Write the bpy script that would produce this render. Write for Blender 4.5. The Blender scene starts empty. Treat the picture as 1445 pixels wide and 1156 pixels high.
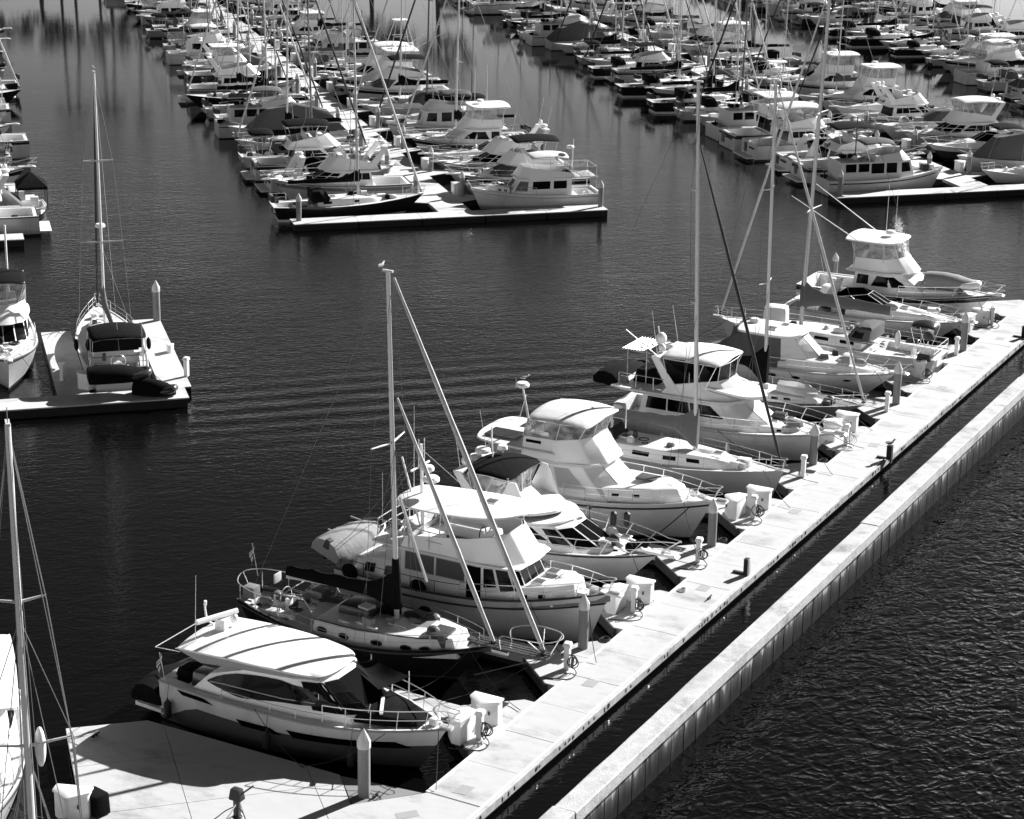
import bpy, bmesh, math, random
from mathutils import Vector, Matrix
R = math.radians
random.seed(7)
SC = bpy.context.scene
COL = SC.collection

# ------------------------------------------------------------------ camera
EYE = 36.0
PITCH, ROLL, FPX, WPX = R(18.06), R(1.03), 2933.0, 1445.0
cam_data = bpy.data.cameras.new("camera")
cam_data.sensor_width = 36.0
cam_data.lens = FPX / WPX * 36.0
cam_data.clip_start = 1.0
cam_data.clip_end = 6000.0
cam = bpy.data.objects.new("camera", cam_data)
COL.objects.link(cam)
cam.matrix_world = Matrix.Translation((0, 0, EYE)) @ Matrix.Rotation(math.pi / 2 - PITCH, 4, 'X') @ Matrix.Rotation(ROLL, 4, 'Z')
SC.camera = cam

# ------------------------------------------------------------------ light: one sun, clear sky seen in black and white
SUN_AZ, SUN_EL = R(47), R(30)
world = bpy.data.worlds.new("World")
SC.world = world
world.use_nodes = True
wn = world.node_tree.nodes
wl = world.node_tree.links
wn.clear()
sky = wn.new('ShaderNodeTexSky')
sky.sky_type = 'NISHITA'
sky.sun_disc = False
sky.sun_elevation = SUN_EL
sky.sun_rotation = SUN_AZ
sky.air_density = 1.0
sky.dust_density = 0.2
grey = wn.new('ShaderNodeSeparateColor')            # black and white through a red filter
bg = wn.new('ShaderNodeBackground')
bg.inputs['Strength'].default_value = 0.053
wo = wn.new('ShaderNodeOutputWorld')
wl.new(sky.outputs[0], grey.inputs[0])
deep = wn.new('ShaderNodeMath')                         # added power curve darkens the upper sky, so near water and shadows go darker
deep.operation = 'POWER'
deep.inputs[1].default_value = 2.1
gain = wn.new('ShaderNodeMath')
gain.operation = 'MULTIPLY'
gain.inputs[1].default_value = 0.25
wl.new(grey.outputs[0], deep.inputs[0])
wl.new(deep.outputs[0], gain.inputs[0])
wl.new(gain.outputs[0], bg.inputs['Color'])
wl.new(bg.outputs[0], wo.inputs['Surface'])
sd = bpy.data.lights.new("sun", 'SUN')
sd.energy = 5.0
sd.angle = R(0.5)
sun = bpy.data.objects.new("sun", sd)
COL.objects.link(sun)
sdir = Vector((math.sin(SUN_AZ) * math.cos(SUN_EL), math.cos(SUN_AZ) * math.cos(SUN_EL), math.sin(SUN_EL)))
sun.rotation_euler = sdir.to_track_quat('Z', 'Y').to_euler()
sun.location = sdir * 200
SC.view_settings.view_transform = 'Standard'
SC.view_settings.look = 'None'
SC.view_settings.exposure = 1.18
SC.view_settings.gamma = 1.0
SC.cycles.max_bounces = 6
SC.cycles.transparent_max_bounces = 12
SC.cycles.sample_clamp_indirect = 4.0

# ------------------------------------------------------------------ frames: walkway frame (o across, s along) and pier frame (b across, a along)
def D(o, s, z=0.0):
    e = R(28.2)
    return Vector((o * math.cos(e) + s * math.sin(e), -o * math.sin(e) + s * math.cos(e), z))
def Q(b, a, z=0.0):
    e = R(-16.5)
    return Vector((b * math.cos(e) + a * math.sin(e), -b * math.sin(e) + a * math.cos(e), z))
HEAD_WALK = 118.2          # bow towards the walkway
HEAD_RIGHT, HEAD_LEFT, HEAD_OUT, HEAD_IN = 73.5, 253.5, 163.5, -16.5

# ------------------------------------------------------------------ materials
def mat(name, base, rough=0.5, metal=0.0, vary=0.0, scale=3.0, bump=0.0, bscale=None, stretch=None, rand=0.0, spec=0.5, stain=0.0, rot=0.0):
    m = bpy.data.materials.new(name)
    m.use_nodes = True
    nt = m.node_tree
    p = nt.nodes['Principled BSDF']
    p.inputs['Roughness'].default_value = rough
    p.inputs['Metallic'].default_value = metal
    p.inputs['Specular IOR Level'].default_value = spec
    p.inputs['Base Color'].default_value = (base, base, base, 1)
    if vary or bump or rand or stain:
        tc = nt.nodes.new('ShaderNodeTexCoord')
        mp = nt.nodes.new('ShaderNodeMapping')
        mp.vector_type = 'TEXTURE'
        mp.inputs['Rotation'].default_value = (0, 0, R(rot))
        mp.inputs['Scale'].default_value = [1.0 / k for k in (stretch or (1, 1, 1))]
        nt.links.new(tc.outputs['Object'], mp.inputs['Vector'])
        def noise(s, det=6, rg=0.6):
            n = nt.nodes.new('ShaderNodeTexNoise')
            n.inputs['Scale'].default_value = s
            n.inputs['Detail'].default_value = det
            n.inputs['Roughness'].default_value = rg
            nt.links.new(mp.outputs[0], n.inputs['Vector'])
            return n.outputs['Fac']
        def math_(op, a, b=None, c=None):
            k = nt.nodes.new('ShaderNodeMath')
            k.operation = op
            for i, v in enumerate((a, b, c)):
                if v is None: continue
                if isinstance(v, (int, float)): k.inputs[i].default_value = v
                else: nt.links.new(v, k.inputs[i])
            return k.outputs[0]
        val = base
        if vary:
            f = noise(scale)
            val = math_('MULTIPLY', math_('ADD', math_('MULTIPLY', math_('SUBTRACT', f, 0.5), 2.0 * vary), 1.0), base)
        if stain:
            g = math_('SUBTRACT', noise(scale * 0.23, 8, 0.7), 0.52)
            g = math_('MULTIPLY', math_('MAXIMUM', g, 0.0), stain * 6.0)
            val = math_('MULTIPLY', val, math_('SUBTRACT', 1.0, math_('MINIMUM', g, 0.75)))
        if rand:
            oi = nt.nodes.new('ShaderNodeObjectInfo')
            val = math_('MULTIPLY', val, math_('SUBTRACT', 1.0, math_('MULTIPLY', oi.outputs['Random'], rand)))
        if not isinstance(val, (int, float)):
            nt.links.new(val, p.inputs['Base Color'])
        if bump:
            b = nt.nodes.new('ShaderNodeBump')
            b.inputs['Strength'].default_value = bump
            b.inputs['Distance'].default_value = 0.05
            nt.links.new(noise(bscale or scale * 3, 4), b.inputs['Height'])
            nt.links.new(b.outputs[0], p.inputs['Normal'])
    return m

M = {}
M['white'] = mat('gelcoat_white', 0.80, 0.28, vary=0.05, scale=0.9, stain=0.08)
M['hullwhite'] = mat('hull_white', 0.72, 0.22, vary=0.10, scale=1.6, rand=0.35, stain=0.28, stretch=(1.6, 1.6, 0.35))
M['cream'] = mat('gelcoat_cream', 0.62, 0.35, vary=0.06, scale=1.2, rand=0.2, stain=0.1)
M['deck'] = mat('nonskid_deck', 0.66, 0.6, vary=0.10, scale=2.5, bump=0.1, bscale=60, rand=0.2, stain=0.15)
M['grey'] = mat('gelcoat_grey', 0.22, 0.3, vary=0.08, rand=0.3)
M['lightgrey'] = mat('gelcoat_light_grey', 0.42, 0.35, vary=0.08, rand=0.3)
M['dark'] = mat('hull_dark', 0.018, 0.12, vary=0.2, rand=0.3)
M['slate'] = mat('hull_slate', 0.085, 0.2, vary=0.15)
M['charcoal'] = mat('hull_charcoal', 0.045, 0.25, vary=0.15)
M['bottom'] = mat('antifouling', 0.02, 0.7)
M['boot'] = mat('boot_stripe', 0.03, 0.3)
M['glass'] = mat('tinted_glass', 0.003, 0.10, spec=0.12)
M['shade'] = mat('window_shade', 0.085, 0.4, vary=0.08, scale=4)
M['blackcanvas'] = mat('black_canvas', 0.007, 0.9, bump=0.5, bscale=3.5, vary=0.3, spec=0.06)
M['sail'] = mat('furled_sailcloth', 0.58, 0.85, vary=0.4, scale=4.0, stretch=(1, 1, 0.6), bump=0.8, bscale=7, rand=0.2, spec=0.2)
M['greycanvas'] = mat('grey_canvas', 0.13, 0.9, bump=0.7, bscale=3.0, vary=0.12, scale=2, rand=0.45, spec=0.2)
M['lightcanvas'] = mat('pale_canvas', 0.36, 0.9, bump=0.7, bscale=3.0, vary=0.1, scale=2, rand=0.3, spec=0.2)
M['whitecanvas'] = mat('white_canvas', 0.72, 0.8, bump=0.45, bscale=2.5, vary=0.05, scale=1.5, rand=0.15, spec=0.2)
M['teak'] = mat('teak', 0.17, 0.7, vary=0.25, scale=6, stretch=(0.3, 3, 3), rand=0.2)
M['steel'] = mat('stainless', 0.72, 0.22, metal=0.55)
M['alu'] = mat('mast_aluminium', 0.62, 0.4, metal=0.0, rand=0.25, vary=0.05, scale=0.7)
M['mastdark'] = mat('mast_painted', 0.10, 0.45, rand=0.3)
M['wire'] = mat('rigging_wire', 0.16, 0.5, metal=0.3)
M['rope'] = mat('dark_rope', 0.03, 0.9)
M['paleline'] = mat('pale_rope', 0.5, 0.9)
M['rubber'] = mat('black_rubber', 0.015, 0.6)
M['tube'] = mat('inflatable_grey', 0.34, 0.5, vary=0.06, rand=0.3)
M['plastic'] = mat('white_plastic', 0.78, 0.4, vary=0.03)
M['seat'] = mat('cushion', 0.55, 0.7, vary=0.1)
M['boxwhite'] = mat('dock_box_fibreglass', 0.74, 0.4, vary=0.05, scale=3, stain=0.2)
M['brightwork'] = mat('varnished_wood', 0.06, 0.25, vary=0.3, scale=8)
M['concrete'] = mat('dock_concrete', 0.46, 0.85, vary=0.11, scale=1.5, bump=0.25, bscale=40, stretch=(0.9, 1.6, 1), stain=0.42, rot=-28.2)
M['pierdeck'] = mat('pier_concrete', 0.52, 0.85, vary=0.2, scale=1.1, stain=0.45)
M['curb'] = mat('dock_edge', 0.60, 0.7, vary=0.2, scale=4)
M['waler'] = mat('dock_waler', 0.42, 0.8, vary=0.6, scale=3.2, stain=0.5)
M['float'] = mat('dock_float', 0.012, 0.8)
M['plate'] = mat('utility_plate', 0.31, 0.7, vary=0.1)
M['planks'] = mat('grey_planks', 0.20, 0.85, vary=0.3, scale=5, stretch=(1, 8, 1))
M['pile'] = mat('pile_concrete', 0.22, 0.85, vary=0.35, scale=2.2, stretch=(3, 3, 0.35), stain=0.3)
M['pilecap'] = mat('pile_cap', 0.58, 0.55, vary=0.1, scale=3)
M['cap'] = mat('seawall_cap', 0.45, 0.9, vary=0.38, scale=2.2, bump=0.5, bscale=14, stain=0.55)
M['solar'] = mat('solar_panel', 0.02, 0.25)
M['trunk'] = mat('bark', 0.10, 0.9, vary=0.3)
M['leaf'] = mat('leaf', 0.035, 0.7, rand=0.3)
M['sand'] = mat('shore_ground', 0.16, 0.95, vary=0.2, scale=0.3)
M['plaster'] = mat('plaster', 0.4, 0.9, vary=0.1)
M['bird'] = mat('white_feathers', 0.75, 0.8)
M['birdgrey'] = mat('grey_feathers', 0.25, 0.8)

def vinyl_material():
    m = bpy.data.materials.new('clear_vinyl')
    m.use_nodes = True
    nt = m.node_tree
    out = nt.nodes['Material Output']
    p = nt.nodes['Principled BSDF']
    p.inputs['Base Color'].default_value = (0.42, 0.42, 0.42, 1)
    p.inputs['Roughness'].default_value = 0.12
    tr = nt.nodes.new('ShaderNodeBsdfTransparent')
    tr.inputs[0].default_value = (0.75, 0.75, 0.75, 1)
    mx = nt.nodes.new('ShaderNodeMixShader')
    tc = nt.nodes.new('ShaderNodeTexCoord')
    n = nt.nodes.new('ShaderNodeTexNoise')
    n.inputs['Scale'].default_value = 2.2
    n.inputs['Detail'].default_value = 3
    nt.links.new(tc.outputs['Object'], n.inputs['Vector'])
    rp = nt.nodes.new('ShaderNodeMapRange')
    rp.inputs[1].default_value, rp.inputs[2].default_value = 0.35, 0.65
    rp.inputs[3].default_value, rp.inputs[4].default_value = 0.2, 0.75
    nt.links.new(n.outputs['Fac'], rp.inputs[0])
    nt.links.new(rp.outputs[0], mx.inputs[0])
    nt.links.new(tr.outputs[0], mx.inputs[1])
    nt.links.new(p.outputs[0], mx.inputs[2])
    b = nt.nodes.new('ShaderNodeBump')
    b.inputs['Strength'].default_value = 0.6
    b.inputs['Distance'].default_value = 0.1
    nt.links.new(n.outputs['Fac'], b.inputs['Height'])
    nt.links.new(b.outputs[0], p.inputs['Normal'])
    nt.links.new(mx.outputs[0], out.inputs['Surface'])
    return m
M['vinyl'] = vinyl_material()

def water_material(name, waves, wake=False, base=0.002, shelter=None):
    """waves: list of (scale, amplitude metres, stretch xy, rotation deg, detail)"""
    m = bpy.data.materials.new(name)
    m.use_nodes = True
    nt = m.node_tree
    p = nt.nodes['Principled BSDF']
    p.inputs['Base Color'].default_value = (base, base, base, 1)
    p.inputs['Roughness'].default_value = 0.04
    p.inputs['IOR'].default_value = 1.27
    p.inputs['Specular IOR Level'].default_value = 0.5
    tc = nt.nodes.new('ShaderNodeTexCoord')
    def mth(op, a, b=None):
        k = nt.nodes.new('ShaderNodeMath')
        k.operation = op
        for i, v in enumerate((a, b)):
            if v is None: continue
            if isinstance(v, (int, float)): k.inputs[i].default_value = v
            else: nt.links.new(v, k.inputs[i])
        return k.outputs[0]
    big = nt.nodes.new('ShaderNodeTexNoise')          # patches of calm and ruffled water
    big.inputs['Scale'].default_value = 0.035
    big.inputs['Detail'].default_value = 3
    nt.links.new(tc.outputs['Object'], big.inputs['Vector'])
    gust = mth('ADD', mth('MULTIPLY', big.outputs['Fac'], 1.6), 0.2)
    total = None
    for sc, amp, st, rot, det, *ridge in waves:
        mp = nt.nodes.new('ShaderNodeMapping')
        mp.vector_type = 'TEXTURE'
        mp.inputs['Rotation'].default_value = (0, 0, R(rot))
        mp.inputs['Scale'].default_value = (1 / st[0], 1 / st[1], 1)
        nt.links.new(tc.outputs['Object'], mp.inputs['Vector'])
        n = nt.nodes.new('ShaderNodeTexNoise')
        n.inputs['Scale'].default_value = sc
        n.inputs['Detail'].default_value = det
        n.inputs['Roughness'].default_value = 0.55
        n.inputs['Distortion'].default_value = 0.3
        nt.links.new(mp.outputs[0], n.inputs['Vector'])
        f = n.outputs['Fac']
        if ridge: f = mth('POWER', mth('SUBTRACT', 1.0, mth('ABSOLUTE', mth('SUBTRACT', mth('MULTIPLY', f, 2.0), 1.0))), ridge[0])
        h = mth('MULTIPLY', f, amp)
        total = h if total is None else mth('ADD', total, h)
    total = mth('MULTIPLY', total, gust)
    if shelter:                                       # ruffled in the open basin, calm between the piers
        ax, ay, off, span, stops = shelter
        sp = nt.nodes.new('ShaderNodeSeparateXYZ')
        nt.links.new(tc.outputs['Object'], sp.inputs[0])
        rmp = nt.nodes.new('ShaderNodeValToRGB')
        d_ = mth('ADD', mth('ADD', mth('MULTIPLY', sp.outputs['X'], ax), mth('MULTIPLY', sp.outputs['Y'], ay)), -off)
        nt.links.new(mth('DIVIDE', d_, span), rmp.inputs[0])
        el = rmp.color_ramp.elements
        for i, (y, v) in enumerate(stops):
            e = el[i] if i < 2 else el.new(y / span)
            e.position = y / span
            e.color = (v, v, v, 1)
        total = mth('MULTIPLY', total, rmp.outputs[0])
    if wake:                                          # old wake: a few parallel swells crossing the basin
        mp = nt.nodes.new('ShaderNodeMapping')
        mp.vector_type = 'TEXTURE'
        c = wake[0]
        mp.inputs['Location'].default_value = (c[0], c[1], 0)
        mp.inputs['Rotation'].default_value = (0, 0, wake[1])
        nt.links.new(tc.outputs['Object'], mp.inputs['Vector'])
        sx = nt.nodes.new('ShaderNodeSeparateXYZ')
        nt.links.new(mp.outputs[0], sx.inputs[0])
        y = mth('ADD', sx.outputs['Y'], mth('MULTIPLY', big.outputs['Fac'], 2.0))
        wav = mth('SINE', mth('MULTIPLY', y, 2 * math.pi / 2.0))
        env = mth('POWER', 2.718, mth('MULTIPLY', mth('POWER', mth('ABSOLUTE', mth('DIVIDE', y, 5.5)), 2.0), -1.0))
        ex = mth('POWER', 2.718, mth('MULTIPLY', mth('POWER', mth('ABSOLUTE', mth('DIVIDE', sx.outputs['X'], 20.0)), 4.0), -1.0))
        total = mth('ADD', total, mth('MULTIPLY', mth('MULTIPLY', wav, env), mth('MULTIPLY', ex, 0.016)))
    b = nt.nodes.new('ShaderNodeBump')
    b.inputs['Strength'].default_value = 1.0
    b.inputs['Distance'].default_value = 1.0
    nt.links.new(total, b.inputs['Height'])
    nt.links.new(b.outputs[0], p.inputs['Normal'])
    return m

# ------------------------------------------------------------------ mesh builder
class MB:
    def __init__(self):
        self.v, self.f, self.m = [], [], []
    def poly(self, pts, m):
        i = len(self.v)
        self.v += [Vector(p) for p in pts]
        self.f.append(list(range(i, i + len(pts))))
        self.m.append(m)
        return self
    def loft(self, rings, m, closed=True, cap0=True, cap1=True):
        """rings of equal length; m: one material or one per band"""
        i0 = len(self.v)
        n = len(rings[0])
        for r in rings: self.v += [Vector(p) for p in r]
        for k in range(len(rings) - 1):
            mk = m[k] if isinstance(m, (list, tuple)) else m
            for j in range(n if closed else n - 1):
                a, b = i0 + k * n + j, i0 + k * n + (j + 1) % n
                self.f.append([a, b, b + n, a + n]); self.m.append(mk)
        if closed and cap0: self.f.append([i0 + j for j in reversed(range(n))]); self.m.append(m[0] if isinstance(m, (list, tuple)) else m)
        if closed and cap1: self.f.append([i0 + (len(rings) - 1) * n + j for j in range(n)]); self.m.append(m[-1] if isinstance(m, (list, tuple)) else m)
        return self
    def box(self, c, s, m, rz=0.0, taper=1.0):
        cx, cy, cz = c
        hx, hy, hz = s[0] / 2, s[1] / 2, s[2] / 2
        cs, sn = math.cos(rz), math.sin(rz)
        r = []
        for z, k in ((cz - hz, 1.0), (cz + hz, taper)):
            r.append([(cx + (x * cs - y * sn) * k, cy + (x * sn + y * cs) * k, z) for x, y in ((-hx, -hy), (hx, -hy), (hx, hy), (-hx, hy))])
        return self.loft(r, m)
    def tube(self, pts, r, m, n=6, closed=False, caps=True):
        pts = [Vector(p) for p in pts]
        if closed: pts = pts + [pts[0], pts[1]]
        rings = []
        up = None
        for i, p in enumerate(pts):
            a = pts[max(i - 1, 0)]
            b = pts[min(i + 1, len(pts) - 1)]
            t = (b - a).normalized()
            if up is None:
                up = Vector((0, 0, 1)) if abs(t.z) < 0.9 else Vector((1, 0, 0))
            sd_ = t.cross(up)
            if sd_.length < 1e-4: sd_ = t.cross(Vector((0.3, 1, 0.2)))
            sd_.normalize()
            up2 = sd_.cross(t).normalized()
            up = up2
            rr = r[i] if isinstance(r, (list, tuple)) else r
            rings.append([p + (sd_ * math.cos(q) + up2 * math.sin(q)) * rr for q in [2 * math.pi * j / n for j in range(n)]])
        return self.loft(rings, m, cap0=caps and not closed, cap1=caps and not closed)
    def ell(self, c, r, m, n=12, k=8):
        rings = []
        for i in range(k + 1):
            th = math.pi * (i + 0.02 * (i == 0) - 0.02 * (i == k)) / k
            rings.append([(c[0] + r[0] * math.sin(th) * math.cos(2 * math.pi * j / n), c[1] + r[1] * math.sin(th) * math.sin(2 * math.pi * j / n), c[2] - r[2] * math.cos(th)) for j in range(n)])
        return self.loft(rings, m)
    def torus(self, c, R_, r, m, axis='z', n=18):
        pts = []
        for i in range(n):
            a = 2 * math.pi * i / n
            x, y = R_ * math.cos(a), R_ * math.sin(a)
            pts.append((c[0] + x, c[1] + y, c[2]) if axis == 'z' else (c[0] + x, c[1], c[2] + y) if axis == 'y' else (c[0], c[1] + x, c[2] + y))
        return self.tube(pts, r, m, closed=True)
    def lathe(self, c, prof, m, n=12):
        return self.loft([[(c[0] + r * math.cos(2 * math.pi * j / n), c[1] + r * math.sin(2 * math.pi * j / n), c[2] + z) for j in range(n)] for r, z in prof], m)
    def prism(self, outline, z0, z1, m):
        return self.loft([[(x, y, z0) for x, y in outline], [(x, y, z1) for x, y in outline]], m)
    def build(self, name, parent=None, bevel=0.0, angle=38, smooth=True):
        me = bpy.data.meshes.new(name)
        mats = []
        for m in self.m:
            if m not in mats: mats.append(m)
        me.from_pydata(self.v, [], self.f)
        for m in mats: me.materials.append(M[m] if isinstance(m, str) else m)
        me.polygons.foreach_set('material_index', [mats.index(m) for m in self.m])
        bm = bmesh.new()
        bm.from_mesh(me)
        bmesh.ops.remove_doubles(bm, verts=bm.verts, dist=0.0005)
        bmesh.ops.recalc_face_normals(bm, faces=bm.faces)
        if bevel:
            es = [e for e in bm.edges if len(e.link_faces) == 2 and e.calc_face_angle(0) > R(28)]
            if es: bmesh.ops.bevel(bm, geom=es, offset=bevel, segments=2, profile=0.6, affect='EDGES', clamp_overlap=True)
        bm.to_mesh(me)
        bm.free()
        if smooth:
            me.polygons.foreach_set('use_smooth', [True] * len(me.polygons))
            me.set_sharp_from_angle(angle=R(angle))
        o = bpy.data.objects.new(name, me)
        COL.objects.link(o)
        if parent is not None: o.parent = parent
        return o

def tag(o, label=None, cat=None, group=None, kind=None):
    if label: o['label'] = label
    if cat: o['category'] = cat
    if group: o['group'] = group
    if kind: o['kind'] = kind
    return o
def empty(name, loc, rz, label, cat, group=None):
    o = bpy.data.objects.new(name, None)
    o.empty_display_size = 0.5
    COL.objects.link(o)
    o.location = loc
    o.rotation_euler = (0, 0, rz)
    return tag(o, label, cat, group)
def heading(az): return math.pi / 2 - R(az)
CHILDREN = {}
def copy_tree(o, loc, rz, scale=1.0, swap=None):
    """a thing with its parts and their sub-parts; meshes are shared, swap changes materials per copy"""
    r = o.copy()
    COL.objects.link(r)
    r.location, r.rotation_euler, r.scale = loc, (0, 0, rz), (scale,) * 3
    def rec(src, dst):
        for ch in src.children:
            c = ch.copy()
            COL.objects.link(c)
            c.parent = dst
            if swap:
                for sl in c.material_slots:
                    if sl.material and sl.material.name in swap:
                        k = swap[sl.material.name]
                        sl.link = 'OBJECT'
                        sl.material = k
            rec(ch, c)
    rec(o, r)
    return r
def catmull(pts, n=4):
    out = []
    P = [Vector(p) for p in pts]
    for i in range(len(P) - 1):
        a, b, c, d = P[max(i - 1, 0)], P[i], P[i + 1], P[min(i + 2, len(P) - 1)]
        for j in range(n):
            t = j / n
            out.append(0.5 * ((2 * b) + (c - a) * t + (2 * a - 5 * b + 4 * c - d) * t * t + (3 * b - a - 3 * c + d) * t ** 3))
    out.append(P[-1])
    return out
def sag(a, b, d, n=8):
    a, b = Vector(a), Vector(b)
    return [a.lerp(b, i / n) - Vector((0, 0, d * 4 * (i / n) * (1 - i / n))) for i in range(n + 1)]
# ------------------------------------------------------------------ boat kit. Local frame: x from stern (0) to bow (L), y to port, z up from the waterline
class Hull:
    def __init__(s, L, B, zs, zb, sag_=0.0, tw=0.86, p=2.4, rake=1.3, tr=0.0, flare=0.42, mid=0.07, kn=0.42, wl=0.10):
        s.L, s.B, s.zs, s.zb, s.sag, s.tw, s.p, s.rake, s.tr, s.flare, s.mid, s.kn = L, B, zs, zb, sag_, tw, p, rake, tr, flare, mid, kn
        s.wl = wl
    def y(s, t):
        if t < s.kn: k = s.tw + (1 - s.tw) * math.sin(math.pi / 2 * t / s.kn)
        else: k = 1 - ((t - s.kn) / (1 - s.kn)) ** s.p
        return max(0.015, s.B / 2 * k)
    def z(s, t): return s.zs + (s.zb - s.zs) * max(t, 0) ** 1.9 - s.sag * math.sin(math.pi * min(max(t, 0), 1))
    def hy(s, x): return s.y(min(max(x / s.L, 0), 1))
    def hz(s, x): return s.z(x / s.L)
    def ring(s, f_, below=0.0, k=1.0, n=22):
        pts = []
        for i in range(n + 1):
            t = (i / n) ** 0.9
            f = f_(t) if callable(f_) else f_
            x0, x1 = s.tr * f, s.L - s.rake * f - below * 0.9
            fl = s.mid + s.flare * max(0, (t - 0.35) / 0.65) ** 1.3
            y = s.y(t) * (1 - fl * f ** 1.15) * k
            z = s.z(t) * (1 - f) + s.wl * f - below
            pts.append((x0 + (x1 - x0) * t, y, z))
        return pts
    def point(s, x, f, side=-1, out=0.012):
        """a point on the topsides: x along, f from sheer (0) to waterline (1)"""
        x0, x1 = s.tr * f, s.L - s.rake * f
        t = min(max((x - x0) / (x1 - x0), 0), 1)
        fl = s.mid + s.flare * max(0, (t - 0.35) / 0.65) ** 1.3
        return Vector((x, side * (s.y(t) * (1 - fl * f ** 1.15) + out), s.z(t) * (1 - f) + s.wl * f))
    def mesh(s, top='hullwhite', bands=None, boot='boot', bottom='bottom', fs=(0, 0.15, 0.35, 0.6, 0.85, 1.0), name='hull', parent=None):
        mats = list(bands) if bands else [top] * (len(fs) - 1)
        lv = [s.ring(f) for f in fs] + [s.ring(1.0, s.wl, 0.985), s.ring(1.0, 0.35 + s.wl, 0.80), s.ring(1.0, 0.65 + s.wl, 0.03)]
        mats += [boot, bottom, bottom]
        mb = MB()
        rings = [[(x, y, z) for x, y, z in r] for r in lv]
        mb.loft(rings, mats, closed=False)
        mb.loft([[(x, -y, z) for x, y, z in r] for r in rings], mats, closed=False)
        for k in range(len(rings) - 1):                     # transom
            a, b = rings[k][0], rings[k + 1][0]
            mb.poly([(a[0], -a[1], a[2]), (a[0], a[1], a[2]), (b[0], b[1], b[2]), (b[0], -b[1], b[2])], mats[k])
        return mb.build(name, parent, angle=30)
    def deck(s, parent, drop=0.06, cap=0.07, tc=0.0, side=0.45, floor=0.5, m='deck', mcap='white', mfloor='deck', name='deck'):
        mb = MB()
        n = 24
        ts = sorted(set([i / n for i in range(n + 1)] + ([tc] if tc else [])))
        for t0, t1 in zip(ts[:-1], ts[1:]):
            def col(t):
                x, y, z = s.L * t, s.y(t), s.z(t)
                yi = max(y - cap, 0.004)
                return x, y, z, yi, z - drop, max(yi - side, 0.004)
            a, b = col(t0), col(t1)
            for q in (1, -1):
                mb.poly([(a[0], q * a[1], a[2] + .004), (b[0], q * b[1], b[2] + .004), (b[0], q * b[3], b[2] + .004), (a[0], q * a[3], a[2] + .004)], mcap)
                mb.poly([(a[0], q * a[3], a[2] + .004), (b[0], q * b[3], b[2] + .004), (b[0], q * b[3], b[4]), (a[0], q * a[3], a[4])], mcap)
            if t1 <= tc + 1e-6:
                for q in (1, -1):
                    mb.poly([(a[0], q * a[3], a[4]), (b[0], q * b[3], b[4]), (b[0], q * b[5], b[4]), (a[0], q * a[5], a[4])], m)
                    mb.poly([(a[0], q * a[5], a[4]), (b[0], q * b[5], b[4]), (b[0], q * b[5], floor), (a[0], q * a[5], floor)], 'white')
                mb.poly([(a[0], a[5], floor), (b[0], b[5], floor), (b[0], -b[5], floor), (a[0], -a[5], floor)], mfloor)
                if t0 == 0: mb.poly([(.35, a[5], a[4]), (.35, -a[5], a[4]), (.35, -a[5], floor), (.35, a[5], floor)], 'white'); mb.poly([(0, a[5], a[4]), (.35, a[5], a[4]), (.35, -a[5], a[4]), (0, -a[5], a[4])], m)
                if abs(t1 - tc) < 1e-6: mb.poly([(b[0], b[5], b[4]), (b[0], -b[5], b[4]), (b[0], -b[5], floor), (b[0], b[5], floor)], 'white')
            else:
                mb.poly([(a[0], a[3], a[4]), (b[0], b[3], b[4]), (b[0], -b[3], b[4]), (a[0], -a[3], a[4])], m)
        return mb.build(name, parent, angle=30)
    def rub(s, parent, f=0.0, r=0.035, m='white', x0=0.0, x1=1.0, name='rub_rail'):
        mb = MB()
        for q in (1, -1):
            pts = [s.point(s.tr * f + (s.L - s.rake * f - s.tr * f) * (x0 + (x1 - x0) * i / 20), f, q, r * 0.5) for i in range(21)]
            mb.tube(pts, r, m, n=5)
        return mb.build(name, parent)
    def rail(s, parent, x0, x1, h=0.65, n=6, inset=0.10, r=0.018, mid=True, m='steel', bow=True, ext=0.0, name='guard_rail_frame', aft=False):
        mb = MB()
        N = 14
        def pt(x, q, hh):
            k = min(x / s.L, 1.0)
            return Vector((x + (ext * ((x - x0) / (x1 - x0)) ** 2), q * max(s.hy(min(x, s.L)) - inset, 0.05 if not bow else 0.16), s.hz(min(x, s.L)) + hh))
        for lev in ([h, h * 0.5] if mid else [h]):
            port = [pt(x0 + (x1 - x0) * i / N, 1, lev) for i in range(N + 1)]
            star = [Vector((p.x, -p.y, p.z)) for p in port]
            if bow: mb.tube(port + [Vector((port[-1].x + 0.12, 0, port[-1].z))] + star[::-1], r if lev == h else r * 0.7, m, n=5)
            else:
                mb.tube(port, r if lev == h else r * 0.7, m, n=5); mb.tube(star, r if lev == h else r * 0.7, m, n=5)
                if aft: mb.tube([port[0], star[0]], r, m, n=5)
        for i in range(n):
            x = x0 + (x1 - x0) * i / (n - 1)
            for q in (1, -1):
                a = pt(x, q, h)
                b = Vector((min(x, s.L - 0.05), q * max(s.hy(min(x, s.L)) - inset, 0.03), s.hz(min(x, s.L)) - 0.02))
                mb.tube([a, b], r * 0.9, m, n=5)
        return mb.build(name, parent)

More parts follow.
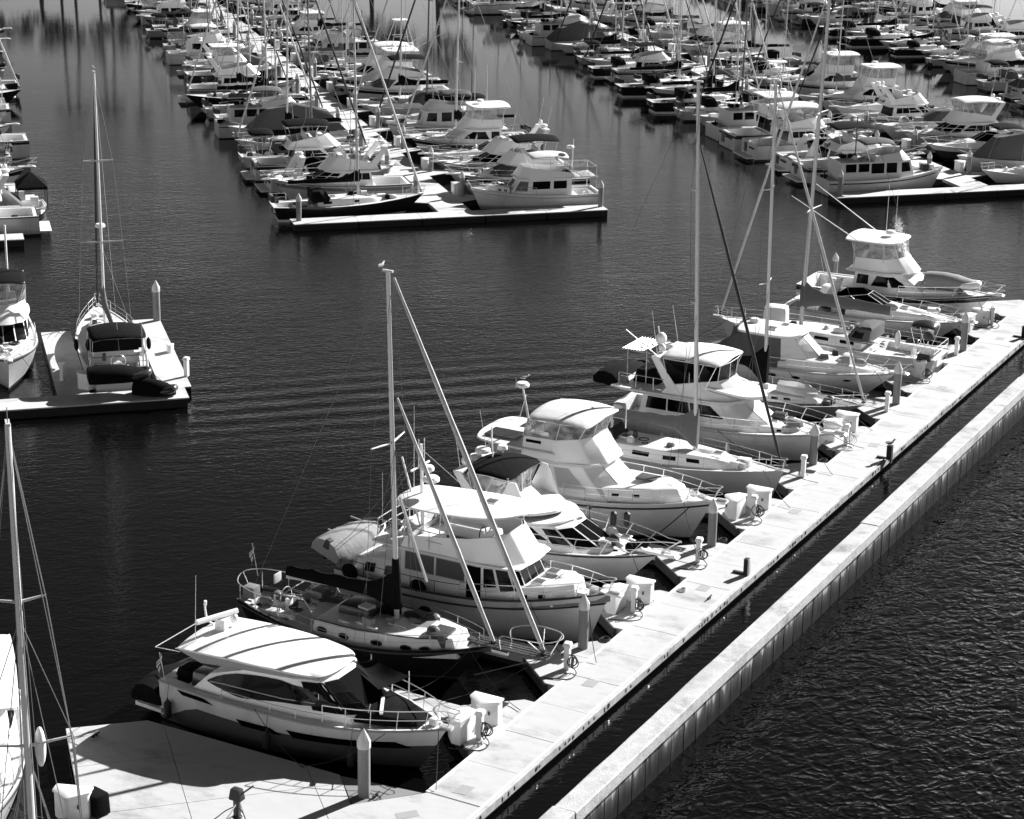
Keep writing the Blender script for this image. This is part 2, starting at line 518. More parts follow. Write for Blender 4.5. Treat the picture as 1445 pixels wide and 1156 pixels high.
class House:
    """a cabin: ruled walls between a lower and an upper outline, each a half outline [(x, y), ...] from aft to front (mirrored)"""
    def __init__(s, bot, top, z0, z1, camber=0.06):
        n = len(bot)
        zz = lambda z: z if isinstance(z, (list, tuple)) else [z] * n
        s.b = [Vector((x, y, z)) for (x, y), z in zip(bot, zz(z0))]
        s.t = [Vector((x, y, z)) for (x, y), z in zip(top, zz(z1))]
        s.n, s.camber = n, camber
    def at(s, t, v, side=1):
        i = min(int(t), s.n - 2)
        k = t - i
        p = s.b[i].lerp(s.b[i + 1], k).lerp(s.t[i].lerp(s.t[i + 1], k), v)
        return Vector((p.x, p.y * side, p.z))
    def on_side(s, x, z, side=1, out=0.02):
        best = min(((s.at(i / 90 * (s.n - 1) * 0.9999, k / 16, 1) for i in range(91) for k in range(17))), key=lambda p: (p.x - x) ** 2 + (p.z - z) ** 2)
        return Vector((x, side * (best.y + out), z))
    def front(s, u, v, end=-1):
        b, t = s.b[end], s.t[end]
        p = b.lerp(t, v)
        return Vector((p.x, p.y * u, p.z))
    def mesh(s, name, parent, m='white', mroof=None, bevel=0.05, roof=True):
        mb = MB()
        ts = [i + k / 6 for i in range(s.n - 1) for k in range(6)] + [s.n - 1 - 1e-6]
        lev = lambda v: [s.at(t, v, 1) for t in ts] + [s.at(t, v, -1) for t in reversed(ts)]
        rings = [lev(0), lev(1 / 3), lev(2 / 3), lev(1)]
        mats = [m, m, m]
        if roof:
            c = sum((p for p in rings[3]), Vector()) / len(rings[3])
            for k, up in ((0.82, 0.45), (0.5, 0.85), (0.15, 1.0)):
                rings.append([Vector((c.x + (p.x - c.x) * k, p.y * k, p.z + s.camber * up)) for p in rings[3]])
                mats.append(mroof or m)
        mb.loft(rings, mats, cap0=False, cap1=roof)
        return mb.build(name, parent, bevel=bevel)
    def panel(s, mb, t0, t1, v0, v1, m='glass', side=1, out=0.014, t0t=None, t1t=None, curve=1):
        """a pane on the side wall from outline position t0 to t1"""
        t0t = t0 if t0t is None else t0t
        t1t = t1 if t1t is None else t1t
        N, K = 6, 3
        P = [[s.at((t0 + (t1 - t0) * i / N) * (1 - k / K) + (t0t + (t1t - t0t) * i / N) * k / K, v0 + (v1 - v0) * k / K, side) for i in range(N + 1)] for k in range(K + 1)]
        for k in range(K):
            for i in range(N):
                q = [P[k][i], P[k][i + 1], P[k + 1][i + 1], P[k + 1][i]]
                nr = (q[1] - q[0]).cross(q[3] - q[0]).normalized()
                if nr.y * side < -0.01 or (abs(nr.y) < 0.01 and nr.x < 0): nr = -nr
                mb.poly([p + nr * out for p in q], m)
    def fpanel(s, mb, u0, u1, v0, v1, m='glass', end=-1, out=0.014):
        q = [s.front(u0, v0, end), s.front(u1, v0, end), s.front(u1, v1, end), s.front(u0, v1, end)]
        nr = (q[1] - q[0]).cross(q[3] - q[0]).normalized()
        if nr.x * (1 if end == -1 else -1) < 0: nr = -nr
        mb.poly([p + nr * out for p in q], m)
    def windows(s, parent, side=(), front=(), aft=(), m='glass', name='window', both=True, out=0.014):
        for w in side:
            for q in ((1, -1) if both else (-1,)):
                mb = MB()
                s.panel(mb, *w[:4], m=w[6] if len(w) > 6 else m, side=q, t0t=w[4] if len(w) > 4 else None, t1t=w[5] if len(w) > 5 else None, out=out)
                mb.build(name, parent)
        for w in front:
            mb = MB(); s.fpanel(mb, *w, m=m, out=out); mb.build('windscreen', parent)
        for w in aft:
            mb = MB(); s.fpanel(mb, *w, m=m, end=0, out=out); mb.build(name, parent)

def slab(name, parent, half, z, th=0.08, camber=0.12, m='white', zs=None, n=4, under=None, smooth=True):
    """a rounded roof, hardtop or bimini from a half outline"""
    pts = catmull([(x, y, 0) for x, y in half], n) if n > 1 else [Vector((x, y, 0)) for x, y in half]
    x0, x1 = min(p.x for p in pts), max(p.x for p in pts)
    zf = (lambda x: z + zs((x - x0) / (x1 - x0))) if zs else (lambda x: z)
    full = [(p.x, max(p.y, 0.0)) for p in pts] + [(p.x, -max(p.y, 0.0)) for p in reversed(pts)]
    ym = max(p.y for p in pts)
    cx = (x0 + x1) / 2
    def ring(k, dz, cam): return [(cx + (x - cx) * k, y * k, zf(cx + (x - cx) * k) + dz + cam * (1 - (y * k / ym) ** 2)) for x, y in full]
    mb = MB()
    rings = [ring(0.5, -th, camber), ring(0.95, -th, camber), ring(1.0, -th * 0.5, camber), ring(0.985, 0, camber), ring(0.8, 0.012, camber), ring(0.5, 0.02, camber), ring(0.12, 0.022, camber)]
    mb.loft(rings, [under or m, under or m, m, m, m, m])
    return mb.build(name, parent, angle=45)
def hatch(parent, x, y, z, s=0.5, m='glass', name='hatch', tilt=0.0):
    mb = MB()
    mb.box((x, y, z + 0.02), (s + 0.08, s + 0.08, 0.05), 'white'); mb.box((x, y, z + 0.05), (s - 0.02, s - 0.02, 0.03), m)
    o = mb.build(name, parent, bevel=0.01)
    return o
def radome(parent, x, y, z, r=0.32, name='radome', m='plastic'):
    return MB().lathe((x, y, z), [(r * 0.7, 0), (r, 0.05), (r, 0.16), (r * 0.8, 0.24), (0.02, 0.27)], m, 16).build(name, parent)
def poles(parent, segs, r=0.02, m='steel', name='support_frame', n=6):
    mb = MB()
    for pts in segs: mb.tube(pts, r, m, n)
    return mb.build(name, parent)
def antenna(parent, p, h, lean=(0, 0), r=0.014, m='plastic'):
    return MB().tube([p, (p[0] + lean[0], p[1] + lean[1], p[2] + h)], [r, r * 0.6], m, 5).build('antenna', parent)
def fender(parent, x, y, z, L=0.7, r=0.13, m='rubber'):
    return MB().lathe((x, y, z), [(0.02, L + 0.1), (0.05, L), (r, L * 0.85), (r, L * 0.15), (0.05, 0), (0.02, -0.03)], m, 10).build('fender', parent)
def line(parent, a, b, d=0.15, r=0.016, m='rope', name='mooring_line'):
    return MB().tube(sag(a, b, d), r, m, 5).build(name, parent)
def flag(parent, x, y, z, h=1.2):
    st = MB().tube([(x, y, z), (x - 0.25, y, z + h)], 0.016, 'alu', 5).build('flag_staff', parent)
    mb = MB()
    for i in range(7):
        a, b = i / 7, (i + 1) / 7
        def pp(u, w): return (x - 0.22 - 0.02 * u - 0.16 * w + 0.05 * math.sin(7 * u + w * 3), y + 0.07 * math.sin(5 * w + 3 * u) + 0.05 * w, z + h - 0.03 - u * 0.75 - 0.35 * w)
        for j in range(5):
            mb.poly([pp(a, j / 5), pp(b, j / 5), pp(b, (j + 1) / 5), pp(a, (j + 1) / 5)], 'greycanvas' if i % 2 == 0 else 'whitecanvas')
    mb.build('striped_flag', st)
    return st
def bimini(parent, x0, x1, w, z, m='blackcanvas', legs=None, drop=0.0, name='bimini_top', slope=0.0):
    """canvas top on bowed tubes"""
    half = [(x0, 0.0), (x0, w * 0.5), (x0 + 0.1, w * 0.86), (x0 + 0.45, w), ((x0 + x1) / 2, w * 1.01), (x1 - 0.45, w), (x1 - 0.1, w * 0.86), (x1, w * 0.5), (x1, 0.0)]
    o = slab(name, parent, half, z - 0.1, 0.06, 0.24, m, zs=lambda t: slope * t + 0.2 * math.sin(math.pi * min(max(t, 0), 1)) ** 0.7, n=3)
    if legs is not None:
        segs = []
        for xa, xb in ((x0 + 0.1, x0 + 0.6), ((x0 + x1) / 2, (x0 + x1) / 2), (x1 - 0.1, x1 - 0.6)):
            segs.append([(xb, w * 0.97, legs), (xa, w * 0.95, z - 0.1), (xa, w * 0.6, z + 0.02), (xa, -w * 0.6, z + 0.02), (xa, -w * 0.95, z - 0.1), (xb, -w * 0.97, legs)])
        segs += [[(x0 + 0.1, q * w * 0.95, z - 0.1), (x1 - 0.1, q * w * 0.95, z - 0.1)] for q in (1, -1)]
        poles(o, segs, 0.018, 'steel', 'bimini_frame')
    return o
def curtain(parent, outline_bot, outline_top, z0, z1, name='clear_curtain', m='vinyl', posts=True, closed=False):
    h = House(outline_bot, outline_top, z0, z1)
    mb = MB()
    full = lambda q: [p.copy() for p in q] + [Vector((p.x, -p.y, p.z)) for p in reversed(q)]
    mb.loft([full(h.b), full(h.t)], m, closed=closed, cap0=False, cap1=False)
    o = mb.build(name, parent, smooth=False)
    if posts:
        segs = []
        for q in (1, -1):
            for i in range(h.n): segs.append([h.at(i if i < h.n - 1 else h.n - 1 - 1e-4, 0, q), h.at(i if i < h.n - 1 else h.n - 1 - 1e-4, 1, q)])
        for v in (0.0, 1.0): segs.append([h.at(i if i < h.n - 1 else h.n - 1 - 1e-4, v, 1) for i in range(h.n)] + [h.at(i if i < h.n - 1 else h.n - 1 - 1e-4, v, -1) for i in reversed(range(h.n))])
        poles(o, segs, 0.022, 'whitecanvas', 'curtain_seam')
    return o
def mast(parent, x, z0, z1, rake=0.0, r=0.10, spreaders=((0.55, 1.1),), m='alu', sm=None, top=True, y=0.0):
    rr = lambda k: r * (1 - 0.25 * k)
    mb = MB()
    n = 10
    rings = []
    for k in (0, 0.5, 1):
        zc = z0 + (z1 - z0) * k
        rings.append([(x - rake * k + rr(k) * 1.0 * math.cos(2 * math.pi * j / n), y + rr(k) * 0.75 * math.sin(2 * math.pi * j / n), zc) for j in range(n)])
    mb.loft(rings, m)
    o = mb.build('mast', parent)
    for f, w in spreaders:
        zc = z0 + (z1 - z0) * f
        MB().tube([(x - rake * f - 0.2, y - w, zc + 0.06), (x - rake * f, y, zc), (x - rake * f - 0.2, y + w, zc + 0.06)], [0.03, 0.05, 0.03], sm or m, 6).build('spreader', o)
    if top:
        t = MB().box((x - rake, y, z1 + 0.03), (0.45, 0.12, 0.08), m)
        t.tube([(x - rake + 0.1, y, z1), (x - rake + 0.1, y, z1 + 0.5)], 0.012, 'wire', 4); t.tube([(x - rake - .1, y, z1), (x - rake - .3, y, z1 + 0.3), (x - rake + .1, y, z1 + 0.32)], 0.012, 'wire', 4)
        t.build('masthead', o)
    return o
def stays(parent, x, z1, rake, chain, spr, back=None, r=0.010, name='rigging_wire', fore=None):
    mb = MB()
    for q in (1, -1):
        for (zt, pts) in chain:
            P = [(x - rake * zt[0], 0, zt[1])] + [(px_, q * py_, pz_) for px_, py_, pz_ in pts]
            mb.tube(P, r, 'wire', 4)
    if back: mb.tube([(x - rake, 0, z1), back], r, 'wire', 4)
    if fore: mb.tube([(x - rake, 0, z1), fore], r, 'wire', 4)
    return mb.build(name, parent)
def furled(parent, a, b, r=0.072, m='sail', name='furled_headsail', drum=True):
    a, b = Vector(a), Vector(b)
    n = 16
    pts = [a.lerp(b, i / n) for i in range(n + 1)]
    rad = [r * (0.55 + 0.6 * math.sin(math.pi * min(1, (i + 1.5) / n)) ** 0.6) * (1 + 0.08 * math.sin(i * 2.3)) for i in range(n + 1)]
    mb = MB().tube(pts, rad, m, 7)
    if drum: mb.lathe((a.x, a.y, a.z - 0.12), [(0.13, 0), (0.13, 0.04), (0.05, 0.05), (0.05, 0.14), (0.13, 0.15), (0.13, 0.19)], 'rubber', 10)
    return mb.build(name, parent)
def sail_cover(parent, xm, xa, zb, hm=0.9, ha=0.42, w=0.2, m='greycanvas', collar=0.0, droop=0.0, name='sail_cover', y=0.0):
    """canvas over the sail on the boom, rising at the mast"""
    mb = MB()
    rings = []
    N = 16
    rnd = random.Random(int(abs(xm * 100)))
    for i in range(N + 1):
        t = i / N
        x = xm + 0.16 + (xa - xm - 0.16) * t
        h = ha * (1 - 0.35 * t) + (hm - ha) * math.exp(-(t * abs(xa - xm) / 0.75) ** 2) * 1.0 + 0.04 * rnd.uniform(-1, 1)
        lo = zb - 0.14 - droop * math.exp(-(t * abs(xa - xm) / 0.8) ** 2)
        ww = w * (1 - 0.35 * t) * (1 + 0.12 * rnd.uniform(-1, 1))
        ring = []
        for j in range(10):
            a = 2 * math.pi * j / 10
            zz = (lo + zb + h) / 2 + (zb + h - lo) / 2 * math.sin(a)
            wk = ww * (0.45 + 0.55 * (1 - (zz - lo) / (zb + h - lo))) if math.sin(a) > 0 else ww
            ring.append((x, y + wk * math.cos(a), zz))
        rings.append(ring)
    mb.loft(rings, m)
    return mb.build(name, parent, angle=60)
def outboard(parent, x, y, z, m='rubber', s=1.0, name='outboard_motor'):
    mb = MB()
    mb.box((x, y, z + 0.28 * s), (0.38 * s, 0.3 * s, 0.4 * s), m, taper=0.75)
    mb.box((x - 0.02 * s, y, z - 0.15 * s), (0.16 * s, 0.1 * s, 0.6 * s), m)
    mb.lathe((x - 0.05 * s, y, z - 0.5 * s), [(0.02, 0), (0.1 * s, 0.03), (0.1 * s, 0.06), (0.02, 0.09)], m, 8)
    return mb.build(name, parent, bevel=0.02)
def dinghy(loc, rz, label, L=3.1, W=1.5, m='tube', cover=None, motor=None, group=None, roll=0.0, name='dinghy', rigid=False, tip=0.0):
    root = empty(name, loc, rz, label, 'dinghy', group)
    root.rotation_euler = (roll, tip, rz)
    if rigid:
        h = Hull(L, W, 0.55, 0.75, tw=0.75, rake=0.5, flare=0.4)
        mb_o = h.mesh(m, boot=m, bottom=m, parent=root)
        h.deck(root, drop=0.03, cap=0.05, tc=0.8, side=0.12, floor=0.2)
        MB().box((L * 0.45, 0, 0.42), (0.28, W * 0.8, 0.05), 'teak').build('thwart', root)
    else:
        r = 0.21
        path = catmull([(-0.15, W / 2 - r, r), (0.2, W / 2 - r, r), (L * 0.62, W / 2 - r, r + 0.03), (L * 0.88, W * 0.22, r + 0.13), (L - r, 0, r + 0.2), (L * 0.88, -W * 0.22, r + 0.13), (L * 0.62, -W / 2 + r, r + 0.03), (0.2, -W / 2 + r, r), (-0.15, -W / 2 + r, r)], 3)
        mb = MB().tube(path, [0.05] + [r] * (len(path) - 2) + [0.05], m, 10)
        mb.build('inflatable_tube', root)
        MB().prism([(0.1, W / 2 - r), (L * 0.62, W / 2 - r), (L * 0.9, 0), (L * 0.62, -W / 2 + r), (0.1, -W / 2 + r)], 0.02, 0.14, 'lightgrey').build('floor', root)
        MB().box((0.16, 0, 0.3), (0.06, W - 2 * r, 0.45), 'lightgrey').build('transom', root)
        MB().box((L * 0.45, 0, 0.38), (0.22, W - 2 * r, 0.06), 'lightgrey').build('thwart', root)
    if cover:
        mb = MB()
        rings = []
        n = 9
        for i in range(n + 1):
            t = i / n
            x = -0.25 + (L + 0.15) * t
            w = (W / 2 + 0.06) * (1 - max(0, (t - 0.5) / 0.5) ** 2.2 * 0.8) * (0.86 if i == 0 else 1)
            hh = 0.52 + 0.35 * math.sin(math.pi * min(1, 0.25 + t * 0.8)) + 0.06 * math.sin(i * 3.1)
            rings.append([(x, w, 0.02), (x, w * 1.0, 0.34), (x, w * 0.62, hh * 0.86), (x, 0.06, hh), (x, -w * 0.55, hh * 0.9), (x, -w * 1.0, 0.36), (x, -w, 0.02)])
        mb.loft(rings, cover, cap0=True, cap1=True)
        mb.build('boat_cover', root, angle=60)
    if motor: outboard(root, -0.12, 0, 0.35, motor)
    return root
def windscreen_frame(parent, h, ts, v0, v1, m='alu', r=0.02, front=()):
    segs = []
    for q in (1, -1):
        for t in ts: segs.append([h.at(t, v0, q), h.at(t, v1, q)])
    for u in front: segs.append([h.front(u, v0), h.front(u, v1)])
    segs.append([h.at(t, v1, 1) for t in ts] + [h.at(t, v1, -1) for t in reversed(ts)])
    return poles(parent, segs, r, m, 'window_frame')


def gear(parent, zones, seed, n=10, lod=1):
    """loose gear lying about: lockers, cushions, bags, coils. zones: (x0, x1, y0, y1, z)"""
    rn = random.Random(seed)
    mb = MB()
    for i in range(n):
        x0, x1, y0, y1, z = rn.choice(zones)
        x, y = rn.uniform(x0, x1), rn.uniform(y0, y1)
        m = rn.choice(['blackcanvas', 'charcoal', 'greycanvas', 'seat', 'plastic', 'whitecanvas', 'teak', 'rubber', 'shade', 'lightcanvas'])
        k = rn.random()
        if k < 0.45: mb.box((x, y, z + 0.15), (rn.uniform(0.25, 0.9), rn.uniform(0.2, 0.6), rn.uniform(0.2, 0.5)), m, rn.uniform(-0.3, 0.3), rn.uniform(0.7, 1)); nm = 'deck_locker'
        elif k < 0.75: mb.ell((x, y, z + 0.15), (rn.uniform(0.15, 0.5), rn.uniform(0.12, 0.3), rn.uniform(0.12, 0.3)), m, 8, 5); nm = 'deck_bag'
        elif k < 0.9: mb.torus((x, y, z + 0.06), rn.uniform(0.14, 0.25), 0.04, rn.choice(['rope', 'paleline']), 'z', 9); nm = 'rope_coil'
        else: mb.tube([(x - rn.uniform(0.3, 0.9), y, z + 0.2), (x + rn.uniform(0.3, 0.9), y + rn.uniform(-0.3, 0.3), z + rn.uniform(0.2, 0.5))], 0.045, m, 5); nm = 'boat_hook'
        if lod == 0: mb.build(nm, parent, bevel=0.02); mb = MB()
    if lod: tag(mb.build('deck_gear', parent), kind='stuff')
# ------------------------------------------------------------------ setting: water, shore, docks, seawall
def sheet(name, pts, z, m, kind='structure'):
    mb = MB(); mb.poly([(p[0], p[1], z) for p in pts], m)
    return tag(mb.build(name, smooth=False), kind=kind)
WAKE = D(-57.5, 98.0)
basin = water_material('basin_water', [(0.6, 0.030, (1.0, 2.0), 12, 2), (1.9, 0.034, (1.0, 1.7), 16, 3), (3.6, 0.012, (1.0, 1.8), -8, 3), (0.12, 0.05, (1, 1), 0, 2)], wake=((WAKE.x, WAKE.y), R(16.0)),
                       shelter=(0.0, 1.0, 0.0, 300.0, [(60, 0.42), (300, 0.10), (88, 0.5), (106, 0.85), (140, 0.8), (168, 0.5), (205, 0.18)]))
outer = water_material('outer_water', [(1.05, 0.095, (1.0, 1.3), 32, 2, 1.15), (0.42, 0.11, (1.0, 1.5), 30, 2), (3.0, 0.012, (1.0, 1.4), 14, 3)],
                       shelter=(math.cos(R(28.2)), -math.sin(R(28.2)), -27.0, 40.0, [(0, 0.55), (40, 1.15), (2.5, 0.65), (7, 1.0)]))
o_split = -27.3
sheet('basin_water', [D(o_split, -80), D(o_split, 900), D(-900, 900), D(-900, -80)], 0.0, basin)
sheet('open_water', [D(o_split, -80), D(600, -80), D(600, 900), D(o_split, 900)], 0.0, outer)
mb = MB()
A0 = 303
mb.loft([[Q(b, A0 + 3 * math.sin(b * 0.05), -0.5) for b in range(-400, 500, 20)], [Q(b, A0 + 5 + 3 * math.sin(b * 0.05), 1.6) for b in range(-400, 500, 20)], [Q(b, A0 + 400, 3.0) for b in range(-400, 500, 20)]], 'sand', closed=False)
tag(mb.build('shore_ground'), kind='structure')

# main floating dock along the seawall
DZ = 0.55
dock = empty('floating_dock', D(-32.1, 56, 0), 0, 'long pale concrete floating dock beside the seawall, with triangular fillets at each finger', 'dock')
def world_child(o, root):
    o.parent = root
    o.matrix_parent_inverse = Matrix.Translation(root.location).inverted()
    return o
def prism_D(mb, pts, z0, z1, m):
    mb.loft([[D(o, s, z0) for o, s in pts], [D(o, s, z1) for o, s in pts]], m)
OL, OR = -33.3, -30.98
mb = MB()
s = 57.0
js = [56.2]
while js[-1] < 210: js.append(js[-1] + 2.775)
for k, (a, c) in enumerate(zip(js[:-1], js[1:])):
    g = 0.035 if k % 2 == 0 else 0.012
    prism_D(mb, [(OL + 0.14, a + g), (OR - 0.12, a + g), (OR - 0.12, c - 0.006), (OL + 0.14, c - 0.006)], 0.30, DZ, 'concrete')
# broad end float with a bend, in slabs
def clip_poly(poly, nx, ny, d):
    out = []
    for i, p in enumerate(poly):
        q = poly[(i + 1) % len(poly)]
        a, b_ = p[0] * nx + p[1] * ny - d, q[0] * nx + q[1] * ny - d
        if a <= 0: out.append(p)
        if a * b_ < 0:
            t = a / (a - b_)
            out.append((p[0] + (q[0] - p[0]) * t, p[1] + (q[1] - p[1]) * t))
    return out
end = [(-47.28, 53.6), (-45.1, 55.65), (-36.57, 55.7), (-35.05, 54.05), (-33.2, 56.15), (OR - 0.1, 56.15), (OR - 0.1, 36.0), (-29.9, 36.0)]
strips = [(-100.0, 0), (-1.3, 1), (2.6, 2), (6.4, 3), (11, 4)]
cuts_d = [-200, -72.2, -68.2, -64.6, -61, -57, 200]       # along the diagonal
for i in range(len(cuts_d) - 1):
    r2 = 0.70711
    piece = clip_poly(clip_poly(end, r2, -r2, cuts_d[i + 1] - 0.012), -r2, r2, -cuts_d[i] - 0.012)
    if len(piece) < 3: continue
    for lo, hi in ((-100, 3.3), (3.3, 8.0), (8.0, 12.5), (12.5, 100)):
        pc = clip_poly(clip_poly(piece, r2, r2, hi - 0.012), -r2, -r2, -lo - 0.012)
        if len(pc) >= 3: prism_D(mb, pc, 0.30, DZ, 'concrete')
world_child(mb.build('deck_slab', smooth=False), dock)
mb = MB()
prism_D(mb, [(OL, 56.2), (OL + 0.135, 56.2), (OL + 0.135, 210), (OL, 210)], 0.22, DZ + 0.015, 'curb')
prism_D(mb, [(OR - 0.115, 36), (OR, 36), (OR, 210), (OR - 0.115, 210)], 0.40, DZ + 0.015, 'curb')
world_child(mb.build('edge_strip', smooth=False), dock)
mb = MB()
prism_D(mb, [(OR + 0.004, 36), (OR + 0.10, 36), (OR + 0.10, 210), (OR + 0.004, 210)], 0.20, 0.50, 'waler')
rnd = random.Random(11)
ss = 40.0
while ss < 140:
    L_ = rnd.uniform(0.05, 0.16)
    prism_D(mb, [(OR + 0.101, ss), (OR + 0.125, ss), (OR + 0.125, ss + L_), (OR + 0.101, ss + L_)], 0.26 + rnd.uniform(0, .08), 0.42 + rnd.uniform(0, .05), rnd.choice(['brightwork', 'plate', 'plate']))
    ss += rnd.choice([0.3, 0.45, 0.9, 1.6])
world_child(mb.build('waler_timber', smooth=False), dock)
mb = MB()
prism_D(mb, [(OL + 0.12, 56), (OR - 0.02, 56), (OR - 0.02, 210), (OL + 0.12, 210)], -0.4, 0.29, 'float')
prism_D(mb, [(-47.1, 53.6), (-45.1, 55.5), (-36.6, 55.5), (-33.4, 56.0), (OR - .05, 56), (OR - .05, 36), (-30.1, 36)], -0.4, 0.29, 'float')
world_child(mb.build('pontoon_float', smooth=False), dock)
for s_ in [56.96, 66.98, 78.06, 89.03, 100.49, 112.3, 124.3, 136]:
    mb = MB(); prism_D(mb, [(-32.45, s_ - 0.36), (-31.95, s_ - 0.3), (-31.95, s_ + 0.36), (-32.45, s_ + 0.3)], DZ + 0.001, DZ + 0.008, 'plate')
    world_child(mb.build('utility_plate', smooth=False), dock)
mb = MB(); prism_D(mb, [(-33.4, 54.3), (-32.9, 54.9), (-32.6, 54.6), (-33.1, 54.0)], DZ + 0.001, DZ + 0.008, 'plate'); world_child(mb.build('utility_plate', smooth=False), dock)
mb = MB(); prism_D(mb, [(-36.5, 55.66), (-33.35, 56.05), (-35.0, 54.1)], 0.3, DZ - 0.006, 'planks'); world_child(mb.build('corner_fillet', smooth=False), dock)
FINGERS = [62.1, 68.4, 74.6, 81.1, 87.9, 94.2, 100.9, 107.2, 112.75, 119.6, 126.1, 132.0]
for s_ in FINGERS:
    mb = MB()
    prism_D(mb, [(-46.5, s_ - 0.6), (OL - 0.012, s_ - 0.6), (OL - 0.012, s_ + 0.6), (-46.5, s_ + 0.6)], 0.28, DZ - 0.01, 'concrete')
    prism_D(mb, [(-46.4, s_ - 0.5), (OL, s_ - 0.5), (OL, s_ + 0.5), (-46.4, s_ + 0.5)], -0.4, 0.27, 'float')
    f_ = world_child(mb.build('finger_pier', smooth=False), dock)
    for q in (1, -1):
        mb = MB()
        tri = [(-35.6, s_ + q * 0.612), (OL - 0.014, s_ + q * 0.612), (OL - 0.014, s_ + q * 2.3), (-33.75, s_ + q * 2.3)]
        prism_D(mb, tri, 0.26, DZ - 0.004, 'concrete')
        prism_D(mb, [(-35.62, s_ + q * 0.66), (-35.5, s_ + q * 0.58), (-33.62, s_ + q * 2.36), (-33.78, s_ + q * 2.36)], 0.10, DZ - 0.03, 'brightwork')
        world_child(mb.build('corner_fillet', smooth=False), dock)

# seawall
wall = empty('seawall', D(-27.3, 56, 0), 0, 'long concrete seawall with pale weathered cap and dark panelled face above the open water', 'seawall')
WT, WL, WR = 2.0, -27.78, -26.93
rnd = random.Random(4)
mb = MB()
cuts = [20, 36.5, 55.2, 85.6, 112, 140, 168, 215]
for k, (a, c) in enumerate(zip(cuts[:-1], cuts[1:])):
    dz, do = rnd.uniform(-0.02, 0.02), rnd.uniform(-0.03, 0.03)
    n = int((c - a) / 1.5)
    rings = []
    for i in range(n + 1):
        s_ = a + 0.03 + (c - a - 0.06) * i / n
        w = lambda: rnd.uniform(-0.012, 0.012)
        rings.append([D(WL + do + w(), s_, 1.48), D(WL + do + w(), s_, WT + dz - 0.03 + w()), D(WL + do + 0.04, s_, WT + dz + w()), D(WR + do - 0.05, s_, WT + dz + w()), D(WR + do + w(), s_, WT + dz - 0.04 + w()), D(WR + do + w() * 0.5, s_, 1.50)])
    mb.loft(rings, 'cap')
world_child(mb.build('wall_cap', angle=25), wall)
panel = bpy.data.materials.new('seawall_panel')
panel.use_nodes = True
nt = panel.node_tree
p = nt.nodes['Principled BSDF']
p.inputs['Roughness'].default_value = 0.9
p.inputs['Specular IOR Level'].default_value = 0.1
tc = nt.nodes.new('ShaderNodeTexCoord')
sp_ = nt.nodes.new('ShaderNodeSeparateXYZ')
nt.links.new(tc.outputs['Object'], sp_.inputs[0])
mp = nt.nodes.new('ShaderNodeMapping')
mp.inputs['Scale'].default_value = (1.1, 1.1, 0.22)
nt.links.new(tc.outputs['Object'], mp.inputs[0])
nz = nt.nodes.new('ShaderNodeTexNoise')
nz.inputs['Scale'].default_value = 2.2
nz.inputs['Detail'].default_value = 6
nt.links.new(mp.outputs[0], nz.inputs['Vector'])
ad = nt.nodes.new('ShaderNodeMath'); ad.operation = 'MULTIPLY_ADD'
nt.links.new(nz.outputs['Fac'], ad.inputs[0]); ad.inputs[1].default_value = 1.5
nt.links.new(sp_.outputs['Z'], ad.inputs[2])
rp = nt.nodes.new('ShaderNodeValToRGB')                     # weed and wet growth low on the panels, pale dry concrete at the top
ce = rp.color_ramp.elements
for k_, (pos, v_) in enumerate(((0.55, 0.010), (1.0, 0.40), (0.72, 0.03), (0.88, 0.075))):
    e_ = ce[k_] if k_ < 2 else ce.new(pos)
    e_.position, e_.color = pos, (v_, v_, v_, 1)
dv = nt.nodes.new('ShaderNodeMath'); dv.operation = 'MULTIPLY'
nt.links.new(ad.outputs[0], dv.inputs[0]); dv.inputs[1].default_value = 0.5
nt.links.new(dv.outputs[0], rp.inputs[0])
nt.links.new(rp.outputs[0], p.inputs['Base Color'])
mb = MB()
s_ = 22.0
while s_ < 205:
    w = 1.12
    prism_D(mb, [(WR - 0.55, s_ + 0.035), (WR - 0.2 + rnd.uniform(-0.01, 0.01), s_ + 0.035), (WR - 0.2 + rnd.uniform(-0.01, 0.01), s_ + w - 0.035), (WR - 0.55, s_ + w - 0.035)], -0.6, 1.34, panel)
    s_ += w
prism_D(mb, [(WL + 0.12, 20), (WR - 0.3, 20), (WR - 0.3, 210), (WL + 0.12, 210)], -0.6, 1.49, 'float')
world_child(mb.build('wall_panel', smooth=False), wall)
# piles
def pile_mesh(name, p, H_, r=0.22, label='', group=None, sides=10):
    root = empty(name, p, 0, label, 'pile', group)
    MB().lathe((0, 0, 0), [(r, -2.0), (r, H_ - 0.62)], 'pile', sides).build('shaft', root, angle=50)
    MB().lathe((0, 0, 0), [(r + 0.025, H_ - 0.72), (r + 0.025, H_ - 0.45), (0.01, H_)], 'pilecap', sides).build('pile_cap', root, angle=30)
    return root
PILES = [(-35.0, 54.85, 3.15, 'thick concrete pile with white cone cap beside the sport yacht and the plank fillet'),
         (-33.95, 69.8, 2.95, 'concrete pile with cone cap in front of the trawler yacht bow'),
         (-33.9, 82.9, 2.85, 'concrete pile with cone cap in front of the domed bimini yacht bow'),
         (-33.9, 96.0, 2.75, 'concrete pile with cone cap beside the striped bimini yacht bow'),
         (-33.5, 108.0, 3.05, 'concrete pile with cone cap beside the hardtop express cruiser bow'),
         (-33.4, 120.4, 3.05, 'concrete pile with cone cap beside the open express cruiser pulpit'),
         (-46.0, 132.1, 2.65, 'concrete pile showing above the cockpit of the sportfishing boat')]
pl0 = None
